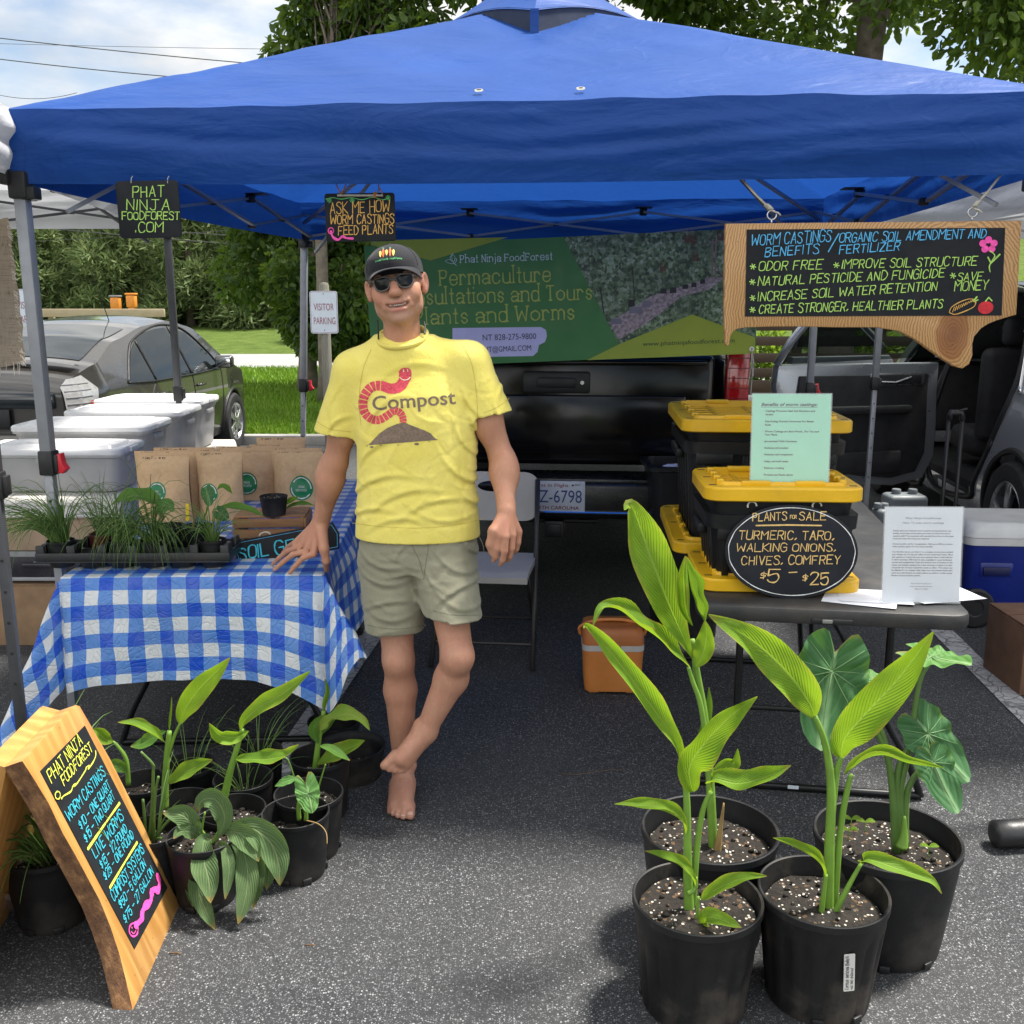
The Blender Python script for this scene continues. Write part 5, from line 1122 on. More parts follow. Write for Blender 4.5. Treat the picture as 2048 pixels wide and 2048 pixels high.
# the garden photograph printed on the banner: path, stones, pots
art([z4(1060, 590), z4(1180, 520), z4(1300, 440), z4(1480, 385), z4(1640, 330), z4(1730, 330), z4(1640, 400), z4(1480, 440), z4(1380, 520), z4(1270, 600), z4(1120, 690)], 2)
for x0, y0, w2, h2, mi in ((1215, 520, 40, 20, 3), (1275, 485, 24, 22, 3), (1100, 585, 34, 18, 3), (1190, 480, 20, 22, 4), (1375, 410, 18, 16, 4), (1430, 405, 20, 18, 4), (1500, 385, 18, 14, 4), (1550, 375, 16, 14, 4), (1600, 355, 16, 14, 4)):
    art([z4(x0 - w2, y0 + h2), z4(x0 + w2, y0 + h2 * .8), z4(x0 + w2 * .9, y0 - h2), z4(x0 - w2 * .8, y0 - h2 * .9)], mi)
for x0 in (1650, 1668): art([z4(x0, 340), z4(x0 + 10, 340), z4(x0 + 14, 110), z4(x0 + 4, 110)], 5)
art([z4(1620, 138), z4(1725, 105), z4(1725, 115), z4(1620, 148)], 5); art([z4(1670, 250), z4(1725, 320), z4(1725, 335), z4(1666, 262)], 5); art([z4(1008, 390), z4(1014, 390), z4(1035, 540), z4(1028, 540)], 4); art([z4(1192, 270), z4(1198, 270), z4(1210, 430), z4(1204, 430)], 4)
for x0, y0 in ((1370, 260), (1560, 200), (1545, 100), (1510, 90), (1700, 80)):
    for k in range(5): art([z4(x0 + k * 7 - 14, y0 + 40), z4(x0 + k * 7 - 8, y0 + 35), z4(x0 + k * 9 - 20, y0 - 60 + k % 3 * 25)], 6)
art([(905, 656), (1082, 654), (1092, 660), (1094, 672), (1090, 684), (1078, 690), (1075, 704), (1066, 712), (905, 715)], 7)
for s_, a, b_, h_, mi, w_ in (('Phat Ninja FoodForest', (205, 246), (733, 228), 13.5, 8, 1.5), ('Permaculture', (88, 376), (722, 352), 28, 9, 3.0), ('Consultations and Tours', (-160, 490), (960, 455), 28, 9, 3.0), ('Plants and Worms', (-55, 603), (858, 570), 28, 9, 3.0)):
    put(i, mB, s_, z4(*a), z4(*b_), h_, mi, w=w_, jit=0, slant=0, serif=True, gap=1.9, narrow=.92)
for s_, a, b_, h_, mi in (('NT 828-275-9800', (330, 695), (638, 686), 12, 10), ('IT@GMAIL.COM', (358, 762), (610, 752), 11, 10), ('www.phatninjafoodforest.com', (1255, 727), (1785, 706), 9, 11)): put(i, mB, s_, z4(*a), z4(*b_), h_, mi, True)
for a in ([(182, 262), (160, 240), (155, 215), (158, 195)], [(158, 195), (172, 212), (170, 235), (160, 240)], [(158, 195), (146, 215), (150, 232), (160, 240)], [(172, 252), (140, 250), (118, 236), (145, 228), (168, 248)], [(172, 250), (182, 232), (178, 220)]): line(i, mB, [z4(*p) for p in a], 1.0, 8, 4)
i.mb.v = [(x, y, z + wav(x, y) + .0004 * mi_) for (x, y, z), mi_ in zip(i.mb.v, [0] * len(i.mb.v))]
bmx = bmesh.new(); lay = bmx.verts
# give each art layer its own hair of thickness so that no two prints share a plane
lv = {}
for f_, mi_ in zip(i.mb.f, i.mb.m):
    for v_ in f_: lv[v_] = mi_
order = {0: 1, 1: 0, 2: 1, 3: 2, 4: 3, 5: 4, 6: 5, 7: 1, 8: 2, 9: 2, 10: 3, 11: 3}
i.mb.v = [(x, y, wav(x, y) + .0012 + .0005 * order[lv.get(k, 0)] + .00006 * (k % 2)) for k, (x, y, z) in enumerate(i.mb.v)]; bmx.free()
GP_ = NT('garden_print'); ob = GP_.obj(); lv_ = GP_.n('ShaderNodeTexVoronoi', {'Vector': ob, 'Scale': 75.0}); lc_ = GP_.n('ShaderNodeSeparateColor', {0: lv_.outputs['Color']}); c1 = GP_.ramp(GP_.math('ADD', GP_.math('MULTIPLY', GP_.noise(ob, 17, 9, .7), .72), GP_.math('MULTIPLY', lc_.outputs[0], .28)), [(.34, (.018, .032, .024)), (.46, (.08, .14, .06)), (.56, (.19, .28, .14)), (.68, (.40, .47, .36))])
c1 = GP_.mix(GP_.ramp(GP_.noise(ob, 5, 4), [(.42, .5), (.6, 0.0)]), c1, (.04, .07, .04)); GPM = GP_.out(GP_.bsdf(c1, .45))
PAL = [VIN('olive_vinyl', (.30, .37, .028)), GPM, M('path_print', (.30, .24, .25), .5, .6, 60), M('stone_print', (.16, .15, .19), .5, .2), M('pot_print', (.012, .014, .016), .5), M('timber_print', (.20, .16, .13), .5), M('rust_leaf_print', (.12, .045, .03), .5), VIN('lilac_vinyl', (.55, .53, .80)),
       VIN('pale_print', (.60, .74, .72)), VIN('moss_print', (.40, .47, .08)), VIN('navy_print', (.02, .03, .06)), VIN('pine_print', (.012, .055, .02))]
# subdivide the big prints so that they follow the sheet
i.build('print', PAL, t, Matrix.Identity(4), 0)
g_ = MB()
for px, py in ((752, 731), (1503, 698), (1503, 465)): q = on(mB, px, py); g_.lathe([(.005, 0), (.012, 0), (.012, .002), (.005, .002)], 14, mat=TR(q[0], q[1], .004))
g_.build('eyelet', M('eyelet_steel', (.6, .6, .58), .35, metal=.9), t); r_ = MB(); q = on(mB, 1503, 698)
for dx, dy in ((-.018, -.17), (.006, -.13), (-.005, -.22)): r_.tube([(q[0], q[1], .008), (q[0] + dx * .5 + .006, q[1] + dy * .5, .012), (q[0] + dx, q[1] + dy, .01)], .0022, 5)
q0 = on(mB, 752, 486); r_.tube([(q0[0], q0[1], .004), (*on(mB, 738, 474), .0), (*on(mB, 690, 440), -.02)], .0022, 5); r_.build('tie_cord', ROPE, t)
# 7. visitor parking signs
WPOST = mat_wood('grey_post', (.20, .19, .15), (.12, .115, .09), (.26, .25, .21), (0, 0, R(90)), 2, None, .9)
ALU = M('sign_white', (.62, .68, .74), .35, .05)
for k, (pl, pr, pt, pb, lab_) in enumerate(((622, 677, 582, 667, 'white VISITOR PARKING sign on a weathered wooden post by the lawn'), (32, 88, 578, 664, 'VISITOR PARKING sign half hidden behind the front tent leg and grey car'))):
    Y = 10.9; mm = frame(P(pl, pb, Y), (1, -.02, 0)); w = on(mm, pr, pb)[0]; h = on(mm, pl, pt)[1]; gx, gy = mm.translation.x + w / 2, Y + .06
    t = thing('parking_sign', lab_, 'sign', (gx, gy, 0), 0, 'visitor parking signs'); inv = W2(t).inverted(); ml = inv @ mm
    b = MB(); zt = mm.translation.z + h + .09; b.lathe([(.055, 0), (.052, zt - .03), (.04, zt - .005), (0, zt)], 12, mat=TR(0, .0, 0)); b.build('post', WPOST, t)
    b = MB(); b.prism(rrect(w, h, .025, 5, w / 2, h / 2), -.003, 0, mat=ml); b.build('panel', ALU, t, 20)
    i = Ink(20 + k); ring = rrect(w - .018, h - .018, .02, 6, w / 2, h / 2); i.stroke(ring + ring[:1], .004, 0)
    i.type('VISITOR', w * .14, h * .545, h * .17, 0, width=w * .72); i.type('PARKING', w * .11, h * .22, h * .17, 0, width=w * .78); i.disc(w / 2, h * .93, .006, 1); i.disc(w / 2, h * .08, .006, 1)
    i.build('lettering', [M('sign_maroon', (.30, .07, .10), .5), BLK], t, ml, .002)
# ============================================================ TABLES AND WHAT STANDS ON THEM
def leg_frame(b, w, y, z, spread, foot_y=0.0, r=.0125):
    for s_ in (-1, 1):
        b.tube(cat_rom([(s_ * w * .30, y, z), (s_ * w * .30, y, z * .52), (s_ * (w * .31), y, z * .40), (s_ * (w * .31 + spread * .6), y, z * .2), (s_ * (w * .31 + spread), y, .012)], 5), r, 9)
def folding_table(name, label, mat_, w, l, top_m, z=.74, th=.045, mk=True, spread=.10):
    t = thing(name, label, 'table', mat=mat_); b = MB(); b.prism(rrect(w, l, .06, 6, w / 2, l / 2), z - th, z, bev=.012); b.build('tabletop', top_m, t, 40)
    for y, nm in ((.30, 'leg_frame'), (l - .30, 'leg_frame')):
        b = MB(); m_ = TR(w / 2, 0, 0); leg_frame(b, w, y, z - th, spread); ww = w * .31 + spread
        b.tube([(-ww, y, .014), (ww, y, .014)], .0125, 8); b.tube([(-w * .30, y, z * .40), (w * .30, y, z * .40)], .009, 6)
        b.tube([(-.02, y, z * .40), (-.02, y + (.35 if y < l / 2 else -.35), z - th)], .009, 6); b.tube([(.02, y, z * .40), (.02, y + (.35 if y < l / 2 else -.35), z - th)], .009, 6)
        b.v = [tuple(m_ @ Vector(v)) for v in b.v]; b.build(nm, BLKM, t, 60)
    return t
BLKM = M('black_steel_tube', (.012, .012, .013), .4, .2, 20, metal=.3)
GREYT = M('charcoal_table_plastic', (.022, .023, .025), .5, .3, 6, .25, 260, .25)
# ---- left table with the gingham cloth
LT = TR(-1.50, 3.225, 0) @ RZ(2.5); LW, LL, LZ = .86, 1.83, .738
folding_table('folding_table', 'folding table under the blue gingham cloth with only its black legs showing', LT, LW, LL, GREYT, LZ, spread=.12)
GNG = NT('gingham'); uv = GNG.uv(); sx = GNG.n('ShaderNodeSeparateXYZ', {0: uv})
st_ = lambda o: GNG.math('GREATER_THAN', GNG.math('FRACT', GNG.math('MULTIPLY', o, 1 / .094)), .5)
sm_ = GNG.math('ADD', st_(sx.outputs[0]), st_(sx.outputs[1])); c_ = GNG.ramp(GNG.math('DIVIDE', sm_, 2), [(.0, (.74, .76, .77)), (.25, (.74, .76, .77)), (.26, (.105, .27, .68)), (.74, (.105, .27, .68)), (.75, (.006, .085, .60)), (1, (.006, .085, .60))])
c_ = GNG.mix(GNG.ramp(GNG.noise(GNG.obj(), 16, 5), [(.35, 0.0), (.8, .16)]), c_, (.5, .55, .62))
q_ = GNG.obj(); cr_ = GNG.n('ShaderNodeTexVoronoi', {'Vector': GNG.n('ShaderNodeVectorMath', {0: q_, 1: GNG.n('ShaderNodeTexNoise', {'Vector': q_, 'Scale': 6.0}).outputs['Color']}, operation='ADD').outputs[0], 'Scale': 11.0}, feature='DISTANCE_TO_EDGE').outputs['Distance']
h_ = GNG.math('ADD', GNG.math('MULTIPLY', GNG.ramp(cr_, [(0, 0.0), (.12, 1.0)]), .35), GNG.math('MULTIPLY', GNG.noise(q_, 24, 5, .6), .9))
n_ = GNG.bump(h_, .55, .008); a_ = GNG.bsdf(c_, .38, n_, spec=.4); b_ = GNG.n('ShaderNodeBsdfTranslucent', {0: c_}).outputs[0]
GNG = GNG.out(GNG.n('ShaderNodeMixShader', {0: .15, 1: a_, 2: b_}).outputs[0])
dF, dS, dB = .37, .37, .25
def drape(u, v):
    x, y = -dS + u * (LW + 2 * dS), -dF + v * (LL + dF + dB)
    ox = -x if x < 0 else x - LW if x > LW else 0; sx_ = -1 if x < 0 else 1; oy = -y if y < 0 else y - LL if y > LL else 0; sy_ = -1 if y < 0 else 1
    bx, by = min(max(x, 0), LW), min(max(y, 0), LL); r = math.hypot(ox, oy); z = LZ + .004
    if r < 1e-6: return (bx, by, z + .0015 * noise.noise(Vector((x * 9, y * 9, 3))))
    th = math.atan2(oy, ox); dg = abs(math.sin(2 * th))
    if ox > 0 and oy > 0: r *= (1 + .12 * dg) if sx_ < 0 else (1 - .48 * dg ** 2) * (1 + .30 * math.sin(th) ** 4 * (sy_ < 0))
    elif oy > 0 and sy_ < 0: e_ = x / LW; r *= 1 + .30 * max(0, (e_ - .70) / .30) ** 2 + .10 * max(0, (.2 - e_) / .2) ** 2
    if ox > 0 and oy > 0:
        o = r * (.10 + (.36 if sx_ < 0 else .62) * dg ** 1.4); o += r * .05 * math.sin(th * 9 + 1) * dg
        hx, hy = math.cos(th) ** .8, math.sin(th) ** .8; hn = math.hypot(hx, hy); px_, py_ = bx + sx_ * o * hx / hn, by + sy_ * o * hy / hn
    else:
        s_ = x if oy > 0 else y; ed = min(s_, (LW if oy > 0 else LL) - s_)
        o = r * .08 + min(1, r / .25) * (.030 * math.sin(s_ * 8.5 + (1 if oy > 0 else 2.5)) + .018 * noise.noise(Vector((s_ * 9, r * 2, sx_)))) * min(1, ed * 6 + .1) + .02 * min(1, r / .1)
        px_, py_ = bx + (sx_ * o if ox > 0 else 0), by + (sy_ * o if oy > 0 else 0)
    k = max(.0, r - .012) * (1.0 + (.10 * dg if ox > 0 and oy > 0 else 0)); zz = z - math.sqrt(max(0, k * k - (o * .85) ** 2))
    nz_ = .006 * noise.noise(Vector((x * 11, y * 11, 5))) * min(1, r * 8)
    return (px_ + nz_, py_ + nz_, zz)
b = MB(); b.grid(drape, 110, 140, uvfn=lambda u, v: (u * (LW + 2 * dS) + .02, v * (LL + dF + dB) + .015))
b.v = [tuple(LT @ Vector(v)) for v in b.v]; o = b.build('tablecloth', GNG, None, 180); tag(o, 'blue and white gingham plastic cloth draped over the left table', 'tablecloth')
ltop = lambda px, Y: Vector((X(px, Y, .745), Y, LZ + .0055))
# ---- kraft bags
KRAFT = NT('kraft_paper'); ob = KRAFT.obj(); n_ = KRAFT.bump(KRAFT.noise(ob, 26, 5, .6, 1.0), .45, .008)
KRAFT = KRAFT.out(KRAFT.bsdf(KRAFT.ramp(KRAFT.noise(ob, 60, 6, .8), [(.3, (.58, .375, .195)), (.7, (.72, .49, .28))]), .75, KRAFT.bump(KRAFT.noise(ob, 400, 2), .1, .001), spec=.25))
KR2 = bpy.data.materials['kraft_paper']
STK = M('green_sticker', (.006, .21, .075), .35, .08); PEN = M('black_pen', (.015, .013, .012), .6)
def bag(label, pxl, pxr, ptop, Y, price, stick=None, rz=0, seed=1, zb=None):
    zb = LZ + .0055 if zb is None else zb; x0, x1 = X(pxl, Y, .9), X(pxr, Y, .9); w = x1 - x0; zt = P(600, ptop, Y).z; h = zt - zb
    t = thing('kraft_bag', label, 'bag', ((x0 + x1) / 2, Y, zb), rz, 'kraft bags of worm castings'); g_ = random.Random(seed)
    dep = lambda v: .064 * (1 - v ** 1.5) ** .8 + .002
    def fr(u, v, s_=1):
        k = 1 - (2 * u - 1) ** 4 * (1 - v * .3); wv = .016 * noise.noise(Vector((u * 3 + seed, v * 4, s_))) * (1 - abs(2 * u - 1) ** 3) * min(1, (1 - v) * 4)
        xx = (u - .5) * w * (1 - .05 * math.sin(v * 3.1)); d_ = dep(v) * max(.02, k) + wv + .004 * noise.noise(Vector((u * 8, v * 7, seed)))* (1 - v)
        return (xx, -s_ * max(d_, .0008) + .012 * noise.noise(Vector((seed, v * 1.5, 7))) * v, v * h)
    b = MB(); b.grid(lambda u, v: fr(u, v, 1), 22, 26); b.grid(lambda u, v: fr(u, v, -1), 22, 26, flip=True); b.grid(lambda u, v: tuple(Vector(fr(u, 0, 1)).lerp(Vector(fr(u, 0, -1)), v)), 22, 2, flip=True)
    b.tube([(-.5 * w, -.0015, h * .905), (.5 * w, -.0015, h * .905)], .0015, 4)
    bo = b.build('pouch', KR2, t, 60)
    i = Ink(seed); i.text(price, -w * .40, h * .945 + .003, h * .030, .0016, width=w * .44, jit=.5, slant=.15); mm = Matrix(((1, 0, 0, 0), (0, 0, -1, 0), (0, 1, 0, 0), (0, 0, 0, 1)))
    i.mb.v = [(x, y, z + .0035 + abs(.012 * noise.noise(Vector((seed, (y / h) * 1.5, 7)))) ) for x, y, z in i.mb.v]; i.build('price', PEN, t, mm, .001)
    if stick:
        cx_, cz_ = X(stick[0], Y - .04, .85) - (x0 + x1) / 2, P(600, stick[1], Y - .04).z - zb; r_ = 1.14 * stick[2] * (Y * .985) / FPX; s_ = MB()
        sf = lambda a, z, o=.0016: Vector(fr(min(max(a / w + .5, .02), .98), min(max(z / h, .01), .95), 1)) + Vector((0, -o, 0))
        s_.grid(lambda u, v: tuple(sf(cx_ + v * r_ * math.cos(6.2832 * u), cz_ + v * r_ * math.sin(6.2832 * u))), 36, 8); so_ = s_.build('sticker', STK, t, 180)
        i = Ink(5); i.type('ORGANIC', 0, r_ * .02, r_ * .20, 0, 'CENTER', width=r_ * .62); i.type('WORM CASTINGS', 0, -r_ * .26, r_ * .20, 0, 'CENTER', width=r_ * .95)
        for k in range(34):
            if k % 17 > 13: continue
            a = 6.2832 * k / 34; i.stroke([(r_ * .83 * math.cos(a), r_ * .83 * math.sin(a)), (r_ * .83 * math.cos(a + .11), r_ * .83 * math.sin(a + .11))], r_ * .10)
        i.mb.v = [tuple(sf(cx_ + x, cz_ + y, .0026)) for x, y, z in i.mb.v]; i.mb.build('sticker_text', I_WHT, so_, 0)
    return t
bag('backmost small kraft bag peeking out between the front left pair', 311, 432, 895, 4.36, '1 QRT - $10', None, 2, 3)
bag('kraft bag directly behind the leftmost stickered bag', 272, 400, 902, 4.22, '1 QRT - $10', None, -2, 4)
bag('leftmost kraft bag with a green sticker low on its front', 278, 383, 912, 4.10, '1 QRT - $10', (316, 984, 18), -3, 5)
bag('kraft bag tucked behind the narrow second stickered bag', 396, 480, 899, 4.30, '1 QRT - $10', None, 3, 6)
bag('narrow kraft bag whose sticker is half hidden by a taro leaf', 396, 487, 904, 4.16, '1 QRT - $10', (417, 985, 17), 4, 7)
bag('wide kraft bag behind the third stickered bag', 434, 560, 893, 4.74, '2 QRT - $15', None, 0, 8)
bag('third stickered kraft bag left of the wooden crate', 437, 556, 903, 4.58, '2 QRT - $15', (494, 966, 20), 2, 9)
bag('tallest kraft bag at the very back of the display', 514, 613, 875, 4.98, '2 QRT - $15', None, 0, 10)
bag('kraft bag in front of the tallest one at the back', 500, 611, 889, 4.84, '2 QRT - $15', None, -2, 11)
bag('kraft bag just behind the rightmost stickered bag', 541, 645, 896, 4.58, '2 QRT - $15', None, 1, 12)
bag('rightmost kraft bag beside the bare forearm', 547, 648, 903, 4.44, '2 QRT - $15', (605, 975, 22), -2, 13)
# ---- wooden crate, soil geek board, plug tray
CRW = mat_wood('crate_wood', (.30, .15, .06), (.17, .075, .03), (.38, .21, .10), (0, 0, 0), 2, None, .7)
p = ltop(548, 3.86); t = thing('wooden_crate', 'small slatted wooden crate under the potted taro cutting', 'crate', p, 4); b = MB()
for z in (.02, .062): b.box((0, -.09, z), (.26, .010, .034), bev=.002); b.box((0, .09, z), (.26, .010, .034), bev=.002)
for s_ in (-1, 1):
    for z in (.02, .062): b.box((s_ * .135, 0, z), (.010, .19, .034), bev=.002)
    for y in (-.082, .082): b.box((s_ * .122, y, .042), (.014, .012, .082), bev=.002)
for k in range(4): b.box((0, -.066 + k * .044, .084), (.27, .038, .007), bev=.0015)
b.build('slats', CRW, t)
mS = frame(P(478, 1137, 3.46), P(676, 1098, 3.50) - P(478, 1137, 3.46), (0, .25, 1)); t = thing('soil_sign', 'narrow black board chalked SOIL GEEK leaning by the resting hand', 'sign', mat=mS); z6b = lambda a, b: (a / 2.683, 860 + b / 2.683)
w_ = on(mS, 678, 1098)[0]; h_ = .098; b = MB(); b.prism([(0, 0), (w_, 0), (w_ + .012, h_ * .55), (w_ - .004, h_), (-.004, h_)], -.010, 0, bev=.002); b.build('board', CHALK, t, 30)
i = Ink(31); put(i, mS, 'SOIL', z6b(1290, 700), z6b(1440, 672), 25, 0, w=3.2, jit=.3); put(i, mS, 'GEEK', z6b(1482, 672), z6b(1700, 620), 25, 0, w=3.2, jit=.3)
i.stroke([(.006, .008), (w_ - .004, .008), (w_ + .004, h_ * .55), (w_ - .010, h_ - .008), (.004, h_ - .008), (.006, .008)], .002, 1); i.build('lettering', [I_CYAN, I_BLUE], t, Matrix.Identity(4))
r_ = MB(); r_.tube([(.11 + .02 * math.cos(a), h_ + .012 * math.sin(a), -.005) for a in [k * .5 for k in range(7)]], .003, 6); r_.build('hanging_loop', ROPE, t)
TRM = M('tray_plastic', (.017, .018, .020), .4, .3, 12, .1, 200, .12)
p = ltop(267, 3.315); t = thing('plant_tray', 'black plastic carry tray of chive pots along the front edge of the gingham table', 'tray', p, 1); CW = .104; b = MB()
for r_ in range(2):
    for k in range(6):
        cx_, cy_ = (k - 2.5) * CW, .052 + r_ * .10; b.lathe([(0, .002), (.036, .002), (.040, .006), (.046, .042), (.047, .05)], 18, mat=TR(cx_, cy_, 0))
        for s_ in (-1, 1): b.box((cx_ + s_ * CW / 2, cy_, .052), (.020, .05, .062), bev=.006)
b.box((0, .0, .043), (6 * CW + .03, .006, .032), bev=.002); b.box((0, .204, .043), (6 * CW + .03, .006, .032), bev=.002)
for s_ in (-1, 1): b.box((s_ * (3 * CW + .014), .10, .043), (.006, .205, .032), bev=.002)
b.box((0, -.007, .030), (6 * CW + .04, .014, .004), bev=.001); b.box((0, .102, .050), (6 * CW, .012, .004), bev=.001)
for k in range(7): b.box(((k - 3) * CW, .005, .055), (.030, .012, .06), bev=.005)
b.build('cells', TRM, t, 40); TRAY = t
# ---- second table at the back left with white bins
T2 = TR(-3.35, 4.62, 0); t2w, t2l = 1.50, 2.0; t = thing('market_table', 'table under a white printed cloth carrying the row of white bins', 'table', mat=T2); b = MB(); b.box((t2w / 2, t2l / 2, .715), (t2w, t2l, .03), bev=.01); b.build('tabletop', GREYT, t)
for x in (.1, t2w - .1):
    for y in (.12, t2l - .12): b = MB(); b.tube([(x, y, 0), (x, y, .70)], .014, 8); b.build('leg', STEELD, t)
WC = NT('white_print_cloth'); ob = WC.obj(); v_ = WC.n('ShaderNodeTexVoronoi', {'Vector': WC.map(ob, (60, 7, 7)), 'Scale': 1.0}); c_ = WC.mix(WC.math('MULTIPLY', WC.ramp(v_.outputs['Distance'], [(.12, 1.0), (.2, 0.0)]), .55), WC.ramp(WC.noise(ob, 6, 5), [(.3, (.56, .53, .48)), (.7, (.70, .68, .64))]), (.22, .14, .10))
WC = WC.out(WC.bsdf(c_, .85, WC.bump(WC.noise(ob, 10, 5, .6), .5, .02)))
def dr2(u, v):
    x, y = -.16 + u * (t2w + .32), -.10 + v * (t2l + .14); bx, by = min(max(x, 0), t2w), min(max(y, 0), t2l); r = math.hypot(x - bx, y - by)
    dx, dy = (x - bx, y - by); o = .12 * r + .012 * math.sin(x * 17 + y * 13) * min(1, r * 9) + (.01 if r > 0 else 0); q = Vector((dx, dy, 0)).normalized() * o if r > 0 else Vector()
    return (bx + q.x, by + q.y, .736 + .004 * noise.noise(Vector((x * 5, y * 5, 1))) * (r == 0) - max(0, r - .01))
b = MB(); b.grid(dr2, 70, 80); b.v = [tuple(T2 @ Vector(v)) for v in b.v]; tag(b.build('tablecloth', WC, None, 180), 'white printed cloth spread under the translucent bins', 'tablecloth')
BINP = NT('translucent_bin'); ob = BINP.obj(); c_ = BINP.ramp(BINP.noise(ob, 5, 4), [(.35, (.56, .56, .56)), (.65, (.74, .73, .72))])
BINP = BINP.out(BINP.n('ShaderNodeMixShader', {0: .45, 1: BINP.bsdf(c_, .28, None, spec=.5), 2: BINP.n('ShaderNodeBsdfTranslucent', {0: (.8, .8, .8, 1)}).outputs[0]}).outputs[0])
BINL = M('white_bin_lid', (.74, .74, .74), .3, .05, 5)
def bin_(label, pr, Y, h, w=.66, d=.40, rz=0, dx=0):
    x1 = X(pr, Y, .74 + h); t = thing('storage_bin', label, 'storage bin', (x1 - w / 2, Y + d / 2, .7415), rz, 'white lidded bins'); b = MB()
    def ring(z, k): return [(x, y, z) for x, y in rrect(w * k, d * (1 - (1 - k) * w / d), .05, 5)]
    def stack(rows, m, cap0=True, cap1=False):
        n = len(rows[0]); V = [p for r in rows for p in r]; F = [(j * n + i, j * n + (i + 1) % n, (j + 1) * n + (i + 1) % n, (j + 1) * n + i) for j in range(len(rows) - 1) for i in range(n)]
        if cap0: F.append(tuple(range(n))[::-1])
        if cap1: F.append(tuple(range((len(rows) - 1) * n, len(rows) * n)))
        m.add(V, F)
    stack([ring(0, .86), ring(.008, .885), ring(h * .45, .92), ring(h * .80, .945), ring(h * .82, .965), ring(h - .02, .97), ring(h - .018, 1.0), ring(h - .034, 1.0)], b)
    for s_ in (-1, 1): b.box((s_ * w * .475, 0, h * .74), (.03, .12, .035), bev=.008)
    b.box((0, -d * .475, h * .74), (.14, .02, .035), bev=.008); b.build('body', BINP, t, 50)
    l = MB(); stack([ring(h - .022, 1.012), ring(h - .001, 1.012), ring(h + .006, .995), ring(h + .006, .955), ring(h + .002, .945), ring(h + .002, .86), ring(h + .016, .83), ring(h + .017, .60), ring(h + .011, .58)], l, False, True)
    for s_ in (-1, 1): l.box((s_ * w * .503, 0, h - .012), (.02, .10, .026), bev=.006)
    l.build('lid', BINL, t, 40); return t
bin_('lowest white bin at the front left of the printed cloth', 238, 4.70, .205, .66, .36)
bin_('large white bin standing behind the lowest bin', 291, 5.10, .265, .70, .42)
bin_('translucent tall bin third from the front of the row', 360, 5.60, .285, .66, .42)
bin_('backmost translucent bin nearest the grey car door', 402, 6.08, .30, .66, .40)
CARD = M('corrugated_card', (.30, .19, .105), .9, .2, 10, .3, 90); DARKP = M('smoked_plastic', (.035, .034, .040), .25, .3, 6)
def cbox(name, label, c, size, m, cat, lid='flap', rz=0, group=None, tape=True):
    t = thing(name, label, cat, c, rz, group); w, d, h = size; b = MB(); b.box((0, 0, h / 2), size, bev=.006); b.build('body', m, t)
    f = MB(); f.box((0, -d * .255, h + .004), (w * .99, d * .485, .006), bev=.001); f.box((0, d * .255, h + .0045), (w * .99, d * .485, .006), bev=.001); f.build(lid, m, t); return t
cbox('cardboard_box', 'brown cardboard box on the ground under the white bins', (-2.3, 4.84, 0), (.72, .4, .30), CARD, 'box')
cbox('cardboard_box', 'tan carton hanging out just under the printed cloth edge', (-2.26, 4.80, .48), (.78, .36, .215), M('tan_card', (.42, .30, .20), .9, .2, 8, .3, 60), 'box')
t = thing('drawer_unit', 'smoked plastic drawer unit with a grey rail under the white bins', 'drawers', (-2.26, 4.86, .312)); b = MB(); b.box((0, 0, .08), (.84, .4, .155), bev=.01); b.build('body', DARKP, t); b = MB(); b.box((0, -.206, .145), (.86, .012, .03), bev=.004); b.box((0, -.206, .02), (.86, .012, .018), bev=.004); b.build('rail', M('grey_rail', (.35, .35, .36), .4), t); b = MB(); b.box((0, -.214, .09), (.16, .014, .02), bev=.004); b.build('handle', DARKP, t)
# ---- right table
RT = TR(.56, 2.925, 0) @ RZ(-8.5); RTZ = .742
t = folding_table('folding_table', 'charcoal plastic folding table carrying black totes with yellow lids', RT, .80, 1.83, GREYT, RTZ, .050, spread=.13)
b = MB(); b.box((.40, -.001, RTZ - .036), (.12, .010, .018), bev=.004); b.build('latch', BLK, t); b = MB(); b.box((.385, -.009, RTZ - .034), (.030, .006, .012), bev=.003); b.build('catch', M('latch_grey', (.20, .21, .19), .5), t); b = MB(); b.box((.36, .2872, .02), (.036, .002, .012)); b.build('maker_label', ALU, t)
YEL = M('yellow_lid_plastic', (.74, .43, .008), .36, .10, 9, .12, 140, .10); TOTE = M('black_tote_plastic', (.009, .0095, .011), .42, .25, 10, .08, 160, .10, spec=.3)
def ringpts(w, d, r, z): return [(x, y, z) for x, y in rrect(w, d, r, 5)]
def stackm(rows, mb, cap0=False, cap1=False):
    n = len(rows[0]); V = [p for r in rows for p in r]; F = [(j * n + i, j * n + (i + 1) % n, (j + 1) * n + (i + 1) % n, (j + 1) * n + i) for j in range(len(rows) - 1) for i in range(n)]
    if cap0: F.append(tuple(range(n))[::-1])
    if cap1: F.append(tuple(range((len(rows) - 1) * n, len(rows) * n)))
    mb.add(V, F)
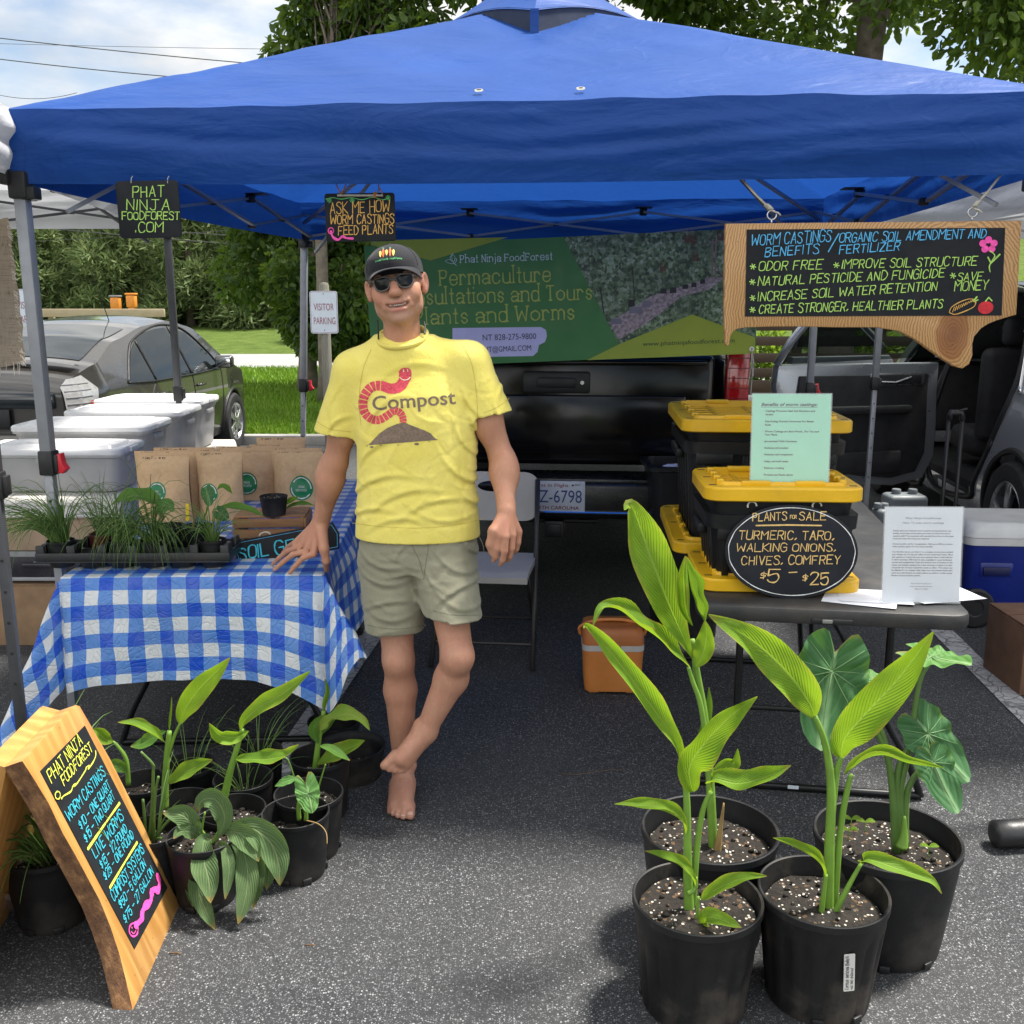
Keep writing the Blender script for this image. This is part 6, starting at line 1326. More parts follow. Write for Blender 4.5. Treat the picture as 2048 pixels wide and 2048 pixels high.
def lid(mb, w, d, z, h=.045):
    stackm([ringpts(w - .01, d - .01, .05, z), ringpts(w, d, .055, z + .004), ringpts(w, d, .055, z + h - .006), ringpts(w - .012, d - .012, .05, z + h), ringpts(w - .095, d - .095, .03, z + h), ringpts(w - .10, d - .10, .03, z + h + .010), ringpts(w - .115, d - .115, .03, z + h + .010), ringpts(w - .12, d - .12, .03, z + h - .016)], mb, True, True)
    for k in range(7):
        y = (k - 3) * (d - .16) / 7
        mb.box((0, y, z + h - .0145), (w - .15, .006, .005), bev=.001)
    for x in (-.12, .0, .12): mb.box((x * w * 2, 0, z + h - .0135), (.014, d - .14, .006), bev=.001)
    for s_ in (-1, 1):
        for k in range(4): mb.box((s_ * (w / 2 - .056), (k - 1.5) * (d - .1) / 4, z + h + .006), (.022, .03, .016), bev=.003)
        for k in (-1, 1): mb.box((k * w * .17, s_ * (d / 2 - .054), z + h + .006), (.09, .020, .016), bev=.003)
def lidholes(mb, w, d, z, h=.045):
    for s_ in (-1, 1):
        for k in (-1, 0, 1): mb.box((s_ * (w / 2 - .030), k * (d / 2 - .05), z + h + .0004), (.024, .008, .0012))
def tote(label, mat_, w, d, hb, hi, seed):
    t = thing('compost_tote', label, 'storage tote', mat=mat_, group='black totes with yellow lids'); b = MB()
    def body(z0, z1, k0, k1, fl):
        stackm([ringpts(w * k0, d * k0, .045, z0), ringpts(w * k1, d * k1, .05, z1 - .045), ringpts(w * k1 + .035, d * k1 + .035, .055, z1 - .045), ringpts(w * k1 + .040, d * k1 + .040, .055, z1), ringpts(w * k1 - .005, d * k1 - .005, .045, z1), ringpts(w * k1 - .02, d * k1 - .02, .045, z1 - .08)], b, True, False)
    body(.0, hb, .80, .885, 1)
    for k in range(7): x = (k - 3) * w * .115; b.bar((x, -d * .405, .01), (x, -d * .438, hb - .05), .022, .010, bev=.003)
    for s_ in (-1, 1):
        for k in range(5): y = (k - 2) * d * .15; b.bar((s_ * w * .405, y, .01), (s_ * w * .438, y, hb - .05), .010, .022, bev=.003)
        b.box((s_ * w * .30, -d * .455, hb - .060), (w * .22, .018, .045), bev=.006); b.box((s_ * (w * .47), 0, hb - .07), (.03, d * .35, .035), bev=.006)
    b.build('body', TOTE, t, 45); b = MB()
    stackm([ringpts(w * .85, d * .85, .05, hb - .06), ringpts(w * .90, d * .90, .05, hi)], b, True, True); b.build('inner_tub', TOTE, t, 45)
    b = MB(); lid(b, w, d, hi - .004); lo = b.build('lid', YEL, t, 40); b = MB(); lidholes(b, w, d, hi - .004); b.build('slots', BLK, lo); return t
def tray_lid(label, mat_, w, d):
    t = thing('tote_lid', label, 'lid', mat=mat_, group='yellow lids used as drip trays'); b = MB(); lid(b, w, d, 0, .042); b.build('plate', YEL, t, 40); b = MB(); lidholes(b, w, d, 0, .042); b.build('slots', BLK, t); return t
F1 = TR((X(1410, 3.05, 1.03) + X(1727, 3.03, 1.03)) / 2 + .018, 3.245, RTZ + .0005) @ RZ(-3); B1_ = TR((X(1374, 3.5, 1.2) + X(1720, 3.46, 1.2)) / 2 + .02, 3.86, RTZ + .0005) @ RZ(-4)
tray_lid('yellow lid lying on the table as a tray beneath the front tote', F1 @ TR(0, -.005, 0), .505, .40); tote('shorter front black tote holding up the mint green sheet', F1 @ TR(0, 0, .0305), .495, .385, .215, .262, 1)
tray_lid('yellow lid lying on the table as a tray beneath the rear tote', B1_ @ TR(-.005, 0, 0), .63, .70), tote('taller rear black tote with a wide yellow lid', B1_ @ TR(0, 0, .0305), .605, .66, .375, .415, 2)
# ---- sheets in clear holders
ACR = NT('clear_acrylic'); ACR = ACR.out(ACR.n('ShaderNodeMixShader', {0: .88, 1: ACR.bsdf((.9, .9, .9), .05), 2: ACR.n('ShaderNodeBsdfTransparent', {0: (.97, .98, .98, 1)}).outputs[0]}).outputs[0])
TXT = M('printed_ink', (.03, .03, .035), .7)
def sheet(label, tl, tr, br, bl, Y, lean, paper, lines, sc, org, base_z, cat='paper sign'):
    k = lambda p: (org[0] + p[0] / sc, org[1] + p[1] / sc); B = P(*k(bl), Y); B.z = base_z; B.x = X(k(bl)[0], Y, base_z); R_ = Vector((X(k(br)[0], Y - .005, base_z), Y - .005, base_z))
    mm = frame(B, R_ - B, (0, lean, 1)); t = thing('paper_sign', label, cat, mat=mm, group='sheets in clear stands'); W_, H_ = (R_ - B).length, on(mm, *k(tl))[1]
    pw = abs(k(br)[0] - k(bl)[0]); ph = abs(k(tl)[1] - k(bl)[1]); sl_ = (k(tl)[0] - k(bl)[0]) / ph
    b = MB(); b.prism([(.003, .004), (W_ - .003, .004), (W_ - .003, H_ - .003), (.003, H_ - .003)], -.0008, 0); b.build('sheet', paper, t, 0)
    b = MB(); b.prism([(0, 0), (W_, 0), (W_, H_), (0, H_)], .0016, .0036); b.prism([(0, 0), (W_, 0), (W_, H_), (0, H_)], -.005, -.003); b.box((W_ / 2, .0015, -.035), (W_, .003, .08)); b.build('holder', ACR, t, 0); i = Ink(1); mp = lambda p: ((p[0] - bl[0]) / sc * W_ / pw + (k(bl)[1] - k(p)[1]) * sl_ * -W_ / pw, (k(bl)[1] - k(p)[1]) / ph * H_)
    for ln_ in lines:
        x0, y0, x1, s_, h_ = ln_[:5]; a, c = mp((x0, y0)), mp((x1, y0)); i.type(s_, a[0], a[1], h_ / sc / ph * H_, 0, shear=ln_[5] if len(ln_) > 5 else 0, width=c[0] - a[0], bold=ln_[6] if len(ln_) > 6 else 0)
        if len(ln_) > 7: i.stroke([(a[0], a[1] - .004), (c[0], c[1] - .004)], .0013)
    i.build('print', TXT, t, Matrix.Identity(4), .0004); return t
bl_ = [(118, 675, 457, 'Castings Promote Ideal Soil Structure and'), (118, 700, 173, 'Aeration'), (118, 750, 456, 'Fast-Acting Growth Hormones For Better'), (118, 775, 158, 'Roots'), (120, 823, 494, 'Worm Castings are Burn-Proof... For You and'), (120, 846, 208, 'Your Plants'), (121, 894, 346, 'Jam-packed With Nutrients'), (122, 942, 285, 'Reduces soil erosion'), (123, 990, 321, 'Reduces soil compaction'), (125, 1040, 293, 'Helps soil hold water'), (126, 1088, 263, 'Reduces crusting'), (127, 1138, 327, 'Protects and feeds plants')]
mint = [(85, 632, 473, 'Benefits of worm castings:', 22, .3, .03, 1)] + [(a, b_, c, s_, 13.5, 0, .035) for a, b_, c, s_ in bl_] + [(a - 15, b_, a - 9, '*', 10) for a, b_, c, s_ in bl_ if s_ not in ('Aeration', 'Roots', 'Your Plants')]
sheet('mint green sheet titled Benefits of worm castings standing on the front tote lid', (18, 540), (572, 537), (583, 1206), (30, 1196), 3.13, .10, M('mint_paper', (.36, .74, .53), .7, .04), mint, 3.4625, (1490, 630), RTZ + .0305 + .262 + .0425)
body = ['Simply take your finished worm castings and spread them out', 'evenly at the base of the plant you want to share the worm', 'castings with! The nutrients will naturally flow down to the plant', 'roots the next time they are watered.', '', 'Amend potting soil for transplanting. Add up to 20% by volume', 'when potting plants for the many benefits', '', 'Our favorite way to use them is in a compost extract (non aerated', 'tea). Simply use 1/2 cup per gallon of non chlorinated water. Place', 'the castings in a sieve bag (we use a painters strain cloth built for', '5 gallon buckets: 400 micron size, available in most hardware', 'stores and inexpensive). Place the strainer bag of castings in the', 'water and gently massage for a few minutes or leave it in the', 'container for an hour massaging every so often. This water can', 'be diluted 5/1 or greater with clean non chlorinated water and', 'used as a soil drench to water plants as well as a foliar spray', 'feeding and protecting plants.']
wl = [(1245, 1205, 1440, 'Phat Ninja FoodForest', 13, .3), (1230, 1234, 1455, 'How To Use worm castings', 13, .3)]
for k, s_ in enumerate(body):
    if s_: y = 1282 + k * 16.55; x0 = 1184 + (y - 1282) * .04; wl.append((x0, y, x0 + min(330, 5.35 * len(s_)), s_, 9.5, 0, .02))
wl += [(1305, 1613, 1415, 'Phat Ninja FoodForest', 8), (1300, 1631, 1425, 'www.phatninjafoodforest', 8), (1330, 1648, 1400, '828-275-9800', 8)]
sheet('white instruction sheet titled How To Use worm castings at the right table corner', (1126, 1125), (1554, 1125), (1583, 1724), (1151, 1733), 2.925, .12, M('white_paper', (.72, .73, .78), .7, .03), wl, 2.729, (1340, 600), RTZ + .0045)
PAP = bpy.data.materials['white_paper']
for k, (dx, dy, rz, l) in enumerate(((-.17, -.01, -24, 'loose white page fanned out lowest beside the instruction sheet'), (-.12, .01, -14, 'loose white page lying on top of the fanned page'), (.09, .02, 12, 'loose page sticking out right of the instruction sheet'))):
    c0 = Vector((X(1835, 2.96, .745), 2.985, 0)); b = MB(); b.grid(lambda u, v: ((u - .5) * .215, (v - .5) * .15, .0012 + .005 * max(0, .2 - v) * k + .003 * u * u), 6, 6); b.v = [tuple(TR(c0.x + dx, c0.y + dy, RTZ + .0008 + .0012 * k) @ RZ(rz) @ Vector(v)) for v in b.v]
    tag(b.build('paper_page', PAP, None, 180), l, 'paper', 'loose instruction pages')
# ---- coolers, chair, trash can, carton, weight
ORC = M('orange_cooler_plastic', (.56, .20, .045), .45, .12, 8, .15, 140, .12); WHP = M('white_cooler_plastic', (.60, .60, .58), .45, .08, 8, .1, 120, .2); NAVY = M('navy_cooler_plastic', (.006, .018, .18), .35, .1, 8, .08, 120)
t = thing('picnic_cooler', 'small orange cooler with a darker lid on the asphalt behind the tall turmeric', 'cooler', (X(1224, 4.1, .1), 4.12, 0), -2); b = MB()
stackm([ringpts(.236, .19, .03, .012), ringpts(.242, .196, .03, .03), ringpts(.258, .205, .03, .195)], b, True, True); b.box((-.08, -.06, .008), (.04, .03, .016)); b.box((.08, -.06, .008), (.04, .03, .016)); b.build('body', ORC, t, 45)
b = MB(); stackm([ringpts(.262, .208, .03, .195), ringpts(.262, .208, .03, .220)], b, True, True); b.build('band', M('grey_band', (.45, .44, .43), .5), t, 45)
b = MB(); stackm([ringpts(.26, .207, .03, .220), ringpts(.258, .204, .03, .262), ringpts(.245, .19, .03, .285), ringpts(.225, .17, .03, .292)], b, True, True); b.box((0, -.106, .218), (.06, .012, .034), bev=.004); b.build('lid', M('rust_cooler_lid', (.40, .13, .030), .45, .12, 8), t, 45)
b = MB(); b.tube(cat_rom([(-.135, 0, .235), (-.137, .0, .27), (-.06, .0, .300), (.06, .0, .300), (.137, 0, .27), (.135, 0, .235)], 5), .008, 8); b.build('handle', ORC, t, 180)
cx_ = X(1925, 4.95, .2); t = thing('wheeled_cooler', 'large blue wheeled cooler with a white lid and a black pull handle', 'cooler', (cx_ + .42, 5.10, 0), -4); t.scale = (1.02, 1, 1.10); b = MB()
stackm([ringpts(.74, .38, .05, .04), ringpts(.78, .41, .05, .10), ringpts(.82, .44, .05, .395)], b, True, True); b.box((-.26, -.205, .28), (.17, .03, .075), bev=.014); b.box((.0, -.19, .08), (.80, .06, .05), bev=.02); b.build('body', NAVY, t, 45)
b = MB(); b.box((-.26, -.222, .275), (.13, .01, .040), bev=.004); b.build('grip', M('navy_recess', (.003, .006, .06), .5), t)
b = MB(); stackm([ringpts(.835, .455, .05, .396), ringpts(.84, .46, .05, .43)], b, True, True); b.build('band', WHP, t, 45); b = MB(); stackm([ringpts(.84, .46, .05, .432), ringpts(.835, .455, .06, .462), ringpts(.79, .41, .06, .492), ringpts(.72, .34, .06, .497), ringpts(.60, .26, .05, .488)], b, True, True); b.build('lid', WHP, t, 50)
for y in (-.20, .17): b = MB(); b.lathe([(0, -.025), (.035, -.025), (.04, -.03), (.085, -.03), (.095, -.02), (.095, .02), (.085, .03), (.04, .03), (.035, .025), (0, .025)], 24, mat=TR(-.345, y, .095) @ RX(90)); b.build('wheel', BLK, t, 40)
b = MB()
for x in (-.385, -.315): b.tube([(x, .25, .18), (x, .27, .92)], .010, 8)
b.tube([(-.385, .27, .92), (-.375, .27, .955), (-.325, .27, .955), (-.315, .27, .92)], .016, 8); b.tube([(-.35, .27, .96), (-.30, .255, .975)], .006, 6); b.build('pull_handle', BLK, t, 180)
CHP = M('beige_chair_plastic', (.42, .40, .37), .45, .06, 8, .1, 200)
t = thing('folding_chair', 'beige plastic folding chair with dark steel legs behind the person', 'chair', (-.118, 4.51, 0), -6); b = MB()
b.grid(lambda u, v: ((u - .5) * .44 * (1 - .06 * (1 - v)), -.20 + v * .40, .452 - .03 * max(0, .25 - v) ** 2 * 8 - .012 * math.sin(math.pi * u) * math.sin(math.pi * v)), 20, 20)
top_n = len(b.v); b.v += [(x, y, z - .028) for x, y, z in b.v[:top_n]]; b.uv += b.uv[:top_n]; F0 = list(b.f); b.f += [tuple(i_ + top_n for i_ in f_)[::-1] for f_ in F0]; b.m += [0] * len(F0)
rim = [i_ for i_ in range(21)] + [21 * k + 20 for k in range(1, 21)] + [440 - i_ for i_ in range(1, 21)] + [21 * k for k in range(19, 0, -1)]; b.f += [(rim[k], rim[k] + top_n, rim[(k + 1) % len(rim)] + top_n, rim[(k + 1) % len(rim)]) for k in range(len(rim))]; b.m += [0] * len(rim); b.build('seat', CHP, t, 50)
b = MB(); ol = rrect(.445, .235, .07, 6, 0, .1175); hole = [(.075 * math.cos(a), .165 + .026 * math.sin(a)) for a in [2 * math.pi * k / 28 for k in range(28)]]
bm = bmesh.new(); vo = [bm.verts.new((x, y, 0)) for x, y in ol]; vh = [bm.verts.new((x, y, 0)) for x, y in hole]
ed = [bm.edges.new((vo[k], vo[(k + 1) % len(vo)])) for k in range(len(vo))] + [bm.edges.new((vh[k], vh[(k + 1) % len(vh)])) for k in range(len(vh))]
bmesh.ops.triangle_fill(bm, edges=ed, use_beauty=True); bmesh.ops.delete(bm, geom=[f_ for f_ in bm.faces if abs(f_.calc_center_median().x) < .07 and (f_.calc_center_median().x / .075) ** 2 + ((f_.calc_center_median().y - .165) / .026) ** 2 < .9], context='FACES_ONLY')
r_ = bmesh.ops.extrude_face_region(bm, geom=bm.faces[:]); [setattr(v.co, 'z', -.022) for v in r_['geom'] if isinstance(v, bmesh.types.BMVert)]; bmesh.ops.recalc_face_normals(bm, faces=bm.faces[:])
for v in bm.verts: v.co.z -= .55 * v.co.x ** 2
b.bm(bm, TR(0, .215, .605) @ RX(78)); b.build('backrest', CHP, t, 40)
LEGM = M('brown_grey_steel', (.045, .042, .040), .4, .1, 20, metal=.4)
for s_ in (-1, 1):
    b = MB(); b.tube([(s_ * .215, .265, .80), (s_ * .217, .20, .56), (s_ * .222, .08, .40), (s_ * .232, -.20, .01)], .0125, 8); b.build('leg', LEGM, t, 180); b = MB(); b.tube([(s_ * .195, -.10, .43), (s_ * .20, .12, .22), (s_ * .205, .26, .01)], .0115, 8); b.build('leg', LEGM, t, 180)
b = MB(); b.tube([(-.228, -.13, .105), (.228, -.13, .105)], .008, 6); b.tube([(-.203, .21, .12), (.203, .21, .12)], .008, 6); b.build('stretcher', LEGM, t)
t = thing('trash_can', 'black trash tub with crumpled white paper beside the truck bumper', 'trash can', (X(1385, 4.76, .85), 4.88, 0), 0); b = MB(); stackm([ringpts(.30, .26, .04, 0), ringpts(.40, .35, .05, .84), ringpts(.44, .38, .05, .845), ringpts(.44, .38, .05, .865), ringpts(.38, .33, .05, .868), ringpts(.36, .31, .05, .70)], b, True, True); b.build('tub', TOTE, t, 45)
bm = bmesh.new(); bmesh.ops.create_icosphere(bm, subdivisions=4, radius=.12)
for v in bm.verts: n_ = noise.noise(v.co * 14) * .045 + noise.noise(v.co * 34) * .02; v.co = Vector((v.co.x * 1.25, v.co.y * .9, v.co.z * .55)) + v.co.normalized() * n_
b = MB(); b.bm(bm, TR(t.location.x + .0, t.location.y - .02, .80)); tag(b.build('crumpled_paper', M('tissue_white', (.55, .55, .62), .8), None, 20), 'crumpled white paper heaped in the black trash tub', 'paper')
t = cbox('cardboard_box', 'carton at the right border stamped with dark red capitals', (X(2038, 4.0, .1) + .215, 4.18, 0), (.40, .34, .30), M('brown_carton', (.16, .085, .05), .9, .2, 10, .2, 90), 'box', rz=0)
i = Ink(40); i.type('KEEP', -.19, .235, .034, 0, width=.15); i.disc(-.135, .06, .012, 0); i.build('stamp', M('stamp_red', (.06, .012, .012), .8), t, Matrix(((1, 0, 0, 0), (0, 0, -1, -.17), (0, 1, 0, 0), (0, 0, 0, 1))), .0012)
b = MB(); a = G(1990, 1668, .045); pts = [a + Vector((k * .06, .02 * k - .03 * math.sin(k * .5), 0)) for k in range(8)]; b.tube([a + Vector((-.012, 0, 0))] + pts, [.022] + [.042] * 8, 14)
b.tube([a + Vector((.10, .02, .02)), a + Vector((.12, .03, .045))], .006, 6); tag(b.build('weight_bag', M('black_rubber', (.014, .014, .015), .45, .3, 12, .2, 60), None, 60), 'black tubular weight bag lying on the asphalt at the right border', 'weight')
# ============================================================ POTTED PLANTS
def mat_leaf(nm, a, b, vein, tr=.38, n=26, slant=.55, rough=.42, edge=None, tcol=None, strong=.5):
    t = NT(nm); uv = t.n('ShaderNodeSeparateXYZ', {0: t.uv()}); u, v = uv.outputs[0], uv.outputs[1]
    au = t.math('ABSOLUTE', t.math('SUBTRACT', u, .5)); ph = t.math('SUBTRACT', t.math('MULTIPLY', v, float(n)), t.math('MULTIPLY', au, n * slant))
    st = t.math('MULTIPLY_ADD', t.math('SINE', t.math('MULTIPLY', ph, 6.2832)), .5, .5); mid = t.ramp(au, [(.012, 1.0), (.04, 0.0)])
    ob = t.obj(); c = t.ramp(t.noise(ob, 11, 4, .6), [(.3, a), (.7, b)]); c = t.mix(t.math('MULTIPLY', t.ramp(st, [(.72, 0.0), (.98, 1.0)]), strong), c, vein)
    c = t.mix(t.math('MULTIPLY', mid, .8), c, vein)
    if edge:
        e = t.math('MULTIPLY', t.ramp(au, [(.36, 0.0), (.49, 1.0)]), t.ramp(t.noise(ob, 20, 5), [(.40, 0.0), (.56, 1.0)])); c = t.mix(e, c, edge)
    c = t.mix(t.math('MULTIPLY', t.ramp(v, [(.90, 0.0), (.985, 1.0)]), t.ramp(t.noise(ob, 9, 3), [(.42, 0.0), (.58, .9)])), c, (.30, .20, .06)); c = t.mix(t.ramp(t.noise(ob, 75, 3, .7), [(.66, 0.0), (.72, .5)]), c, (.22, .19, .05))
    nrm = t.bump(t.math('SUBTRACT', t.math('MULTIPLY', st, .6), t.math('MULTIPLY', mid, 1.5)), .45, .004); nrm = t.bump(t.noise(ob, 60, 4), .2, .003, nrm)
    tr_c = t.mix(.55, c, tcol or (.45, .70, .02)); d = t.bsdf(c, rough + .12, nrm, spec=.28); tl = t.n('ShaderNodeBsdfTranslucent', {0: tr_c, 'Normal': nrm}).outputs[0]
    return t.out(t.n('ShaderNodeMixShader', {0: tr, 1: d, 2: tl}).outputs[0])
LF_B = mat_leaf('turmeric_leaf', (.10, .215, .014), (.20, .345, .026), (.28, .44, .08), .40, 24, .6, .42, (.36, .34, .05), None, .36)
LF_D = mat_leaf('turmeric_leaf_shaded', (.055, .15, .018), (.09, .21, .028), (.17, .31, .07), .3)  # darker copy of the turmeric leaf: shade is put into the leaf colour
LF_Y = mat_leaf('turmeric_leaf_browning', (.10, .235, .018), (.19, .34, .03), (.28, .42, .07), .4, 26, .55, .45, (.42, .30, .05))
LF_BR = mat_leaf('turmeric_leaf_scorched', (.14, .27, .025), (.24, .32, .05), (.30, .38, .08), .3, 22, .55, .5, (.30, .12, .035))
LF_T = mat_leaf('taro_leaf', (.030, .105, .034), (.05, .145, .05), (.20, .34, .16), .22, 7, .9, .5, (.10, .20, .03), (.2, .45, .03), .12)
LF_TY = mat_leaf('young_taro_leaf', (.085, .22, .05), (.12, .27, .065), (.30, .45, .20), .28, 7, .9, .45, None, (.3, .55, .05), .12)
LF_C = mat_leaf('comfrey_leaf', (.060, .115, .040), (.095, .155, .060), (.20, .25, .12), .22, 9, 1.1, .75, None, (.25, .42, .05), .4)
CHV = leafmat('chive_blade', [(.075, .16, .035), (.13, .24, .055), (.22, .32, .09)], .2, .45, 6)
STEM = M('turmeric_stem', (.15, .28, .035), .45, .25, 9); STEMD = M('dark_green_stem', (.09, .17, .035), .5, .25, 9); SHE = M('brown_sheath', (.26, .17, .06), .7, .3, 12)
def mat_soil():
    t = NT('potting_soil'); ob = t.obj(); v = t.n('ShaderNodeTexVoronoi', {'Vector': ob, 'Scale': 120.0}); s = t.n('ShaderNodeSeparateColor', {0: v.outputs['Color']})
    m = t.math('MULTIPLY', t.ramp(s.outputs[0], [(.80, 0.0), (.84, 1.0)]), t.ramp(v.outputs['Distance'], [(.4, 1.0), (.5, 0.0)])); c = t.ramp(t.noise(ob, 70, 6, .7), [(.35, (.007, .006, .005)), (.7, (.030, .022, .015))])
    c = t.mix(m, c, (.52, .49, .43)); c = t.mix(t.ramp(s.outputs[1], [(.93, 0.0), (.95, .6)]), c, (.16, .09, .04))
    return t.out(t.bsdf(c, .95, t.bump(t.math('ADD', t.noise(ob, 90, 4), t.math('MULTIPLY', m, .8)), 1.0, .01)))
SOIL = mat_soil()
POTM = M('nursery_pot_plastic', (.009, .0095, .0105), .5, .35, 7, .12, 90, .30, spec=.35); POTD = M('dusty_pot_plastic', (.012, .012, .012), .55, .5, 6, .15, 70, .5, spec=.35); MAROON = M('maroon_pot', (.09, .018, .016), .4, .1)
def plant(name, label, c, r, h, m=None, flute=0, soil_d=.05, group='potted plants on the ground', n=36, slots=True, clods=26):
    t = thing(name, label, 'potted plant', c, 0, group); rb = r * .80; b = MB(); m = m or POTM
    def ring(rr, z, fl): return [((rr - (fl * (.5 + .5 * math.cos(k / n * 6.2832 * flute)) ** 4 if flute else 0)) * math.cos(6.2832 * k / n), (rr - (fl * (.5 + .5 * math.cos(k / n * 6.2832 * flute)) ** 4 if flute else 0)) * math.sin(6.2832 * k / n), z) for k in range(n)]
    R_ = [ring(rb * .97, .0, 0), ring(rb, .006, 0), ring(rb + (r - rb) * .12, h * .12, .008), ring(rb + (r - rb) * .72, h * .74, .008), ring(r * .955, h * .80, 0), ring(r * .965, h * .92, 0), ring(r * .97, h * .925, 0), ring(r, h * .935, 0), ring(r, h * .993, 0), ring(r * .985, h, 0), ring(r * .955, h * .995, 0), ring(r * .94, h * .9, 0), ring(r * .93, h * .88, 0), ring(r * .90, h * .72, 0), ring(r * .86, h - soil_d - .02, 0)]
    V = [p for q in R_ for p in q]; b.add(V, [(j * n + k, j * n + (k + 1) % n, (j + 1) * n + (k + 1) % n, (j + 1) * n + k) for j in range(len(R_) - 1) for k in range(n)] + [tuple(range(n))[::-1]])
    if slots:
        for a in (255, 300, 20, 165): b.box((0, 0, .012), (.026, .012, .018), RZ(a + 90) @ TR(0, -(rb + .001), 0), 1, .002)
    b.build('pot', [m, BLK], t, 40)
    if soil_d < h:
        b = MB(); b.grid(lambda u, v: (v * r * .885 * math.cos(6.2832 * u), v * r * .885 * math.sin(6.2832 * u), h - soil_d + .010 * noise.noise(Vector((v * math.cos(6.2832 * u) * 5, v * math.sin(6.2832 * u) * 5, r * 90))) + .006 * (1 - v)), 30, 9)
        rn = random.Random(int(r * 9999)); bm = bmesh.new(); bmesh.ops.create_icosphere(bm, subdivisions=1, radius=1); sv = [v.co.copy() for v in bm.verts]; sf = [[v.index for v in f_.verts] for f_ in bm.faces]; bm.free()
        for k in range(clods):
            a, q, s_ = rn.uniform(0, 6.28), r * .82 * rn.uniform(0, 1) ** .5, rn.uniform(.003, .009); o = Vector((q * math.cos(a), q * math.sin(a), h - soil_d + .006)); b.add([o + Vector((v.x * s_ * rn.uniform(.8, 1.5), v.y * s_, v.z * s_ * .7)) for v in sv], sf)
        b.build('soil', SOIL, t, 60)
    return t
def leaf(t, pts, w, m, fold=.55, face=(0, -1, .25), pk=.45, wave=.012, nu=10, nv=26, twist=0, name='leaf', tipc=.0, lab=None, blunt=.9):
    if m in (LF_B, LF_Y): w *= .88; fold *= 1.12
    pts = cat_rom(pts, max(3, nv // (len(pts) - 1))); N = len(pts); S = [0]
    for i in range(1, N): S.append(S[-1] + (pts[i] - pts[i - 1]).length)
    L_ = S[-1]; b = MB(); V = []; U = []; F = []; F0 = Vector(face).normalized(); ph = random.Random(int(L_ * 1e5)).uniform(0, 9)
    for i in range(N):
        v = S[i] / L_; tg = (pts[min(i + 1, N - 1)] - pts[max(i - 1, 0)]).normalized(); up = F0 - tg * F0.dot(tg)
        up = up.normalized() if up.length > 1e-3 else Vector((0, 0, 1)); sd = tg.cross(up)
        if twist: q = Matrix.Rotation(twist * v, 3, tg); up, sd = q @ up, q @ sd
        e = math.log(.5) / math.log(pk); s_ = v ** e; ww = w * .5 * max(0, math.sin(math.pi * min(1, s_ * .985 + .012))) ** blunt * (1 if v < .9 else 1) + .0008
        for k in range(nu + 1):
            uu = 2 * k / nu - 1; a = fold * abs(uu); x = ww * (math.sin(a) / fold if fold > .01 else abs(uu)) * (1 if uu > 0 else -1); z = ww * ((1 - math.cos(a)) / fold if fold > .01 else 0)
            z += wave * (math.sin(v * 15 + ph + (1.7 if uu > 0 else 0)) * abs(uu) ** 2 + .5 * noise.noise(Vector((v * 5 + ph, uu * 1.5, 0)))) * min(1, ww * 25)
            V.append(pts[i] + sd * x + up * z); U.append((k / nu, v))
    for i in range(N - 1):
        for k in range(nu): a = i * (nu + 1) + k; F.append((a, a + 1, a + nu + 2, a + nu + 1))
    b.add(V, F, 0, U); o = b.build(name, m, t, 180, world=True)
    if lab: o['label'] = lab
    return o
def stem(t, pts, r0, r1, m=None, name='stem'):
    q = cat_rom(pts, 5); b = MB(); b.tube(q, [r0 + (r1 - r0) * i / (len(q) - 1) for i in range(len(q))], 8); return b.build(name, m or STEM, t, 180, world=True)
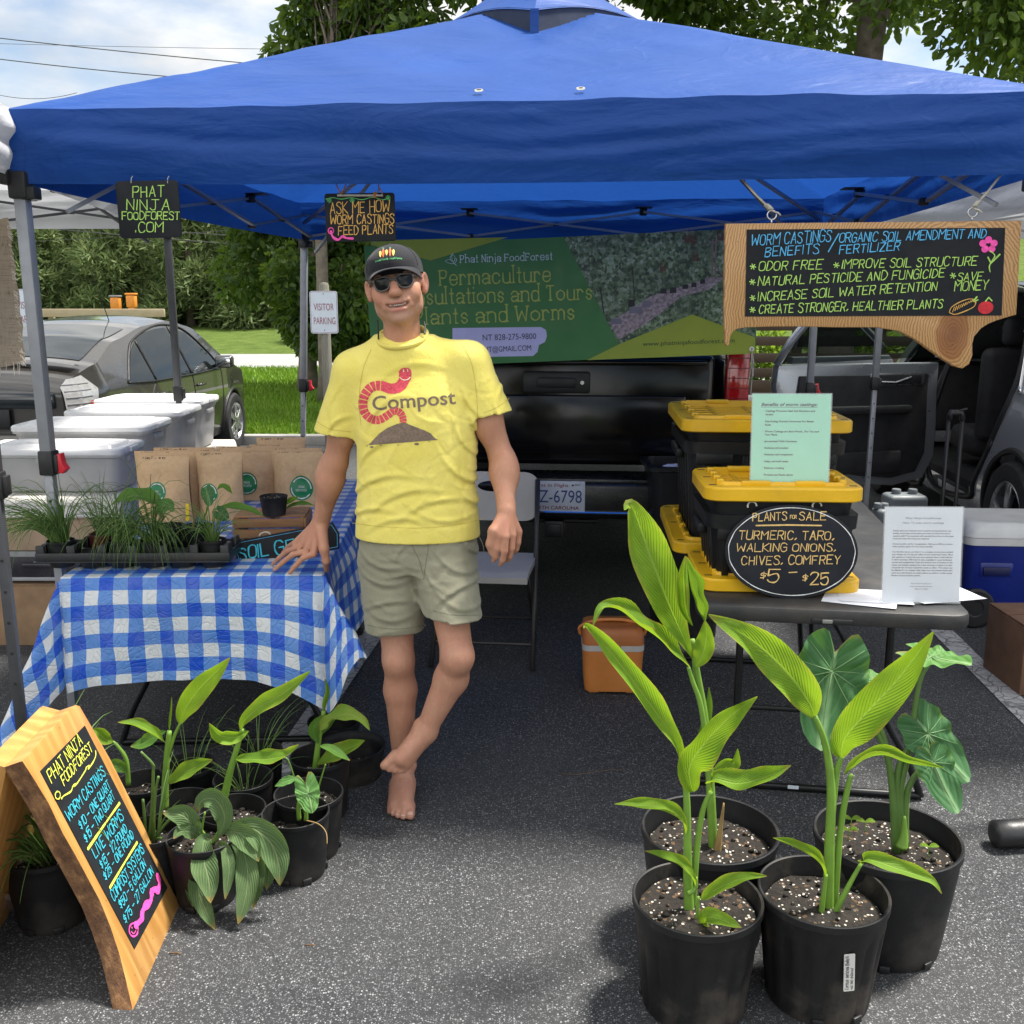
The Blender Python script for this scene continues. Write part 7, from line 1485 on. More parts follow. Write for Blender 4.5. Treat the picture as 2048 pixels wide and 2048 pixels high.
def heart(t, c, tip, top, wpx, m, nrm, name='leaf', cup=.10, lab=None, seed=1):
    """taro blade: heart shaped, petiole joins near the middle; c, tip, top are points in space, wpx the full width in metres"""
    ax = (tip - top); L_ = ax.length; y = ax.normalized(); n_ = Vector(nrm); n_ = (n_ - y * n_.dot(y)).normalized(); x = n_.cross(y); b = MB(); V = []; U = []; F = []
    NR, NA = 9, 48; cy = (c - top).dot(y); sq = min(1, wpx / .17) ** 1.3
    def rad(a):          # outline about the petiole point: a = 0 at the tip
        s_ = abs(math.sin(a / 2)); f = (L_ - cy)
        tipr = f * (1 - .0); side = wpx * .5; back = cy * 1.0
        ca = math.cos(a)
        if ca > 0: r = 1 / math.sqrt((ca / tipr) ** 2 + (math.sin(a) / side) ** 2) * (1 - .12 * math.sin(2 * a) ** 2 * (1 if ca > .3 else ca / .3))
        else: r = 1 / math.sqrt((ca / (back * 1.12)) ** 2 + (math.sin(a) / side) ** 2)
        d = abs(abs(a) - math.pi); return r * (1 - .62 * math.exp(-(d / .22) ** 2))
    for j in range(NR + 1):
        for k in range(NA):
            a = -math.pi + 6.2832 * k / NA; f = j / NR; r = rad(a) * f; zz = cup * r * r / wpx * (1 + .5 * math.cos(2 * a)) + .010 * sq * math.sin(a * 9 + seed) * f ** 3 + .008 * sq * noise.noise(Vector((a * 1.5, f * 2, seed)))
            zz -= .05 * wpx * math.exp(-(math.sin(a) * f * 6) ** 2) * f * (1 if math.cos(a) > 0 else 0)
            V.append(c + y * (r * math.cos(a)) + x * (r * math.sin(a)) + n_ * zz); U.append((.5 + .5 * math.sin(a) * f, .5 - .5 * math.cos(a) * f))
    for j in range(NR):
        for k in range(NA): F.append((j * NA + k, j * NA + (k + 1) % NA, (j + 1) * NA + (k + 1) % NA, (j + 1) * NA + k))
    b.add(V, F, 0, U); o = b.build(name, m, t, 180, world=True); vb = MB()
    for a in (0, .62, -.62, 1.15, -1.15, 1.7, -1.7, 2.35, -2.35):
        r = rad(a) * .93; pts = []
        for f in (0, .25, .5, .75, 1.0):
            zz = cup * (r * f) ** 2 / wpx * (1 + .5 * math.cos(2 * a)) + .008 * sq * noise.noise(Vector((a * 1.5, f * .93 * 2, seed))) + .010 * sq * math.sin(a * 9 + seed) * (f * .93) ** 3 - .05 * wpx * math.exp(-(math.sin(a) * f * .93 * 6) ** 2) * f * .93 * (1 if math.cos(a) > 0 else 0)
            pts.append(c + y * (r * f * math.cos(a)) + x * (r * f * math.sin(a)) + n_ * (zz + .0005))
        vb.tube(pts, [min(.0019, wpx * .011) * (1 - .8 * k / 4) * (1.3 if a == 0 else 1) for k in range(5)], 5)
    vo = vb.build('vein', VEIN, o, 180, world=True)
    if lab: o['label'] = lab
    return o
VEIN = M('pale_vein', (.15, .27, .11), .5)
z8r = lambda a, b: (1150 + a / 1.808, 980 + b / 1.808)
def pl(pts, y0, y1=None, z=z8r):
    y1 = y0 if y1 is None else y1; return [P(*z(p[0], p[1]), (p[2] if len(p) > 2 else y0 + (y1 - y0) * i / (len(pts) - 1))) for i, p in enumerate(pts)]
# --- four big pots on the right
pc = lambda px, py, z: G(px, py, z) - Vector((0, 0, z))
A_ = plant('potted_turmeric', 'young turmeric in the dusty fluted black pot nearest the camera at left', pc(1395, 1792, .28), .152, .28, POTD, 18, .035, 'big potted plants on the right', 72)
B_ = plant('potted_turmeric', 'turmeric in the fluted black pot with a white plant tag on its side', pc(1647, 1778, .28), .152, .28, POTD, 18, .05, 'big potted plants on the right', 72)
C_ = plant('potted_turmeric', 'tallest turmeric reaching above the table from the rear left black pot', pc(1420, 1654, .30), .178, .30, POTM, 0, .06, 'big potted plants on the right', 48)
D_ = plant('potted_taro', 'taro with broad dark heart leaves in the largest black pot at rear right', pc(1775, 1668, .30), .184, .30, POTM, 0, .055, 'big potted plants on the right', 48)
yA, yB, yC, yD = (o.location.y for o in (A_, B_, C_, D_))
# rear left turmeric
stem(C_, pl([(500, 1318), (492, 1120), (482, 960), (466, 800), (442, 660), (424, 540)], yC), .013, .007); stem(C_, pl([(482, 960), (455, 780), (425, 690), (410, 640)], yC - .01), .008, .005); stem(C_, pl([(470, 800), (440, 690), (430, 600)], yC + .01), .008, .006)
leaf(C_, pl([(424, 605), (395, 540), (340, 420), (272, 240), (205, 60), (178, 72)], yC - .03, yC - .14), .118, LF_B, .5, (.15, -1, .2), .58, .010, nu=14)
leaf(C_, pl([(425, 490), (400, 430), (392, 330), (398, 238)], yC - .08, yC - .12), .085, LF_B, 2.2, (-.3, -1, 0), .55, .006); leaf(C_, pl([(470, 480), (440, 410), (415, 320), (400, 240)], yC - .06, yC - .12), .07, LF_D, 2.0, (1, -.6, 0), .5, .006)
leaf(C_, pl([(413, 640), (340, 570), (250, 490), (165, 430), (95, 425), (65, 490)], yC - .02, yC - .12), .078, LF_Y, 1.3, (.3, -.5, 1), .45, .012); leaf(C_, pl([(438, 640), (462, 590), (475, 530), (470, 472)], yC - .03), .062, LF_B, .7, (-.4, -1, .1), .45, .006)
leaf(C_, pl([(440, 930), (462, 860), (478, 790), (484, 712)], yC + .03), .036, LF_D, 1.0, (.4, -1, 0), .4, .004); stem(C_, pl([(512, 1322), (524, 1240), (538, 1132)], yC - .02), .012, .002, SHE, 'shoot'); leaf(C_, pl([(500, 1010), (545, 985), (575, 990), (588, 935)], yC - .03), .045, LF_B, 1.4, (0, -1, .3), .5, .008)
# front left turmeric
stem(A_, pl([(414, 1548), (408, 1400), (406, 1240), (402, 1090), (380, 990)], yA), .013, .006); stem(A_, pl([(424, 1540), (440, 1300), (462, 1160), (492, 1090)], yA + .01), .009, .005); stem(A_, pl([(440, 1610), (442, 1540), (446, 1470)], yA - .04), .006, .003); stem(A_, pl([(440, 1610), (455, 1590), (470, 1540)], yA - .04), .004, .003); stem(A_, pl([(410, 1460), (436, 1440), (437, 1400)], yA - .02), .006, .004)
leaf(A_, pl([(384, 1000), (366, 915), (290, 800), (190, 665), (95, 545), (40, 490), (30, 500)], yA, yA - .16), .072, LF_Y, 1.15, (.45, -1, .35), .5, .008); leaf(A_, pl([(425, 1090), (412, 1010), (470, 915), (560, 820), (660, 746)], yA - .01, yA - .10), .098, LF_B, 1.0, (.1, -.9, .35), .42, .012, nu=14)
leaf(A_, pl([(490, 1092), (500, 1046), (590, 1060), (690, 1040), (782, 996)], yA - .01, yA - .10), .072, LF_B, 1.0, (.2, -.6, 1), .5, .008); leaf(A_, pl([(400, 1245), (385, 1190), (310, 1150), (230, 1140), (142, 1136)], yA - .01, yA - .08), .052, LF_B, 1.3, (0, -.5, 1), .5, .008)
leaf(A_, pl([(436, 1430), (412, 1380), (350, 1335), (252, 1306)], yA - .03, yA - .08), .042, LF_B, 1.1, (.1, -.5, 1), .45, .006); leaf(A_, pl([(456, 1482), (510, 1445), (600, 1405), (694, 1396)], yA - .04, yA - .10), .045, LF_B, .9, (0, -.6, 1), .42, .006); leaf(A_, pl([(462, 1585), (478, 1545), (530, 1555), (602, 1582)], yA - .05, yA - .12), .048, LF_B, .8, (0, -.7, 1), .5, .006)
# front right turmeric with tag
stem(B_, pl([(914, 1542), (920, 1300), (926, 1080), (905, 920), (866, 815)], yB), .014, .006); stem(B_, pl([(936, 1540), (958, 1240), (990, 1060), (1005, 1030)], yB + .01), .009, .005); stem(B_, pl([(926, 1200), (945, 1030), (965, 960)], yB + .01), .009, .006); stem(B_, pl([(938, 1535), (985, 1440), (1035, 1350)], yB - .02), .008, .004); stem(B_, pl([(890, 1530), (900, 1450), (908, 1390)], yB - .02), .007, .004)
leaf(B_, pl([(866, 822), (845, 770), (770, 665), (640, 545), (482, 450)], yB, yB - .13), .105, LF_B, .75, (-.25, -1, .55), .45, .010, nu=14); leaf(B_, pl([(962, 965), (975, 900), (1060, 800), (1180, 670), (1296, 512)], yB, yB - .14), .112, LF_B, .85, (-.35, -1, .3), .45, .012, nu=14)
leaf(B_, pl([(975, 1030), (1040, 975), (1120, 955), (1210, 985), (1335, 1006)], yB - .01, yB - .09), .050, LF_B, 1.7, (.1, -.3, 1), .45, .006); leaf(B_, pl([(906, 1398), (880, 1340), (800, 1290), (716, 1258)], yB - .03, yB - .10), .045, LF_B, 1.5, (0, -.5, 1), .5, .005); leaf(B_, pl([(1030, 1352), (1060, 1335), (1170, 1370), (1280, 1410), (1326, 1460)], yB - .03, yB - .12), .058, LF_B, 1.1, (.1, -.7, 1), .45, .006)
# tag on the pot
m_ = RZ(8) @ TR(0, -.148, .165) @ RX(90 - 6); tg_ = MB(); tg_.prism(rrect(.026, .088, .002, 2), 0, .0015, mat=m_); to_ = tg_.build('plant_tag', M('tag_white', (.55, .54, .50), .6), B_, 0); i = Ink(51)
i.text("Cornus sericea 'Baileyi'".replace("'", ''), 0, 0, .0085, .0011, width=.08, jit=.1, narrow=.6); i.text('red twig dogwood', .0, -.0105, .006, .0008, width=.05, jit=.1, narrow=.6); i.build('tag_text', PEN, to_, m_ @ TR(-.002, -.040, 0) @ RZ(90), .0019)
# taro
for p_ in ([(1166, 1312), (1150, 1100), (1118, 900), (1060, 800), (1010, 730)], [(1188, 1300), (1176, 1100), (1205, 950), (1245, 700), (1290, 620)], [(1176, 1300), (1165, 1050), (1200, 940), (1262, 885)], [(1192, 1295), (1200, 1100), (1250, 1010), (1298, 985)], [(1160, 1310), (1140, 1010), (1085, 860), (1030, 760)]): stem(D_, pl(p_, yD), .011, .004, STEMD)
stem(D_, pl([(1182, 1290), (1190, 1250), (1192, 1180)], yD - .03), .016, .003, STEM, 'shoot')
T3 = lambda a, b, Y: P(*z8r(a, b), Y)
heart(D_, T3(930, 655, yD - .07), T3(880, 932, yD - .10), T3(960, 500, yD - .03), .172, LF_T, (-.1, -1, .18), seed=1, lab='largest dark taro leaf with a torn upper lobe'); heart(D_, T3(1275, 882, yD - .02), T3(1416, 1050, yD - .06), T3(1205, 770, yD + .0), .135, LF_T, (.25, -1, .4), seed=2); heart(D_, T3(1296, 985, yD - .06), T3(1352, 1172, yD - .10), T3(1250, 925, yD - .04), .105, LF_T, (.1, -1, .35), seed=3)
heart(D_, T3(1085, 690, yD + .05), T3(1140, 725, yD + .03), T3(1045, 660, yD + .09), .055, LF_TY, (0, -.5, 1), seed=4); heart(D_, T3(1290, 604, yD + .02), T3(1438, 606, yD - .05), T3(1165, 545, yD + .09), .11, LF_TY, (.0, -.22, 1), seed=5)
for k, (a, b_) in enumerate(((1000, 1190), (1050, 1200), (1280, 1290), (990, 1230))):
    q = T3(a, b_, yD - .03 + .03 * (k % 2)); stem(D_, [q - Vector((0, 0, .03)), q], .0015, .001, STEM, 'sprout'); leaf(D_, [q, q + Vector((.014, 0, .004)), q + Vector((.026, 0, 0))], .014, LF_B, .3, (0, -.5, 1), .5, .001, 4, 6, name='sprout_leaf'); leaf(D_, [q, q + Vector((-.014, 0, .006)), q + Vector((-.024, 0, .002))], .013, LF_B, .3, (0, -.5, 1), .5, .001, 4, 6, name='sprout_leaf')
# --- pots on the left
z7 = lambda a, b: (a / 2.415, 1280 + b / 2.415); h_ = .195; q7 = lambda pts, y0, y1=None: pl(pts, y0, y1, z7)
GL = 'potted plants by the gingham table'
p1 = plant('potted_taro', 'small taro with one pale heart leaf in the rightmost front black pot', pc(591, 1622, h_), .098, h_, None, 0, .06, GL); y = p1.location.y
stem(p1, q7([(1445, 868), (1442, 800), (1455, 755), (1488, 742)], y), .007, .004); stem(p1, q7([(1478, 870), (1480, 800), (1482, 740)], y - .01), .007, .003); stem(p1, q7([(1470, 840), (1400, 600), (1372, 570)], y + .01), .003, .002, STEMD); heart(p1, P(*z7(1488, 742), y - .05), P(*z7(1502, 838), y - .08), P(*z7(1455, 625), y - .02), .070, LF_TY, (.05, -1, .22), cup=.08, seed=6)
leaf(p1, q7([(1428, 672), (1390, 680), (1328, 706)], y - .01), .030, LF_TY, .6, (0, -.7, 1), .4, .004); stem(p1, q7([(1480, 872), (1540, 890), (1575, 930), (1580, 985)], y - .05, y - .13), .002, .001, SHE, 'root')
p2 = plant('potted_comfrey', 'drooping comfrey spilling over its black pot beside the price board', pc(406, 1668, h_), .100, h_, None, 0, .03, GL); y = p2.location.y
for pts, w, ye in (([(1020, 960), (985, 970), (985, 1060), (1010, 1160), (1018, 1270)], .075, .16), ([(1050, 980), (1085, 1000), (1108, 1100), (1088, 1252)], .036, .14), ([(1100, 950), (1165, 1010), (1195, 1110), (1190, 1230), (1150, 1372)], .064, .16), ([(1080, 930), (1150, 930), (1215, 990), (1250, 1070)], .066, .10), ([(1090, 900), (1210, 905), (1300, 970), (1345, 1070), (1352, 1185)], .085, .10),
        ([(1000, 1000), (955, 1100), (965, 1230), (1040, 1400)], .052, .15), ([(980, 950), (935, 900), (880, 845), (788, 836)], .064, .05), ([(1050, 960), (1085, 860), (1040, 770), (975, 775), (950, 830)], .062, .02), ([(975, 960), (920, 925), (870, 925), (838, 960)], .040, .08), ([(1150, 940), (1250, 980), (1300, 1080), (1288, 1205)], .055, .06), ([(1120, 960), (1225, 1050), (1240, 1180), (1222, 1300)], .050, .12), ([(960, 985), (925, 1080), (925, 1190), (932, 1290)], .040, .10)):
    leaf(p2, q7(pts, y - .02, y - ye), w, LF_C, .75, (.12, -1, .55), .55, .008, nu=12)
for pts in ([(1030, 985), (1060, 920), (1150, 880), (1240, 890)], [(1030, 985), (1090, 910), (1180, 900), (1215, 910)], [(1020, 985), (960, 900), (930, 880)], [(1035, 980), (1075, 860), (1085, 800)], [(1000, 990), (975, 930), (990, 830)]): stem(p2, q7(pts, y - .01), .004, .0025)
p3 = plant('potted_taro', 'black pot of bare soil tucked behind the pale heart leaf', pc(617, 1584, h_), .104, h_, None, 0, .045, GL); y = p3.location.y; stem(p3, q7([(1530, 740), (1560, 640), (1572, 600)], y), .003, .002); leaf(p3, q7([(1545, 512), (1600, 525), (1690, 582)], y - .02), .026, LF_D, .5, (0, -.7, 1), .45, .003)
p4 = plant('potted_turmeric', 'turmeric with a scorched yellow leaf in the rearmost right pot', pc(640, 1510, .205), .098, .205, None, 0, .07, GL); y = p4.location.y
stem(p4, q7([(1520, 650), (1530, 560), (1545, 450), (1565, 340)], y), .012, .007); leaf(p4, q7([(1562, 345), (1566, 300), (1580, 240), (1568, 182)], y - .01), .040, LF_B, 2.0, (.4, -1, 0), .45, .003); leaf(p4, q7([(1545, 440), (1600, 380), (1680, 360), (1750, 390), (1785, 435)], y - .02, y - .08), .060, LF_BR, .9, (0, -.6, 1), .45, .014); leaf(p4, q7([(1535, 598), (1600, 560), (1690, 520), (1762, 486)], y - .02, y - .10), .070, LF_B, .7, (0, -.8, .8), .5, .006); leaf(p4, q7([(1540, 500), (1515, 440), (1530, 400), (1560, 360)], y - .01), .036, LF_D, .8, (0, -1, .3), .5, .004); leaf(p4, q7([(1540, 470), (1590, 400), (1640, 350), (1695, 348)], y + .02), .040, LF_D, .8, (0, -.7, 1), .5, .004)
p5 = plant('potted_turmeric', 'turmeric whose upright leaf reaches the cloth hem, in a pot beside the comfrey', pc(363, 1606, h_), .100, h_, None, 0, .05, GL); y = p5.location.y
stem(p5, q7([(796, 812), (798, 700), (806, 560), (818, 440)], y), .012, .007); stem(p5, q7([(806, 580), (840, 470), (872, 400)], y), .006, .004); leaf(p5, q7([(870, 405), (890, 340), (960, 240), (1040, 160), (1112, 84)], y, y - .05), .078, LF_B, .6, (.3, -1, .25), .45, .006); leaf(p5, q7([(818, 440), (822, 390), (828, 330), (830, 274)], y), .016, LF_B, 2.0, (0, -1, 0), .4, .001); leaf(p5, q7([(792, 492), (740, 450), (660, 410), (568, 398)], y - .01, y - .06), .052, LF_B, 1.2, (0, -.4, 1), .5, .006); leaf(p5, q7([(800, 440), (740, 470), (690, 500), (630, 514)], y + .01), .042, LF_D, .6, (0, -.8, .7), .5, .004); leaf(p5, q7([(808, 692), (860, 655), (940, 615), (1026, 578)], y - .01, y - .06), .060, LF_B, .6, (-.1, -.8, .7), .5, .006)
p6 = plant('potted_turmeric', 'leaning turmeric with a long leaf crossing the cloth corner', pc(465, 1617, h_), .096, h_, None, 0, .05, GL); y = p6.location.y
stem(p6, q7([(1082, 765), (1110, 640), (1145, 520), (1170, 430)], y), .012, .006); leaf(p6, q7([(1165, 440), (1180, 390), (1260, 320), (1380, 250), (1500, 150)], y, y - .06), .062, LF_B, .8, (-.2, -1, .6), .5, .006); leaf(p6, q7([(1200, 440), (1140, 470), (1060, 460), (1010, 402)], y - .02, y - .08), .062, LF_B, 1.3, (.1, -1, .4), .5, .006); leaf(p6, q7([(1140, 575), (1200, 575), (1300, 575), (1390, 550), (1444, 505)], y - .01, y - .08), .062, LF_Y, .9, (0, -.6, 1), .45, .010)
p7 = plant('potted_onion', 'empty looking black pot behind the upright leaf with a few thin onion blades', pc(377, 1527, .20), .088, .20, None, 0, .12, GL); p8 = plant('potted_onion', 'black pot with thin dark onion blades behind the leaning turmeric', pc(486, 1554, h_), .092, h_, None, 0, .07, GL)
p9 = plant('potted_onion', 'walking onions with bent hollow stalks in the pot against the price board', pc(307, 1657, h_), .086, h_, None, 0, .04, GL); p10 = plant('potted_turmeric', 'small turmeric half hidden behind the top of the price board', pc(285, 1562, h_), .086, h_, None, 0, .05, GL)
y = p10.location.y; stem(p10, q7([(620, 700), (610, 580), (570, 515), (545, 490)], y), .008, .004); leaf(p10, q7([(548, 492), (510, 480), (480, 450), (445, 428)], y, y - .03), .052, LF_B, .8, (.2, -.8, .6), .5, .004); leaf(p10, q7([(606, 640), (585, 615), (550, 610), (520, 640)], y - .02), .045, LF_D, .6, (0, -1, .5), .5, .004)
p13 = plant('potted_onion', 'furthest black pot under the cloth corner with fine blades', pc(516, 1500, h_), .080, h_, None, 0, .06, GL)
p11 = plant('potted_chives', 'large black pot of strappy onion chives in the shade behind the price board', pc(95, 1692, .21), .115, .21, None, 0, .03, GL); p12 = plant('potted_chives', 'black pot at the left border behind the wooden price board', pc(2, 1600, .20), .10, .20, None, 0, .04, GL)
p14 = plant('empty_pot', 'wide empty black nursery bowl beside the crossed feet', pc(700, 1490, .11), .125, .11, POTM, 0, .095, None, clods=6)
p15 = plant('empty_pot', 'low black saucer tub behind the scorched turmeric leaf', pc(668, 1440, .10), .10, .10, POTM, 0, .085, None, clods=4)
p14['category'] = p15['category'] = 'plant pot'
def tuft(t, c, n, L0, L1, w, droop, seed, bias=(0, 0), m=None, up=1.0, r=.03, name='foliage'):
    rn = random.Random(seed); b = MB()
    for k in range(n):
        a = rn.uniform(0, 6.28); o = Vector((math.cos(a), math.sin(a), 0)) * rn.uniform(.1, 1) + Vector((*bias, 0)); ln = rn.uniform(L0, L1); d = rn.uniform(.4, 1.3) * droop; p = c + Vector((math.cos(a), math.sin(a), 0)) * rn.uniform(0, r); v = Vector((o.x * .45, o.y * .45, up)).normalized(); pts = [p]; st = ln / 9
        for q in range(9): v = (v + Vector((o.x * .10, o.y * .10, -d * .14 * (q + 1) / 4))).normalized(); p = p + v * st; pts.append(p)
        b.tube(pts, [w * (1 - .85 * (i / 9) ** 2) for i in range(10)], 4, cap=False, flat=.45)
    return b.build(name, m or CHV, t, 180, world=True)
top = lambda t, h, d: t.location + Vector((0, 0, h - d))
tuft(p11, top(p11, .21, .03), 75, .28, .46, .0042, 1.2, 5, (-.35, -.3), None, .9, .06); tuft(p12, top(p12, .20, .04), 30, .25, .4, .0035, 1.0, 6, (.2, -.2)); tuft(p7, top(p7, .2, .12), 9, .25, .34, .0018, 1.0, 7); tuft(p8, top(p8, h_, .07), 14, .16, .30, .0016, 1.3, 8); tuft(p13, top(p13, h_, .06), 16, .18, .3, .0016, .9, 9)
tuft(p9, top(p9, h_, .04), 12, .16, .26, .0036, .35, 10, (.0, 0), None, 1.3, .03, 'foliage'); y = p9.location.y
for pts in ([(720, 985), (735, 800), (740, 640), (738, 600), (680, 540)], [(735, 985), (748, 760), (765, 660)], [(705, 985), (700, 880), (690, 770)], [(730, 985), (790, 900), (850, 840)], [(715, 985), (640, 850), (560, 835)], [(740, 990), (760, 960), (782, 958)]): stem(p9, q7(pts, y, y - .04), .0048, .0035, STEMD, 'stalk')
# --- small pots on the tray and table
GT = 'small pots on the gingham table'
def cellp(k, r_): return TRAY.location + RZ(1).to_3x3() @ Vector(((k - 2.5) * CW, .052 + r_ * .10, .006))
q = []
for k, r_, lab, pm in ((0, 0, 'dense chive pot at the left end of the tray drooping far to the left', None), (2, 0, 'chive pot in the middle of the tray with the thickest hanging blades', None), (5, 0, 'sparse chive pot at the right end of the tray with a white price dot', None), (3, 0, 'chive pot right of the middle whose blades trail over the cloth edge', None), (1, 1, 'thin chives in a maroon pot in the back row of the tray', MAROON)):
    q.append(plant('potted_chives', lab, cellp(k, r_), .047, .088, pm, 0, .012, GT, 28, False, 8))
c = lambda t: t.location + Vector((0, 0, .078))
tuft(q[0], c(q[0]), 130, .20, .38, .0021, 1.9, 21, (-.40, -.25), None, 1.0, .028); tuft(q[1], c(q[1]), 120, .18, .36, .0021, 2.2, 22, (.30, -.45), None, .95, .028); tuft(q[2], c(q[2]), 50, .12, .24, .0020, 1.5, 23, (.15, -.2), None, 1.0, .022); tuft(q[3], c(q[3]), 85, .18, .36, .0021, 2.3, 24, (.1, -.55), None, .9, .026); tuft(q[4], c(q[4]), 34, .14, .26, .0016, .7, 25, (0, -.1), None, 1.3, .022)
b = MB(); b.box((.004, -.0455, .040), (.022, .002, .008)); b.build('price_dot', ALU, q[2])
zt6 = lambda a, b_: (a / 2.683, 860 + b_ / 2.683); q6 = lambda pts, y0, y1=None: pl(pts, y0, y1, zt6)
t1 = plant('potted_taro', 'taro pot behind the tray with a broad flat leaf spread left across the bags', cellp(3, 1) + Vector((.02, .02, 0)), .062, .11, None, 0, .02, GT, 30, False, 8); y = t1.location.y
stem(t1, q6([(880, 470), (860, 420), (830, 385)], y), .005, .003); leaf(t1, q6([(890, 405), (800, 365), (700, 355), (595, 402)], y, y - .04), .085, LF_D, .5, (0, -.45, 1), .5, .006); leaf(t1, q6([(870, 440), (850, 430), (900, 400), (930, 440)], y - .02), .05, LF_TY, .6, (0, -1, .4), .5, .004)
t2 = plant('potted_taro', 'taro pot behind the tray with a curled leaf hiding a green sticker', cellp(4, 1) + Vector((.02, .02, 0)), .058, .11, None, 0, .02, GT, 30, False, 8); y = t2.location.y
stem(t2, q6([(1080, 490), (1110, 430), (1130, 330)], y), .004, .003); heart(t2, P(*zt6(1115, 345), y - .03), P(*zt6(1130, 415), y - .05), P(*zt6(1100, 300), y - .01), .052, LF_T, (-.2, -1, .1), seed=8); leaf(t2, q6([(1165, 320), (1200, 305), (1245, 340)], y), .028, LF_D, 1.2, (0, -.6, 1), .5, .004); heart(t2, P(*zt6(1185, 450), y - .04), P(*zt6(1225, 490), y - .06), P(*zt6(1150, 430), y - .02), .05, LF_T, (0, -1, .5), seed=9); leaf(t2, q6([(1140, 430), (1240, 410), (1330, 425), (1415, 462)], y, y - .05), .035, LF_D, .7, (0, -.6, 1), .5, .004); stem(t2, q6([(1030, 560), (1040, 500), (1055, 450)], y - .03), .006, .003, SHE, 'dry_stem')
mT = TR(*P(*zt6(1006, 440), y - .03)) @ RX(80); b = MB(); b.prism(rrect(.012, .06, .002, 2), 0, .0015, mat=mT); tagm = tag(b.build('plant_marker', M('yellow_marker_tag', (.75, .55, .01), .5), None, 0), 'yellow plastic plant marker stuck among the pots behind the tray', 'plant marker')
t3 = plant('potted_taro', 'taro cutting with a brown rhizome in the round pot on the wooden crate', ltop(551, 3.80) + Vector((0, 0, .0885)), .054, .075, None, 0, .012, GT, 30, False, 8); y = t3.location.y
stem(t3, q6([(1440, 490), (1480, 460), (1500, 430)], y), .006, .004, SHE, 'rhizome'); stem(t3, q6([(1490, 480), (1510, 440), (1525, 405)], y), .004, .003); leaf(t3, q6([(1515, 405), (1555, 385), (1605, 358)], y), .035, LF_B, .7, (0, -.7, 1), .5, .003); leaf(t3, q6([(1530, 425), (1580, 400), (1640, 395), (1685, 405)], y), .024, LF_D, .6, (0, -.6, 1), .5, .003)
# dry bits fallen on the asphalt
LIT = M('dry_leaf_bit', (.15, .09, .045), .9, .3, 30)
for k, (px, py, l) in enumerate(((350, 1908, 'dark curled leaf scrap beside the price board'), (620, 1892, 'small dry seed husk on the open asphalt'), (1190, 1545, 'dry grass stalk lying between the table and the crossed feet'))):
    c0 = G(px, py, .003); b = MB(); b.tube([c0 + Vector((-.015, .003, 0)), c0 + Vector((-.005, -.002, .004)), c0 + Vector((.006, .002, .003)), c0 + Vector((.015, -.002, .001))] if k < 2 else [c0 + Vector((x, .02 * math.sin(x * 20), .002)) for x in (-.12, -.06, 0, .06, .11)], .0025 if k < 2 else .0012, 5, flat=.4); tag(b.build('leaf_litter', LIT, None, 180), l, 'litter', 'dry bits on the asphalt')
# ============================================================ VEHICLES AND THE FAR SIDE OF THE LOT
def paint(nm, c, metal=.5, rough=.28): return M(nm, c, rough, .06, 2, 0, 100, 0, metal=metal, coat=1.0, coatr=.04)
TYRE = M('tyre_rubber', (.016, .016, .017), .8, .2, 20, .3, 60); ALLOY = M('alloy_wheel', (.50, .50, .51), .3, .1, 10, metal=.9); GLASS = NT('car_glass'); GLASS = GLASS.out(GLASS.n('ShaderNodeMixShader', {0: .42, 1: GLASS.bsdf((.012, .016, .016), .02, spec=.8), 2: GLASS.n('ShaderNodeBsdfTransparent', {0: (.45, .52, .50, 1)}).outputs[0]}).outputs[0])
DGLASS = M('tinted_glass', (.012, .018, .022), .03, .1, spec=.8); TRIM = M('black_trim', (.010, .010, .011), .5, .2); CHROME = M('chrome', (.75, .75, .76), .08, .05, metal=1.0); RLENS = M('red_lens', (.38, .008, .012), .12, .2, 40, coat=.8); CLENS = M('clear_lens', (.30, .30, .30), .10, .15, 30, coat=.8); INT = M('dark_interior', (.020, .020, .022), .7, .3, 12, .15, 200)
def wheel(parent, c, r, w, side, spokes=5, nm='wheel'):
    b = MB(); m_ = TR(*c) @ RY(90 * side); b.lathe([(r * .60, -w / 2), (r * .92, -w / 2), (r, -w * .36), (r, w * .36), (r * .93, w / 2), (r * .70, w / 2 + .004), (r * .66, w / 2 - .004)], 40, mat=m_); wo = b.build(nm, TYRE, parent, 40)
    b = MB(); b.lathe([(r * .67, w / 2 - .005), (r * .65, w / 2), (r * .61, w / 2 - .012), (r * .58, .0)], 40, mat=m_); b.lathe([(0, w / 2 + .002), (r * .13, w / 2), (r * .15, w / 2 - .03)], 20, mat=m_)
    for k in range(spokes):
        for d in (-.10, .10): a = 6.2832 * k / spokes + d; b.bar(m_ @ Vector((r * .10 * math.cos(a), r * .10 * math.sin(a), w / 2 - .008)), m_ @ Vector((r * .62 * math.cos(a - d * .1), r * .62 * math.sin(a - d * .1), w / 2 - .016)), r * .10, .02, bev=.004, up=tuple(m_.to_3x3() @ Vector((0, 0, 1))))
    b.build('rim', ALLOY, wo, 40); b = MB(); b.lathe([(0, -.0), (r * .58, -.0)], 24, mat=m_); b.build('brake_backing', TRIM, wo)
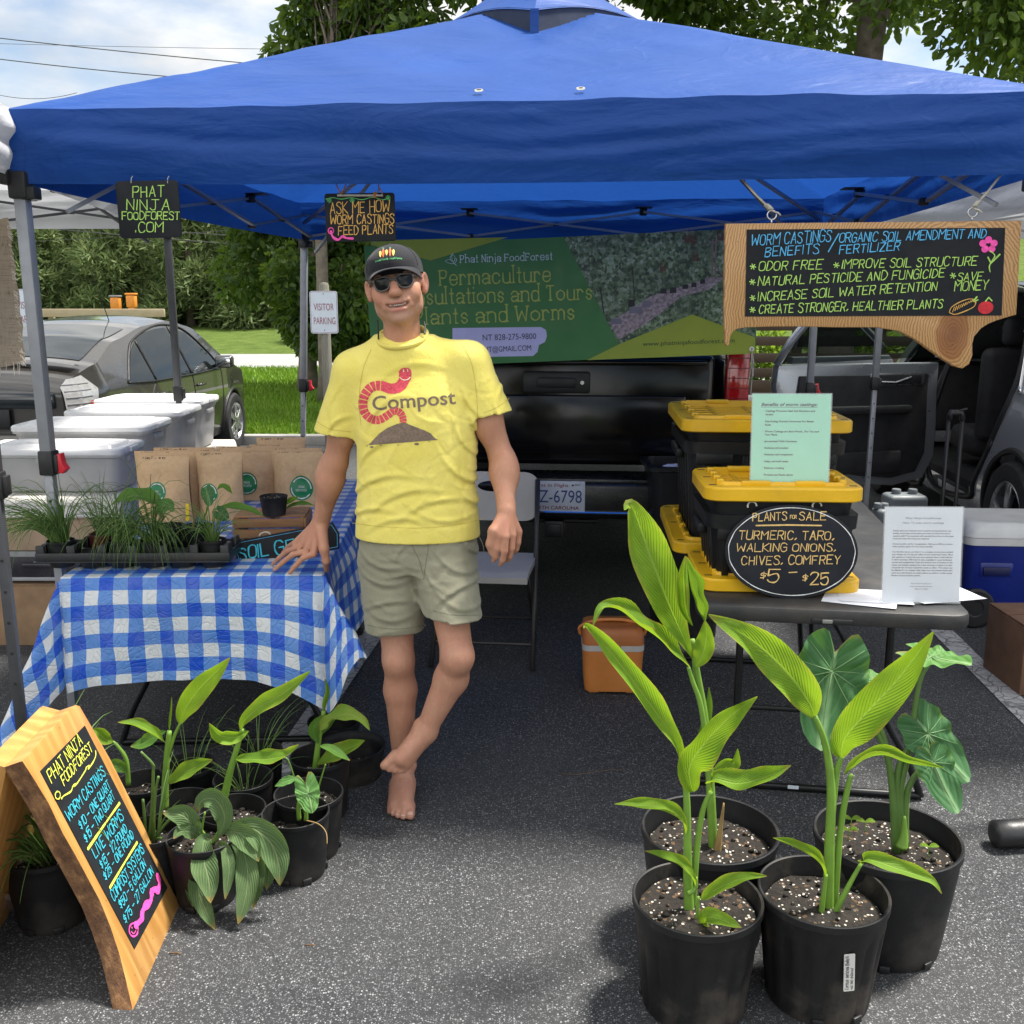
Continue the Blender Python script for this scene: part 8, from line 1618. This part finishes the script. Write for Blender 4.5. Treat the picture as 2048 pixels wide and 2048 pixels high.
class Car:
    def __init__(s, roof, half, belt, tuck, zb=.22): s.roof, s.half, s.belt, s.tuck, s.zb = roof, half, belt, tuck, zb
    @staticmethod
    def ip(t, y):
        t = sorted(t)
        if y <= t[0][0]: return t[0][1]
        for (a, p), (b, q) in zip(t, t[1:]):
            if y <= b: k = (y - a) / (b - a); k = k * k * (3 - 2 * k) * .5 + k * .5; return p + (q - p) * k
        return t[-1][1]
    def zr(s, y): return s.ip(s.roof, y)
    def sx(s, y, z):
        w = s.ip(s.half, y); bl = min(s.belt, s.zr(y) - .03)
        if z <= bl: return w * (1 - .055 * ((z - .62) / .4) ** 2)
        return w * (1 - .055 * ((bl - .62) / .4) ** 2) - (z - bl) * s.tuck - .05 * max(0, z - bl) ** 2
    def top(s, x, y, o=0):
        zs = s.zr(y) - .055; e = s.sx(y, max(zs, s.zb)); return s.zr(y) - .055 * (abs(x) / max(e, .05)) ** 2.4 + o
    def body(s, L, name, m, parent, holes=(), ny=130, open_left=None):
        b = MB(); ns, nt = 26, 12; rows = []
        for j in range(ny + 1):
            y = L * j / ny; zs = s.zr(y) - .055; r = []
            for i in range(ns + 1): z = s.zb + (zs - s.zb) * i / ns; r.append((s.sx(y, z), y, z))
            for i in range(1, nt + 1): x = s.sx(y, zs) * (1 - i / nt); r.append((x, y, s.top(x, y)))
            rows.append(r + [(-p[0], p[1], p[2]) for p in r[-2::-1]])
        n = len(rows[0]); V = [p for r in rows for p in r]; F = []
        def cut(q):
            c = [sum(V[k][a] for k in q) / 4 for a in range(3)]
            for cy, cz, rr in holes:
                if (c[1] - cy) ** 2 + (c[2] - cz) ** 2 < rr * rr and abs(c[0]) > .5: return True
            if open_left and c[0] < -.3:
                for pol in open_left:
                    ins = False
                    for (y0, z0), (y1, z1) in zip(pol, pol[1:] + pol[:1]):
                        if (z0 > c[2]) != (z1 > c[2]) and c[1] < (y1 - y0) * (c[2] - z0) / (z1 - z0) + y0: ins = not ins
                    if ins: return True
            return False
        for j in range(ny):
            for k in range(n - 1):
                q = (j * n + k, (j + 1) * n + k, (j + 1) * n + k + 1, j * n + k + 1)
                if not cut(q): F.append(q)
        F.append(tuple(range(n))); F.append(tuple(ny * n + k for k in range(n))[::-1]); b.add(V, F); return b.build(name, m, parent, 38)
    def side_patch(s, pol, side, m, parent, name, off=.004):
        bm = bmesh.new(); f = bm.faces.new([bm.verts.new((0, y, z)) for y, z in pol]); bmesh.ops.triangulate(bm, faces=[f]); bmesh.ops.subdivide_edges(bm, edges=bm.edges[:], cuts=5, use_grid_fill=True)
        for v in bm.verts: v.co.x = side * (s.sx(v.co.y, v.co.z) + off)
        bmesh.ops.recalc_face_normals(bm, faces=bm.faces[:])
        if sum(f_.normal.x * side for f_ in bm.faces) < 0: bmesh.ops.reverse_faces(bm, faces=bm.faces[:])
        b = MB(); b.bm(bm); return b.build(name, m, parent, 180)
    def side_line(s, pts, side, r, mb, off=.002): mb.tube([(side * (s.sx(y, z) + off), y, z) for y, z in [(p.x, p.y) for p in cat_rom([(a, c, 0) for a, c in pts], 6)]], r, 5)
    def top_patch(s, x0, x1, y0, y1, m, parent, name, off=.004, taper=0):
        b = MB(); b.grid(lambda u, v: ((x0 + (x1 - x0) * u) * (1 - taper * v), y0 + (y1 - y0) * v, s.top((x0 + (x1 - x0) * u) * (1 - taper * v), y0 + (y1 - y0) * v, off)), 16, 14); return b.build(name, m, parent, 180)
    def arch(s, cy, cz, r, side, mb): mb.tube([(side * (s.sx(cy + r * math.cos(a), max(s.zb, cz + r * math.sin(a))) + .002), cy + r * math.cos(a), cz + r * math.sin(a)) for a in [R(-12 + 204 * k / 26) for k in range(27)]], .020, 6)
# ---- grey hatchback parked beyond the left table
def hatchback(label, loc, rz, pm, full=True, group=None):
    t = thing('parked_car', label, 'car', loc, rz, group); c = Car([(0, .98), (.06, 1.08), (.22, 1.13), (.45, 1.18), (1.0, 1.35), (1.7, 1.455), (2.3, 1.49), (2.8, 1.43), (3.45, 1.06), (3.9, .93), (4.3, .78), (4.45, .62)], [(0, .70), (.15, .79), (.5, .845), (1.5, .86), (3.3, .86), (4.0, .80), (4.3, .68), (4.45, .52)], .93, .40)
    wh = [(.78, .315, .36), (3.48, .315, .36)]; c.body(4.45, 'body', pm, t, wh)
    for sd in (1, -1):
        for pol in ([(.92, .95), (1.42, .93), (1.36, 1.27), (1.20, 1.19)], [(1.47, .925), (2.28, .92), (2.20, 1.375), (1.95, 1.37), (1.52, 1.335), (1.42, 1.29)], [(2.35, .92), (3.12, .93), (2.98, 1.08), (2.62, 1.31), (2.28, 1.375)]): c.side_patch(pol, sd, GLASS if sd > 0 else DGLASS, t, 'window')
        b = MB()
        for pts in ([(.90, .945), (1.2, .93), (1.47, .92), (2.3, .915), (3.14, .92)], [(.90, .945), (1.18, 1.20), (1.40, 1.30), (1.9, 1.39), (2.3, 1.395), (2.65, 1.325), (3.0, 1.09), (3.14, .92)], [(1.445, .93), (1.39, 1.28)], [(2.31, .92), (2.25, 1.385)]): c.side_line(pts, sd, .011, b, .003)
        b.build('window_trim', TRIM, t, 180); b = MB()
        for pts in ([(1.18, .62), (1.30, .78), (1.45, .92)], [(2.33, .28), (2.33, .92)], [(3.10, .30), (3.16, .92)], [(1.22, .36), (1.18, .62)], [(1.22, .30), (3.08, .30)]): c.side_line(pts, sd, .004, b)
        b.build('door_seam', TRIM, t)
        for y in (1.55, 2.48): b = MB(); x = sd * c.sx(y, .80); b.tube([(x + sd * .004, y - .08, .80), (x + sd * .034, y - .05, .805), (x + sd * .034, y + .06, .805), (x + sd * .004, y + .09, .80)], .012, 6); b.build('door_handle', pm, t, 180)
        for cy, cz, _ in wh: b = MB(); c.arch(cy, cz, .36, sd, b); b.build('wheel_arch', TRIM, t, 180)
        for cy, cz, _ in wh: wheel(t, (sd * .775, cy, cz), .312, .20, sd, 6)
        x = sd * c.sx(3.0, .95); b = MB(); b.box((x + sd * .12, 2.98, 1.0), (.19, .10, .13), None, 0, .035, 3); b.bar((x, 3.02, .95), (x + sd * .06, 3.0, .98), .03); mo = b.build('mirror', pm, t, 60); b = MB(); b.box((x + sd * .12, 2.927, 1.0), (.15, .004, .10), bev=.001); b.build('mirror_glass', CHROME, mo)
        c.side_patch([(.015, .74), (.28, .72), (.37, .95), (.24, 1.06), (.08, 1.04), (.015, .98)], sd, CLENS, t, 'tail_light', .010); c.side_patch([(.22, .73), (.275, .725), (.29, .86), (.23, .86)], sd, RLENS, t, 'reflector', .013)
        b = MB(); [c.side_line([(.03, z), (.28, z)], sd, .004, b, .012) for z in (.80, .85, .90, .95, 1.0)]; b.build('lamp_rib', M('lamp_grey', (.25, .25, .26), .3), t)
    c.top_patch(-.60, .60, .50, 1.45, DGLASS, t, 'rear_window', .005, .06); c.top_patch(-.64, .64, 2.62, 3.42, DGLASS, t, 'windscreen', .005, -.1); b = MB(); b.grid(lambda u, v: (-.68 + 1.36 * u, .20 + .14 * v, c.top(-.68 + 1.36 * u, .28, .03 + .02 * math.sin(v * 3.1))), 14, 4); b.build('spoiler', pm, t, 180)
    b = MB(); b.box((0, -.012, .88), (1.26, .03, .12), bev=.012); b.build('lower_glass', DGLASS, t); b = MB(); b.box((0, -.05, .46), (1.44, .16, .34), bev=.06, seg=3); b.build('bumper', pm, t, 50); b = MB(); b.box((0, -.030, .74), (.56, .02, .15), bev=.01); b.build('plate_recess', TRIM, t)
    b = MB(); b.tube([(.3, 1.75, c.top(.3, 1.75)), (.3, 1.45, c.top(.3, 1.75) + .48)], .004, 5); b.build('antenna', TRIM, t)
    for x in (-.36, .36):
        for y in (1.55, 2.45): b = MB(); b.box((x, y, .62), (.46, .46, .16), bev=.05); b.box((x, y - .24, .92), (.44, .13, .52), RX(0), 0, .05); b.box((x, y - .26, 1.22), (.24, .09, .15), bev=.035); b.build('seat', INT, t, 50); return t
PRI = paint('warm_grey_paint', (.036, .033, .030), .25, .3); px0 = P(207, 760, 7.75)
hatchback('dark grey hatchback parked behind the white bins with its rear towards us', (px0.x - 1.0, 7.75, 0), -3.2, PRI)
hatchback('green hatchback parked far beyond the open car doors', (6.3, 15.2, .16), -84, paint('teal_paint', (.06, .20, .19), .5, .25), group=None)
# ---- black pickup backed under the tent
tr_ = RZ(-5.2); TK = thing('pickup_truck', 'black pickup truck parked tail first under the tent behind the banner', 'truck', (X(1112, 5.04, .7), 5.10, 0), -5.2)
BK = M('black_paint', (.004, .004, .0045), .16, .1, 3, 0, 100, 0, spec=.35); b = MB()
for s_ in (-1, 1):
    b.box((s_ * .90, 1.02, 1.05), (.12, 1.86, .60), bev=.04, seg=3); b.box((s_ * .93, 1.02, .80), (.08, 1.80, .30), bev=.03)
b.box((0, 1.0, .84), (1.70, 1.8, .06)); b.box((0, 1.9, 1.08), (1.7, .06, .52)); b.build('bed', BK, TK, 40)
b = MB(); b.box((0, .06, 1.09), (1.58, .07, .56), bev=.03, seg=3); b.box((0, .014, 1.02), (1.30, .02, .30), bev=.009); b.box((0, .03, 1.335), (1.5, .04, .03), bev=.01); tg2 = b.build('tailgate', BK, TK, 40)
b = MB(); b.box((.0, .008, 1.235), (.34, .03, .11), bev=.012); b.box((0, -.006, 1.235), (.20, .02, .05), bev=.008); b.build('tailgate_handle', TRIM, tg2, 40); b = MB(); b.lathe([(0, .0), (.010, .0), (.012, -.004)], 12, mat=TR(.13, -.008, 1.235) @ RX(90)); b.build('lock', CHROME, tg2)
for s_ in (-1, 1):
    b = MB(); b.box((s_ * .905, .075, 1.18), (.115, .10, .44), bev=.02, seg=3); tl = b.build('tail_light', RLENS, TK, 40); b = MB(); b.box((s_ * .905, .022, .985), (.10, .012, .05), bev=.004); b.build('reverse_lamp', CLENS, tl)
    b = MB(); [b.box((s_ * .905, .0235, 1.06 + k * .05), (.105, .004, .004)) for k in range(7)]; b.build('lens_rib', M('dark_red', (.12, .004, .006), .3), tl)
b = MB(); b.box((0, -.06, .66), (1.60, .20, .20), bev=.04, seg=3); b.box((0, -.02, .755), (1.80, .26, .03), bev=.012); b.build('bumper', M('bumper_black', (.010, .0105, .011), .30, .2, 8, .05, 90), TK, 40)
for s_ in (-1, 1): b = MB(); b.box((s_ * .86, -.02, .64), (.20, .24, .22), bev=.07, seg=4); b.build('bumper_end', CHROME, TK, 50)
b = MB(); b.box((0, -.02, .50), (.10, .2, .09), bev=.01); b.box((0, -.125, .50), (.07, .012, .06), bev=.006); b.tube([(-.22, -.05, .535), (.22, -.05, .535)], .014, 8); b.build('hitch', TRIM, TK); b = MB(); b.tube([(-.72, -.165, .60), (.72, -.165, .60)], .007, 6); b.build('chrome_strip', CHROME, TK)
b = MB(); b.box((.02 - .02, -.1635, .68), (.31, .006, .158), bev=.002); po = b.build('licence_plate', M('plate_white', (.52, .55, .60), .35, .06), TK); i = Ink(61)
i.type('DZ-6798', -.128, -.030, .066, 0, width=.262); i.type('First in Flight', -.10, .050, .017, 1, width=.17, bold=.01); i.type('NOV', .105, .056, .012, 2, width=.026); i.type('NORTH CAROLINA', -.125, -.065, .018, 3, width=.25, bold=.015); i.disc(-.113, .058, .005, 2); i.disc(.094, .058, .005, 2)
i.build('plate_text', [M('plate_blue', (.03, .06, .20), .5), M('plate_red', (.25, .03, .05), .5), TRIM, bpy.data.materials['plate_red']] if False else [M('plate_blue', (.03, .06, .20), .5), M('plate_red', (.25, .03, .05), .5), TRIM, M('plate_maroon', (.16, .02, .05), .5)], po, Matrix(((1, 0, 0, 0), (0, 0, -1, -.1665), (0, 1, 0, .68), (0, 0, 0, 1))), .001)
b = MB(); pr = [(1.95, .5), (1.95, 1.30), (2.05, 1.84), (2.5, 1.90), (3.3, 1.88), (3.95, 1.36), (5.1, 1.22), (5.25, .9), (5.25, .5)]; b.prism([(y, z) for y, z in pr], -.92, .92, bev=.09, mat=Matrix(((0, 0, 1, 0), (1, 0, 0, 0), (0, 1, 0, 0), (0, 0, 0, 1)))); b.build('cab', BK, TK, 40)
b = MB(); b.box((0, 1.955, 1.58), (1.30, .08, .38), bev=.02); b.build('rear_window', DGLASS, TK)
for s_ in (-1, 1):
    for y in (1.15, 4.35): wheel(TK, (s_ * .82, y, .39), .39, .26, s_, 6)
# ---- silver grey SUV with its doors open on the right
SUV = thing('open_suv', 'silver grey SUV at the right with its left doors swung wide open', 'car', (3.78, 4.78, 0), -5.2); SP = paint('silver_grey_paint', (.36, .38, .41), .55, .3)
c = Car([(0, .95), (.05, 1.05), (.20, 1.25), (.45, 1.55), (.9, 1.74), (1.8, 1.81), (2.6, 1.79), (3.1, 1.68), (3.85, 1.15), (4.4, 1.05), (4.7, .85), (4.78, .65)], [(0, .78), (.2, .88), (.6, .945), (1.5, .955), (3.6, .955), (4.4, .86), (4.7, .70), (4.78, .6)], 1.16, .30, .28)
rd = [(1.28, .80), (1.50, .50), (1.62, .38), (2.42, .36), (2.48, 1.0), (2.40, 1.66), (1.95, 1.68), (1.55, 1.66), (1.22, 1.20)]; fd_ = [(2.56, .36), (3.42, .36), (3.50, 1.04), (3.20, 1.36), (2.75, 1.63), (2.52, 1.66)]
wh = [(.92, .36, .42), (3.76, .36, .42)]; c.body(4.78, 'body', SP, SUV, wh, 150, [rd, fd_])
def linep(pol, sd, r, mb): q = cat_rom([(a, z_, 0) for a, z_ in pol], 5, True); mb.tube([(sd * (c.sx(p.x, p.y) + .0), p.x, p.y) for p in q + q[:2]], r, 6)
b = MB(); linep(rd, -1, .022, b); b.build('door_seal', TRIM, SUV, 180); b = MB(); linep(fd_, -1, .022, b); b.build('door_seal', TRIM, SUV, 180); b = MB(); c.side_line([(1.10, 1.10), (1.36, 1.50), (1.6, 1.69), (2.0, 1.735), (2.5, 1.72)], -1, .014, b, .008); c.side_line([(1.10, 1.10), (1.36, 1.50), (1.6, 1.69), (2.0, 1.735), (2.5, 1.72)], 1, .014, b, .008); b.build('chrome_trim', CHROME, SUV, 180)
for sd in (1, -1):
    c.side_patch([(.52, 1.10), (1.08, 1.20), (1.28, 1.45), (.72, 1.50)], sd, DGLASS, SUV, 'window')
    for cy, cz, _ in wh: b = MB(); c.arch(cy, cz, .42, sd, b); b.build('wheel_arch', TRIM, SUV, 180)
    for cy, cz, _ in wh: wheel(SUV, (sd * .85, cy, cz), .365, .24, sd, 5)
for pol in ([(1.30, 1.20), (2.40, 1.18), (2.36, 1.62), (1.60, 1.61)], [(2.52, 1.18), (3.40, 1.14), (3.15, 1.28), (2.74, 1.54), (2.50, 1.57)]): c.side_patch(pol, 1, GLASS, SUV, 'window')
c.top_patch(-.70, .70, .12, .46, DGLASS, SUV, 'rear_window', .006); c.top_patch(-.72, .72, 3.12, 3.82, DGLASS, SUV, 'windscreen', .006)
b = MB(); b.box((0, 2.3, .40), (1.66, 3.2, .06)); b.box((0, .9, .75), (1.60, .9, .65), bev=.06); b.box((0, 3.7, .85), (1.66, .5, .55), bev=.05); b.build('cabin_floor', INT, SUV)
for x in (-.42, .42):
    for y in (1.62, 2.62): b = MB(); b.box((x, y, .62), (.52, .52, .20), bev=.06); b.box((x, y - .28, .98), (.50, .16, .66), RX(0), 0, .06, 3); b.box((x, y - .30, 1.42), (.27, .11, .20), bev=.05, seg=3); b.build('seat', INT, SUV, 50)
for s_ in (-1, 1): b = MB(); b.box((s_ * .80, .05, .98), (.20, .10, .22), bev=.03); b.build('tail_light', RLENS, SUV, 40)
b = MB(); b.box((0, -.03, .50), (1.62, .14, .30), bev=.06, seg=3); b.build('bumper', SP, SUV, 50)
def door(pol, hy, ang):
    """built flat with the hinge at the origin, then swung out about the hinge; inner face has pad, armrest, grip, speaker, pocket"""
    hx = -c.sx(hy, .7); m_ = TR(hx - .02, hy, 0) @ RZ(-ang); xs = lambda y, z: -(c.sx(min(max(y, .3), 4.4), z) + hx)
    b = MB(); q = [(p.x, p.y) for p in cat_rom([(a, z_, 0) for a, z_ in pol], 3, True)]; wy = [a for a, _ in pol]; y0, y1 = min(wy), max(wy)
    lower = [p for p in q if p[1] <= 1.18]; T = Matrix(((0, 0, 1, 0), (1, 0, 0, -hy), (0, 1, 0, 0), (0, 0, 0, 1)))
    def clip(pts, zc):
        o = []
        for (a, b_) in zip(pts, pts[1:] + pts[:1]):
            if a[1] <= zc: o.append(a)
            if (a[1] - zc) * (b_[1] - zc) < 0: k = (zc - a[1]) / (b_[1] - a[1]); o.append((a[0] + k * (b_[0] - a[0]), zc))
        return o
    b.prism(clip(q, 1.20), -.035, .06, bev=.02, mat=m_ @ T); up = [(a, z_) for a, z_ in q if z_ > 1.18]; d = b.build('door', SP, SUV, 40)
    b = MB(); qq = sorted(up, key=lambda p: math.atan2(p[1] - 1.0, p[0] - (y0 + y1) / 2)); pts = [m_ @ Vector(((1.18 - z_) * -.30 * 0 + .02 + (z_ - 1.18) * .30, a - hy, z_)) for a, z_ in qq]; b.tube(pts, .028, 8); b.build('window_frame', SP, d, 180)
    n = len(pts); b = MB(); b.add(pts, [tuple(range(n))]); b.build('door_glass', GLASS, d, 0)
    cx = (y0 + y1) / 2; ins = [(cx + (a - cx) * .80 + .03, .72 + (z_ - .72) * .84) for a, z_ in clip(q, 1.20)]; b = MB(); b.prism(ins, .062, .085, bev=.010, mat=m_ @ T)
    L_ = y1 - y0; b.box((.11, cx - hy, .88), (.06, L_ * .62, .06), m_, 0, .02); b.box((.095, cx - hy, .50), (.035, L_ * .55, .16), m_, 0, .02); b.build('door_card', INT, d, 40)
    b = MB(); b.box((.090, cx + L_ * .22 - hy, 1.09), (.006, L_ * .34, .085), m_, 0, .003); b.box((.092, cx + L_ * .22 - hy, 1.09), (.010, L_ * .30, .065), m_, 1, .004); b.tube([m_ @ Vector((.10, cx + L_ * .10 - hy, 1.075)), m_ @ Vector((.112, cx + L_ * .2 - hy, 1.07)), m_ @ Vector((.10, cx + L_ * .3 - hy, 1.105))], .008, 6, 0); b.build('grip_trim', [ALLOY, INT], d, 40)
    b = MB(); e = min(q, key=lambda p: p[0])[0]; b.box((.02, e - hy + .02, .86), (.05, .012, .10), m_, 0, .004); b.build('latch', ALLOY, d)
    return d
door(rd, 2.46, 72); door(fd_, 3.48, 66)
# ---- far side: rail fence, orange posts, slatted fence, extra cars and shrubs
RAIL = mat_wood('rail_timber', (.34, .27, .17), (.22, .17, .10), (.42, .35, .24), (0, 0, 0), 1, None, .85); x0, x1 = X(20, 33, 1.3), X(236, 33, 1.3); g0 = terr(x0, 33)
t = thing('rail_fence', 'weathered timber guard rail on the bank behind the grey car roof', 'fence', ((x0 + x1) / 2, 33, g0)); w = x1 - x0; b = MB(); b.box((0, 0, 1.10), (w + 3, .12, .26), bev=.02); b.build('rail', RAIL, t)
for k in range(4): b = MB(); b.box((-w / 2 + .2 + k * (w - .3) / 3, .14, .6), (.18, .16, 1.2), bev=.02); b.build('post', RAIL, t)
ORG = M('orange_plastic', (.70, .25, .03), .5, .1)
for px, l, h in ((232, 'orange bollard with a grey cap at the end of the timber rail', 1.55), (264, 'orange utility marker box on a post beyond the rail end', 1.62)):
    x = X(px, 34, 1.4); t = thing('marker_post', l, 'post', (x, 34, terr(x, 34)), 0, 'orange markers by the rail'); b = MB(); b.box((0, 0, h / 2), (.20, .20, h), bev=.03); b.box((0, 0, h - .22), (.30, .26, .40), bev=.04); b.build('post', ORG, t); b = MB(); b.box((0, 0, h + .02), (.34, .30, .06), bev=.02); b.build('cap', M('grey_cap', (.2, .2, .2), .6) if px < 240 else ORG, t)
BRN = mat_wood('stained_slats', (.055, .035, .018), (.03, .018, .010), (.08, .055, .03), (0, 0, 0), 1, None, .6); t = thing('slat_fence', 'dark brown slatted timber fence beyond the open car doors', 'fence', (X(1585, 11.0, 1), 11.0, 0)); b = MB()
for z in (.70, .86, 1.02, 1.20, 1.36): b.box((.55, 0, z), (3.0, .03, .10 if z > .8 else .16), bev=.006)
b.build('slats', BRN, t)
for x in (-.75, .05, .95, 1.9): b = MB(); b.box((x, .05, .74), (.10, .08, 1.48), bev=.006); b.build('post', BRN if x > -.5 else RAIL, t)
for x, y, s_, l in ((3.6, 17.5, .85, 'bright lime shrub behind the slatted fence'), (6.6, 19, 1.2, 'leafy shrub seen through the open car window'), (9.5, 17, 1.2, 'rounded shrub at the far right of the driveway')):
    crown_mesh('foliage', clumps((0, 0, .75 * s_), (1.2 * s_, .9, .75 * s_), 20, .25, .45, 90 + int(x), .1), 6000, .12, leafmat('lime_leaf', [(.10, .18, .015), (.18, .28, .02), (.26, .36, .04)], .35), thing('shrub', l, 'shrub', (x, y, .1)), .1, .5, 91)
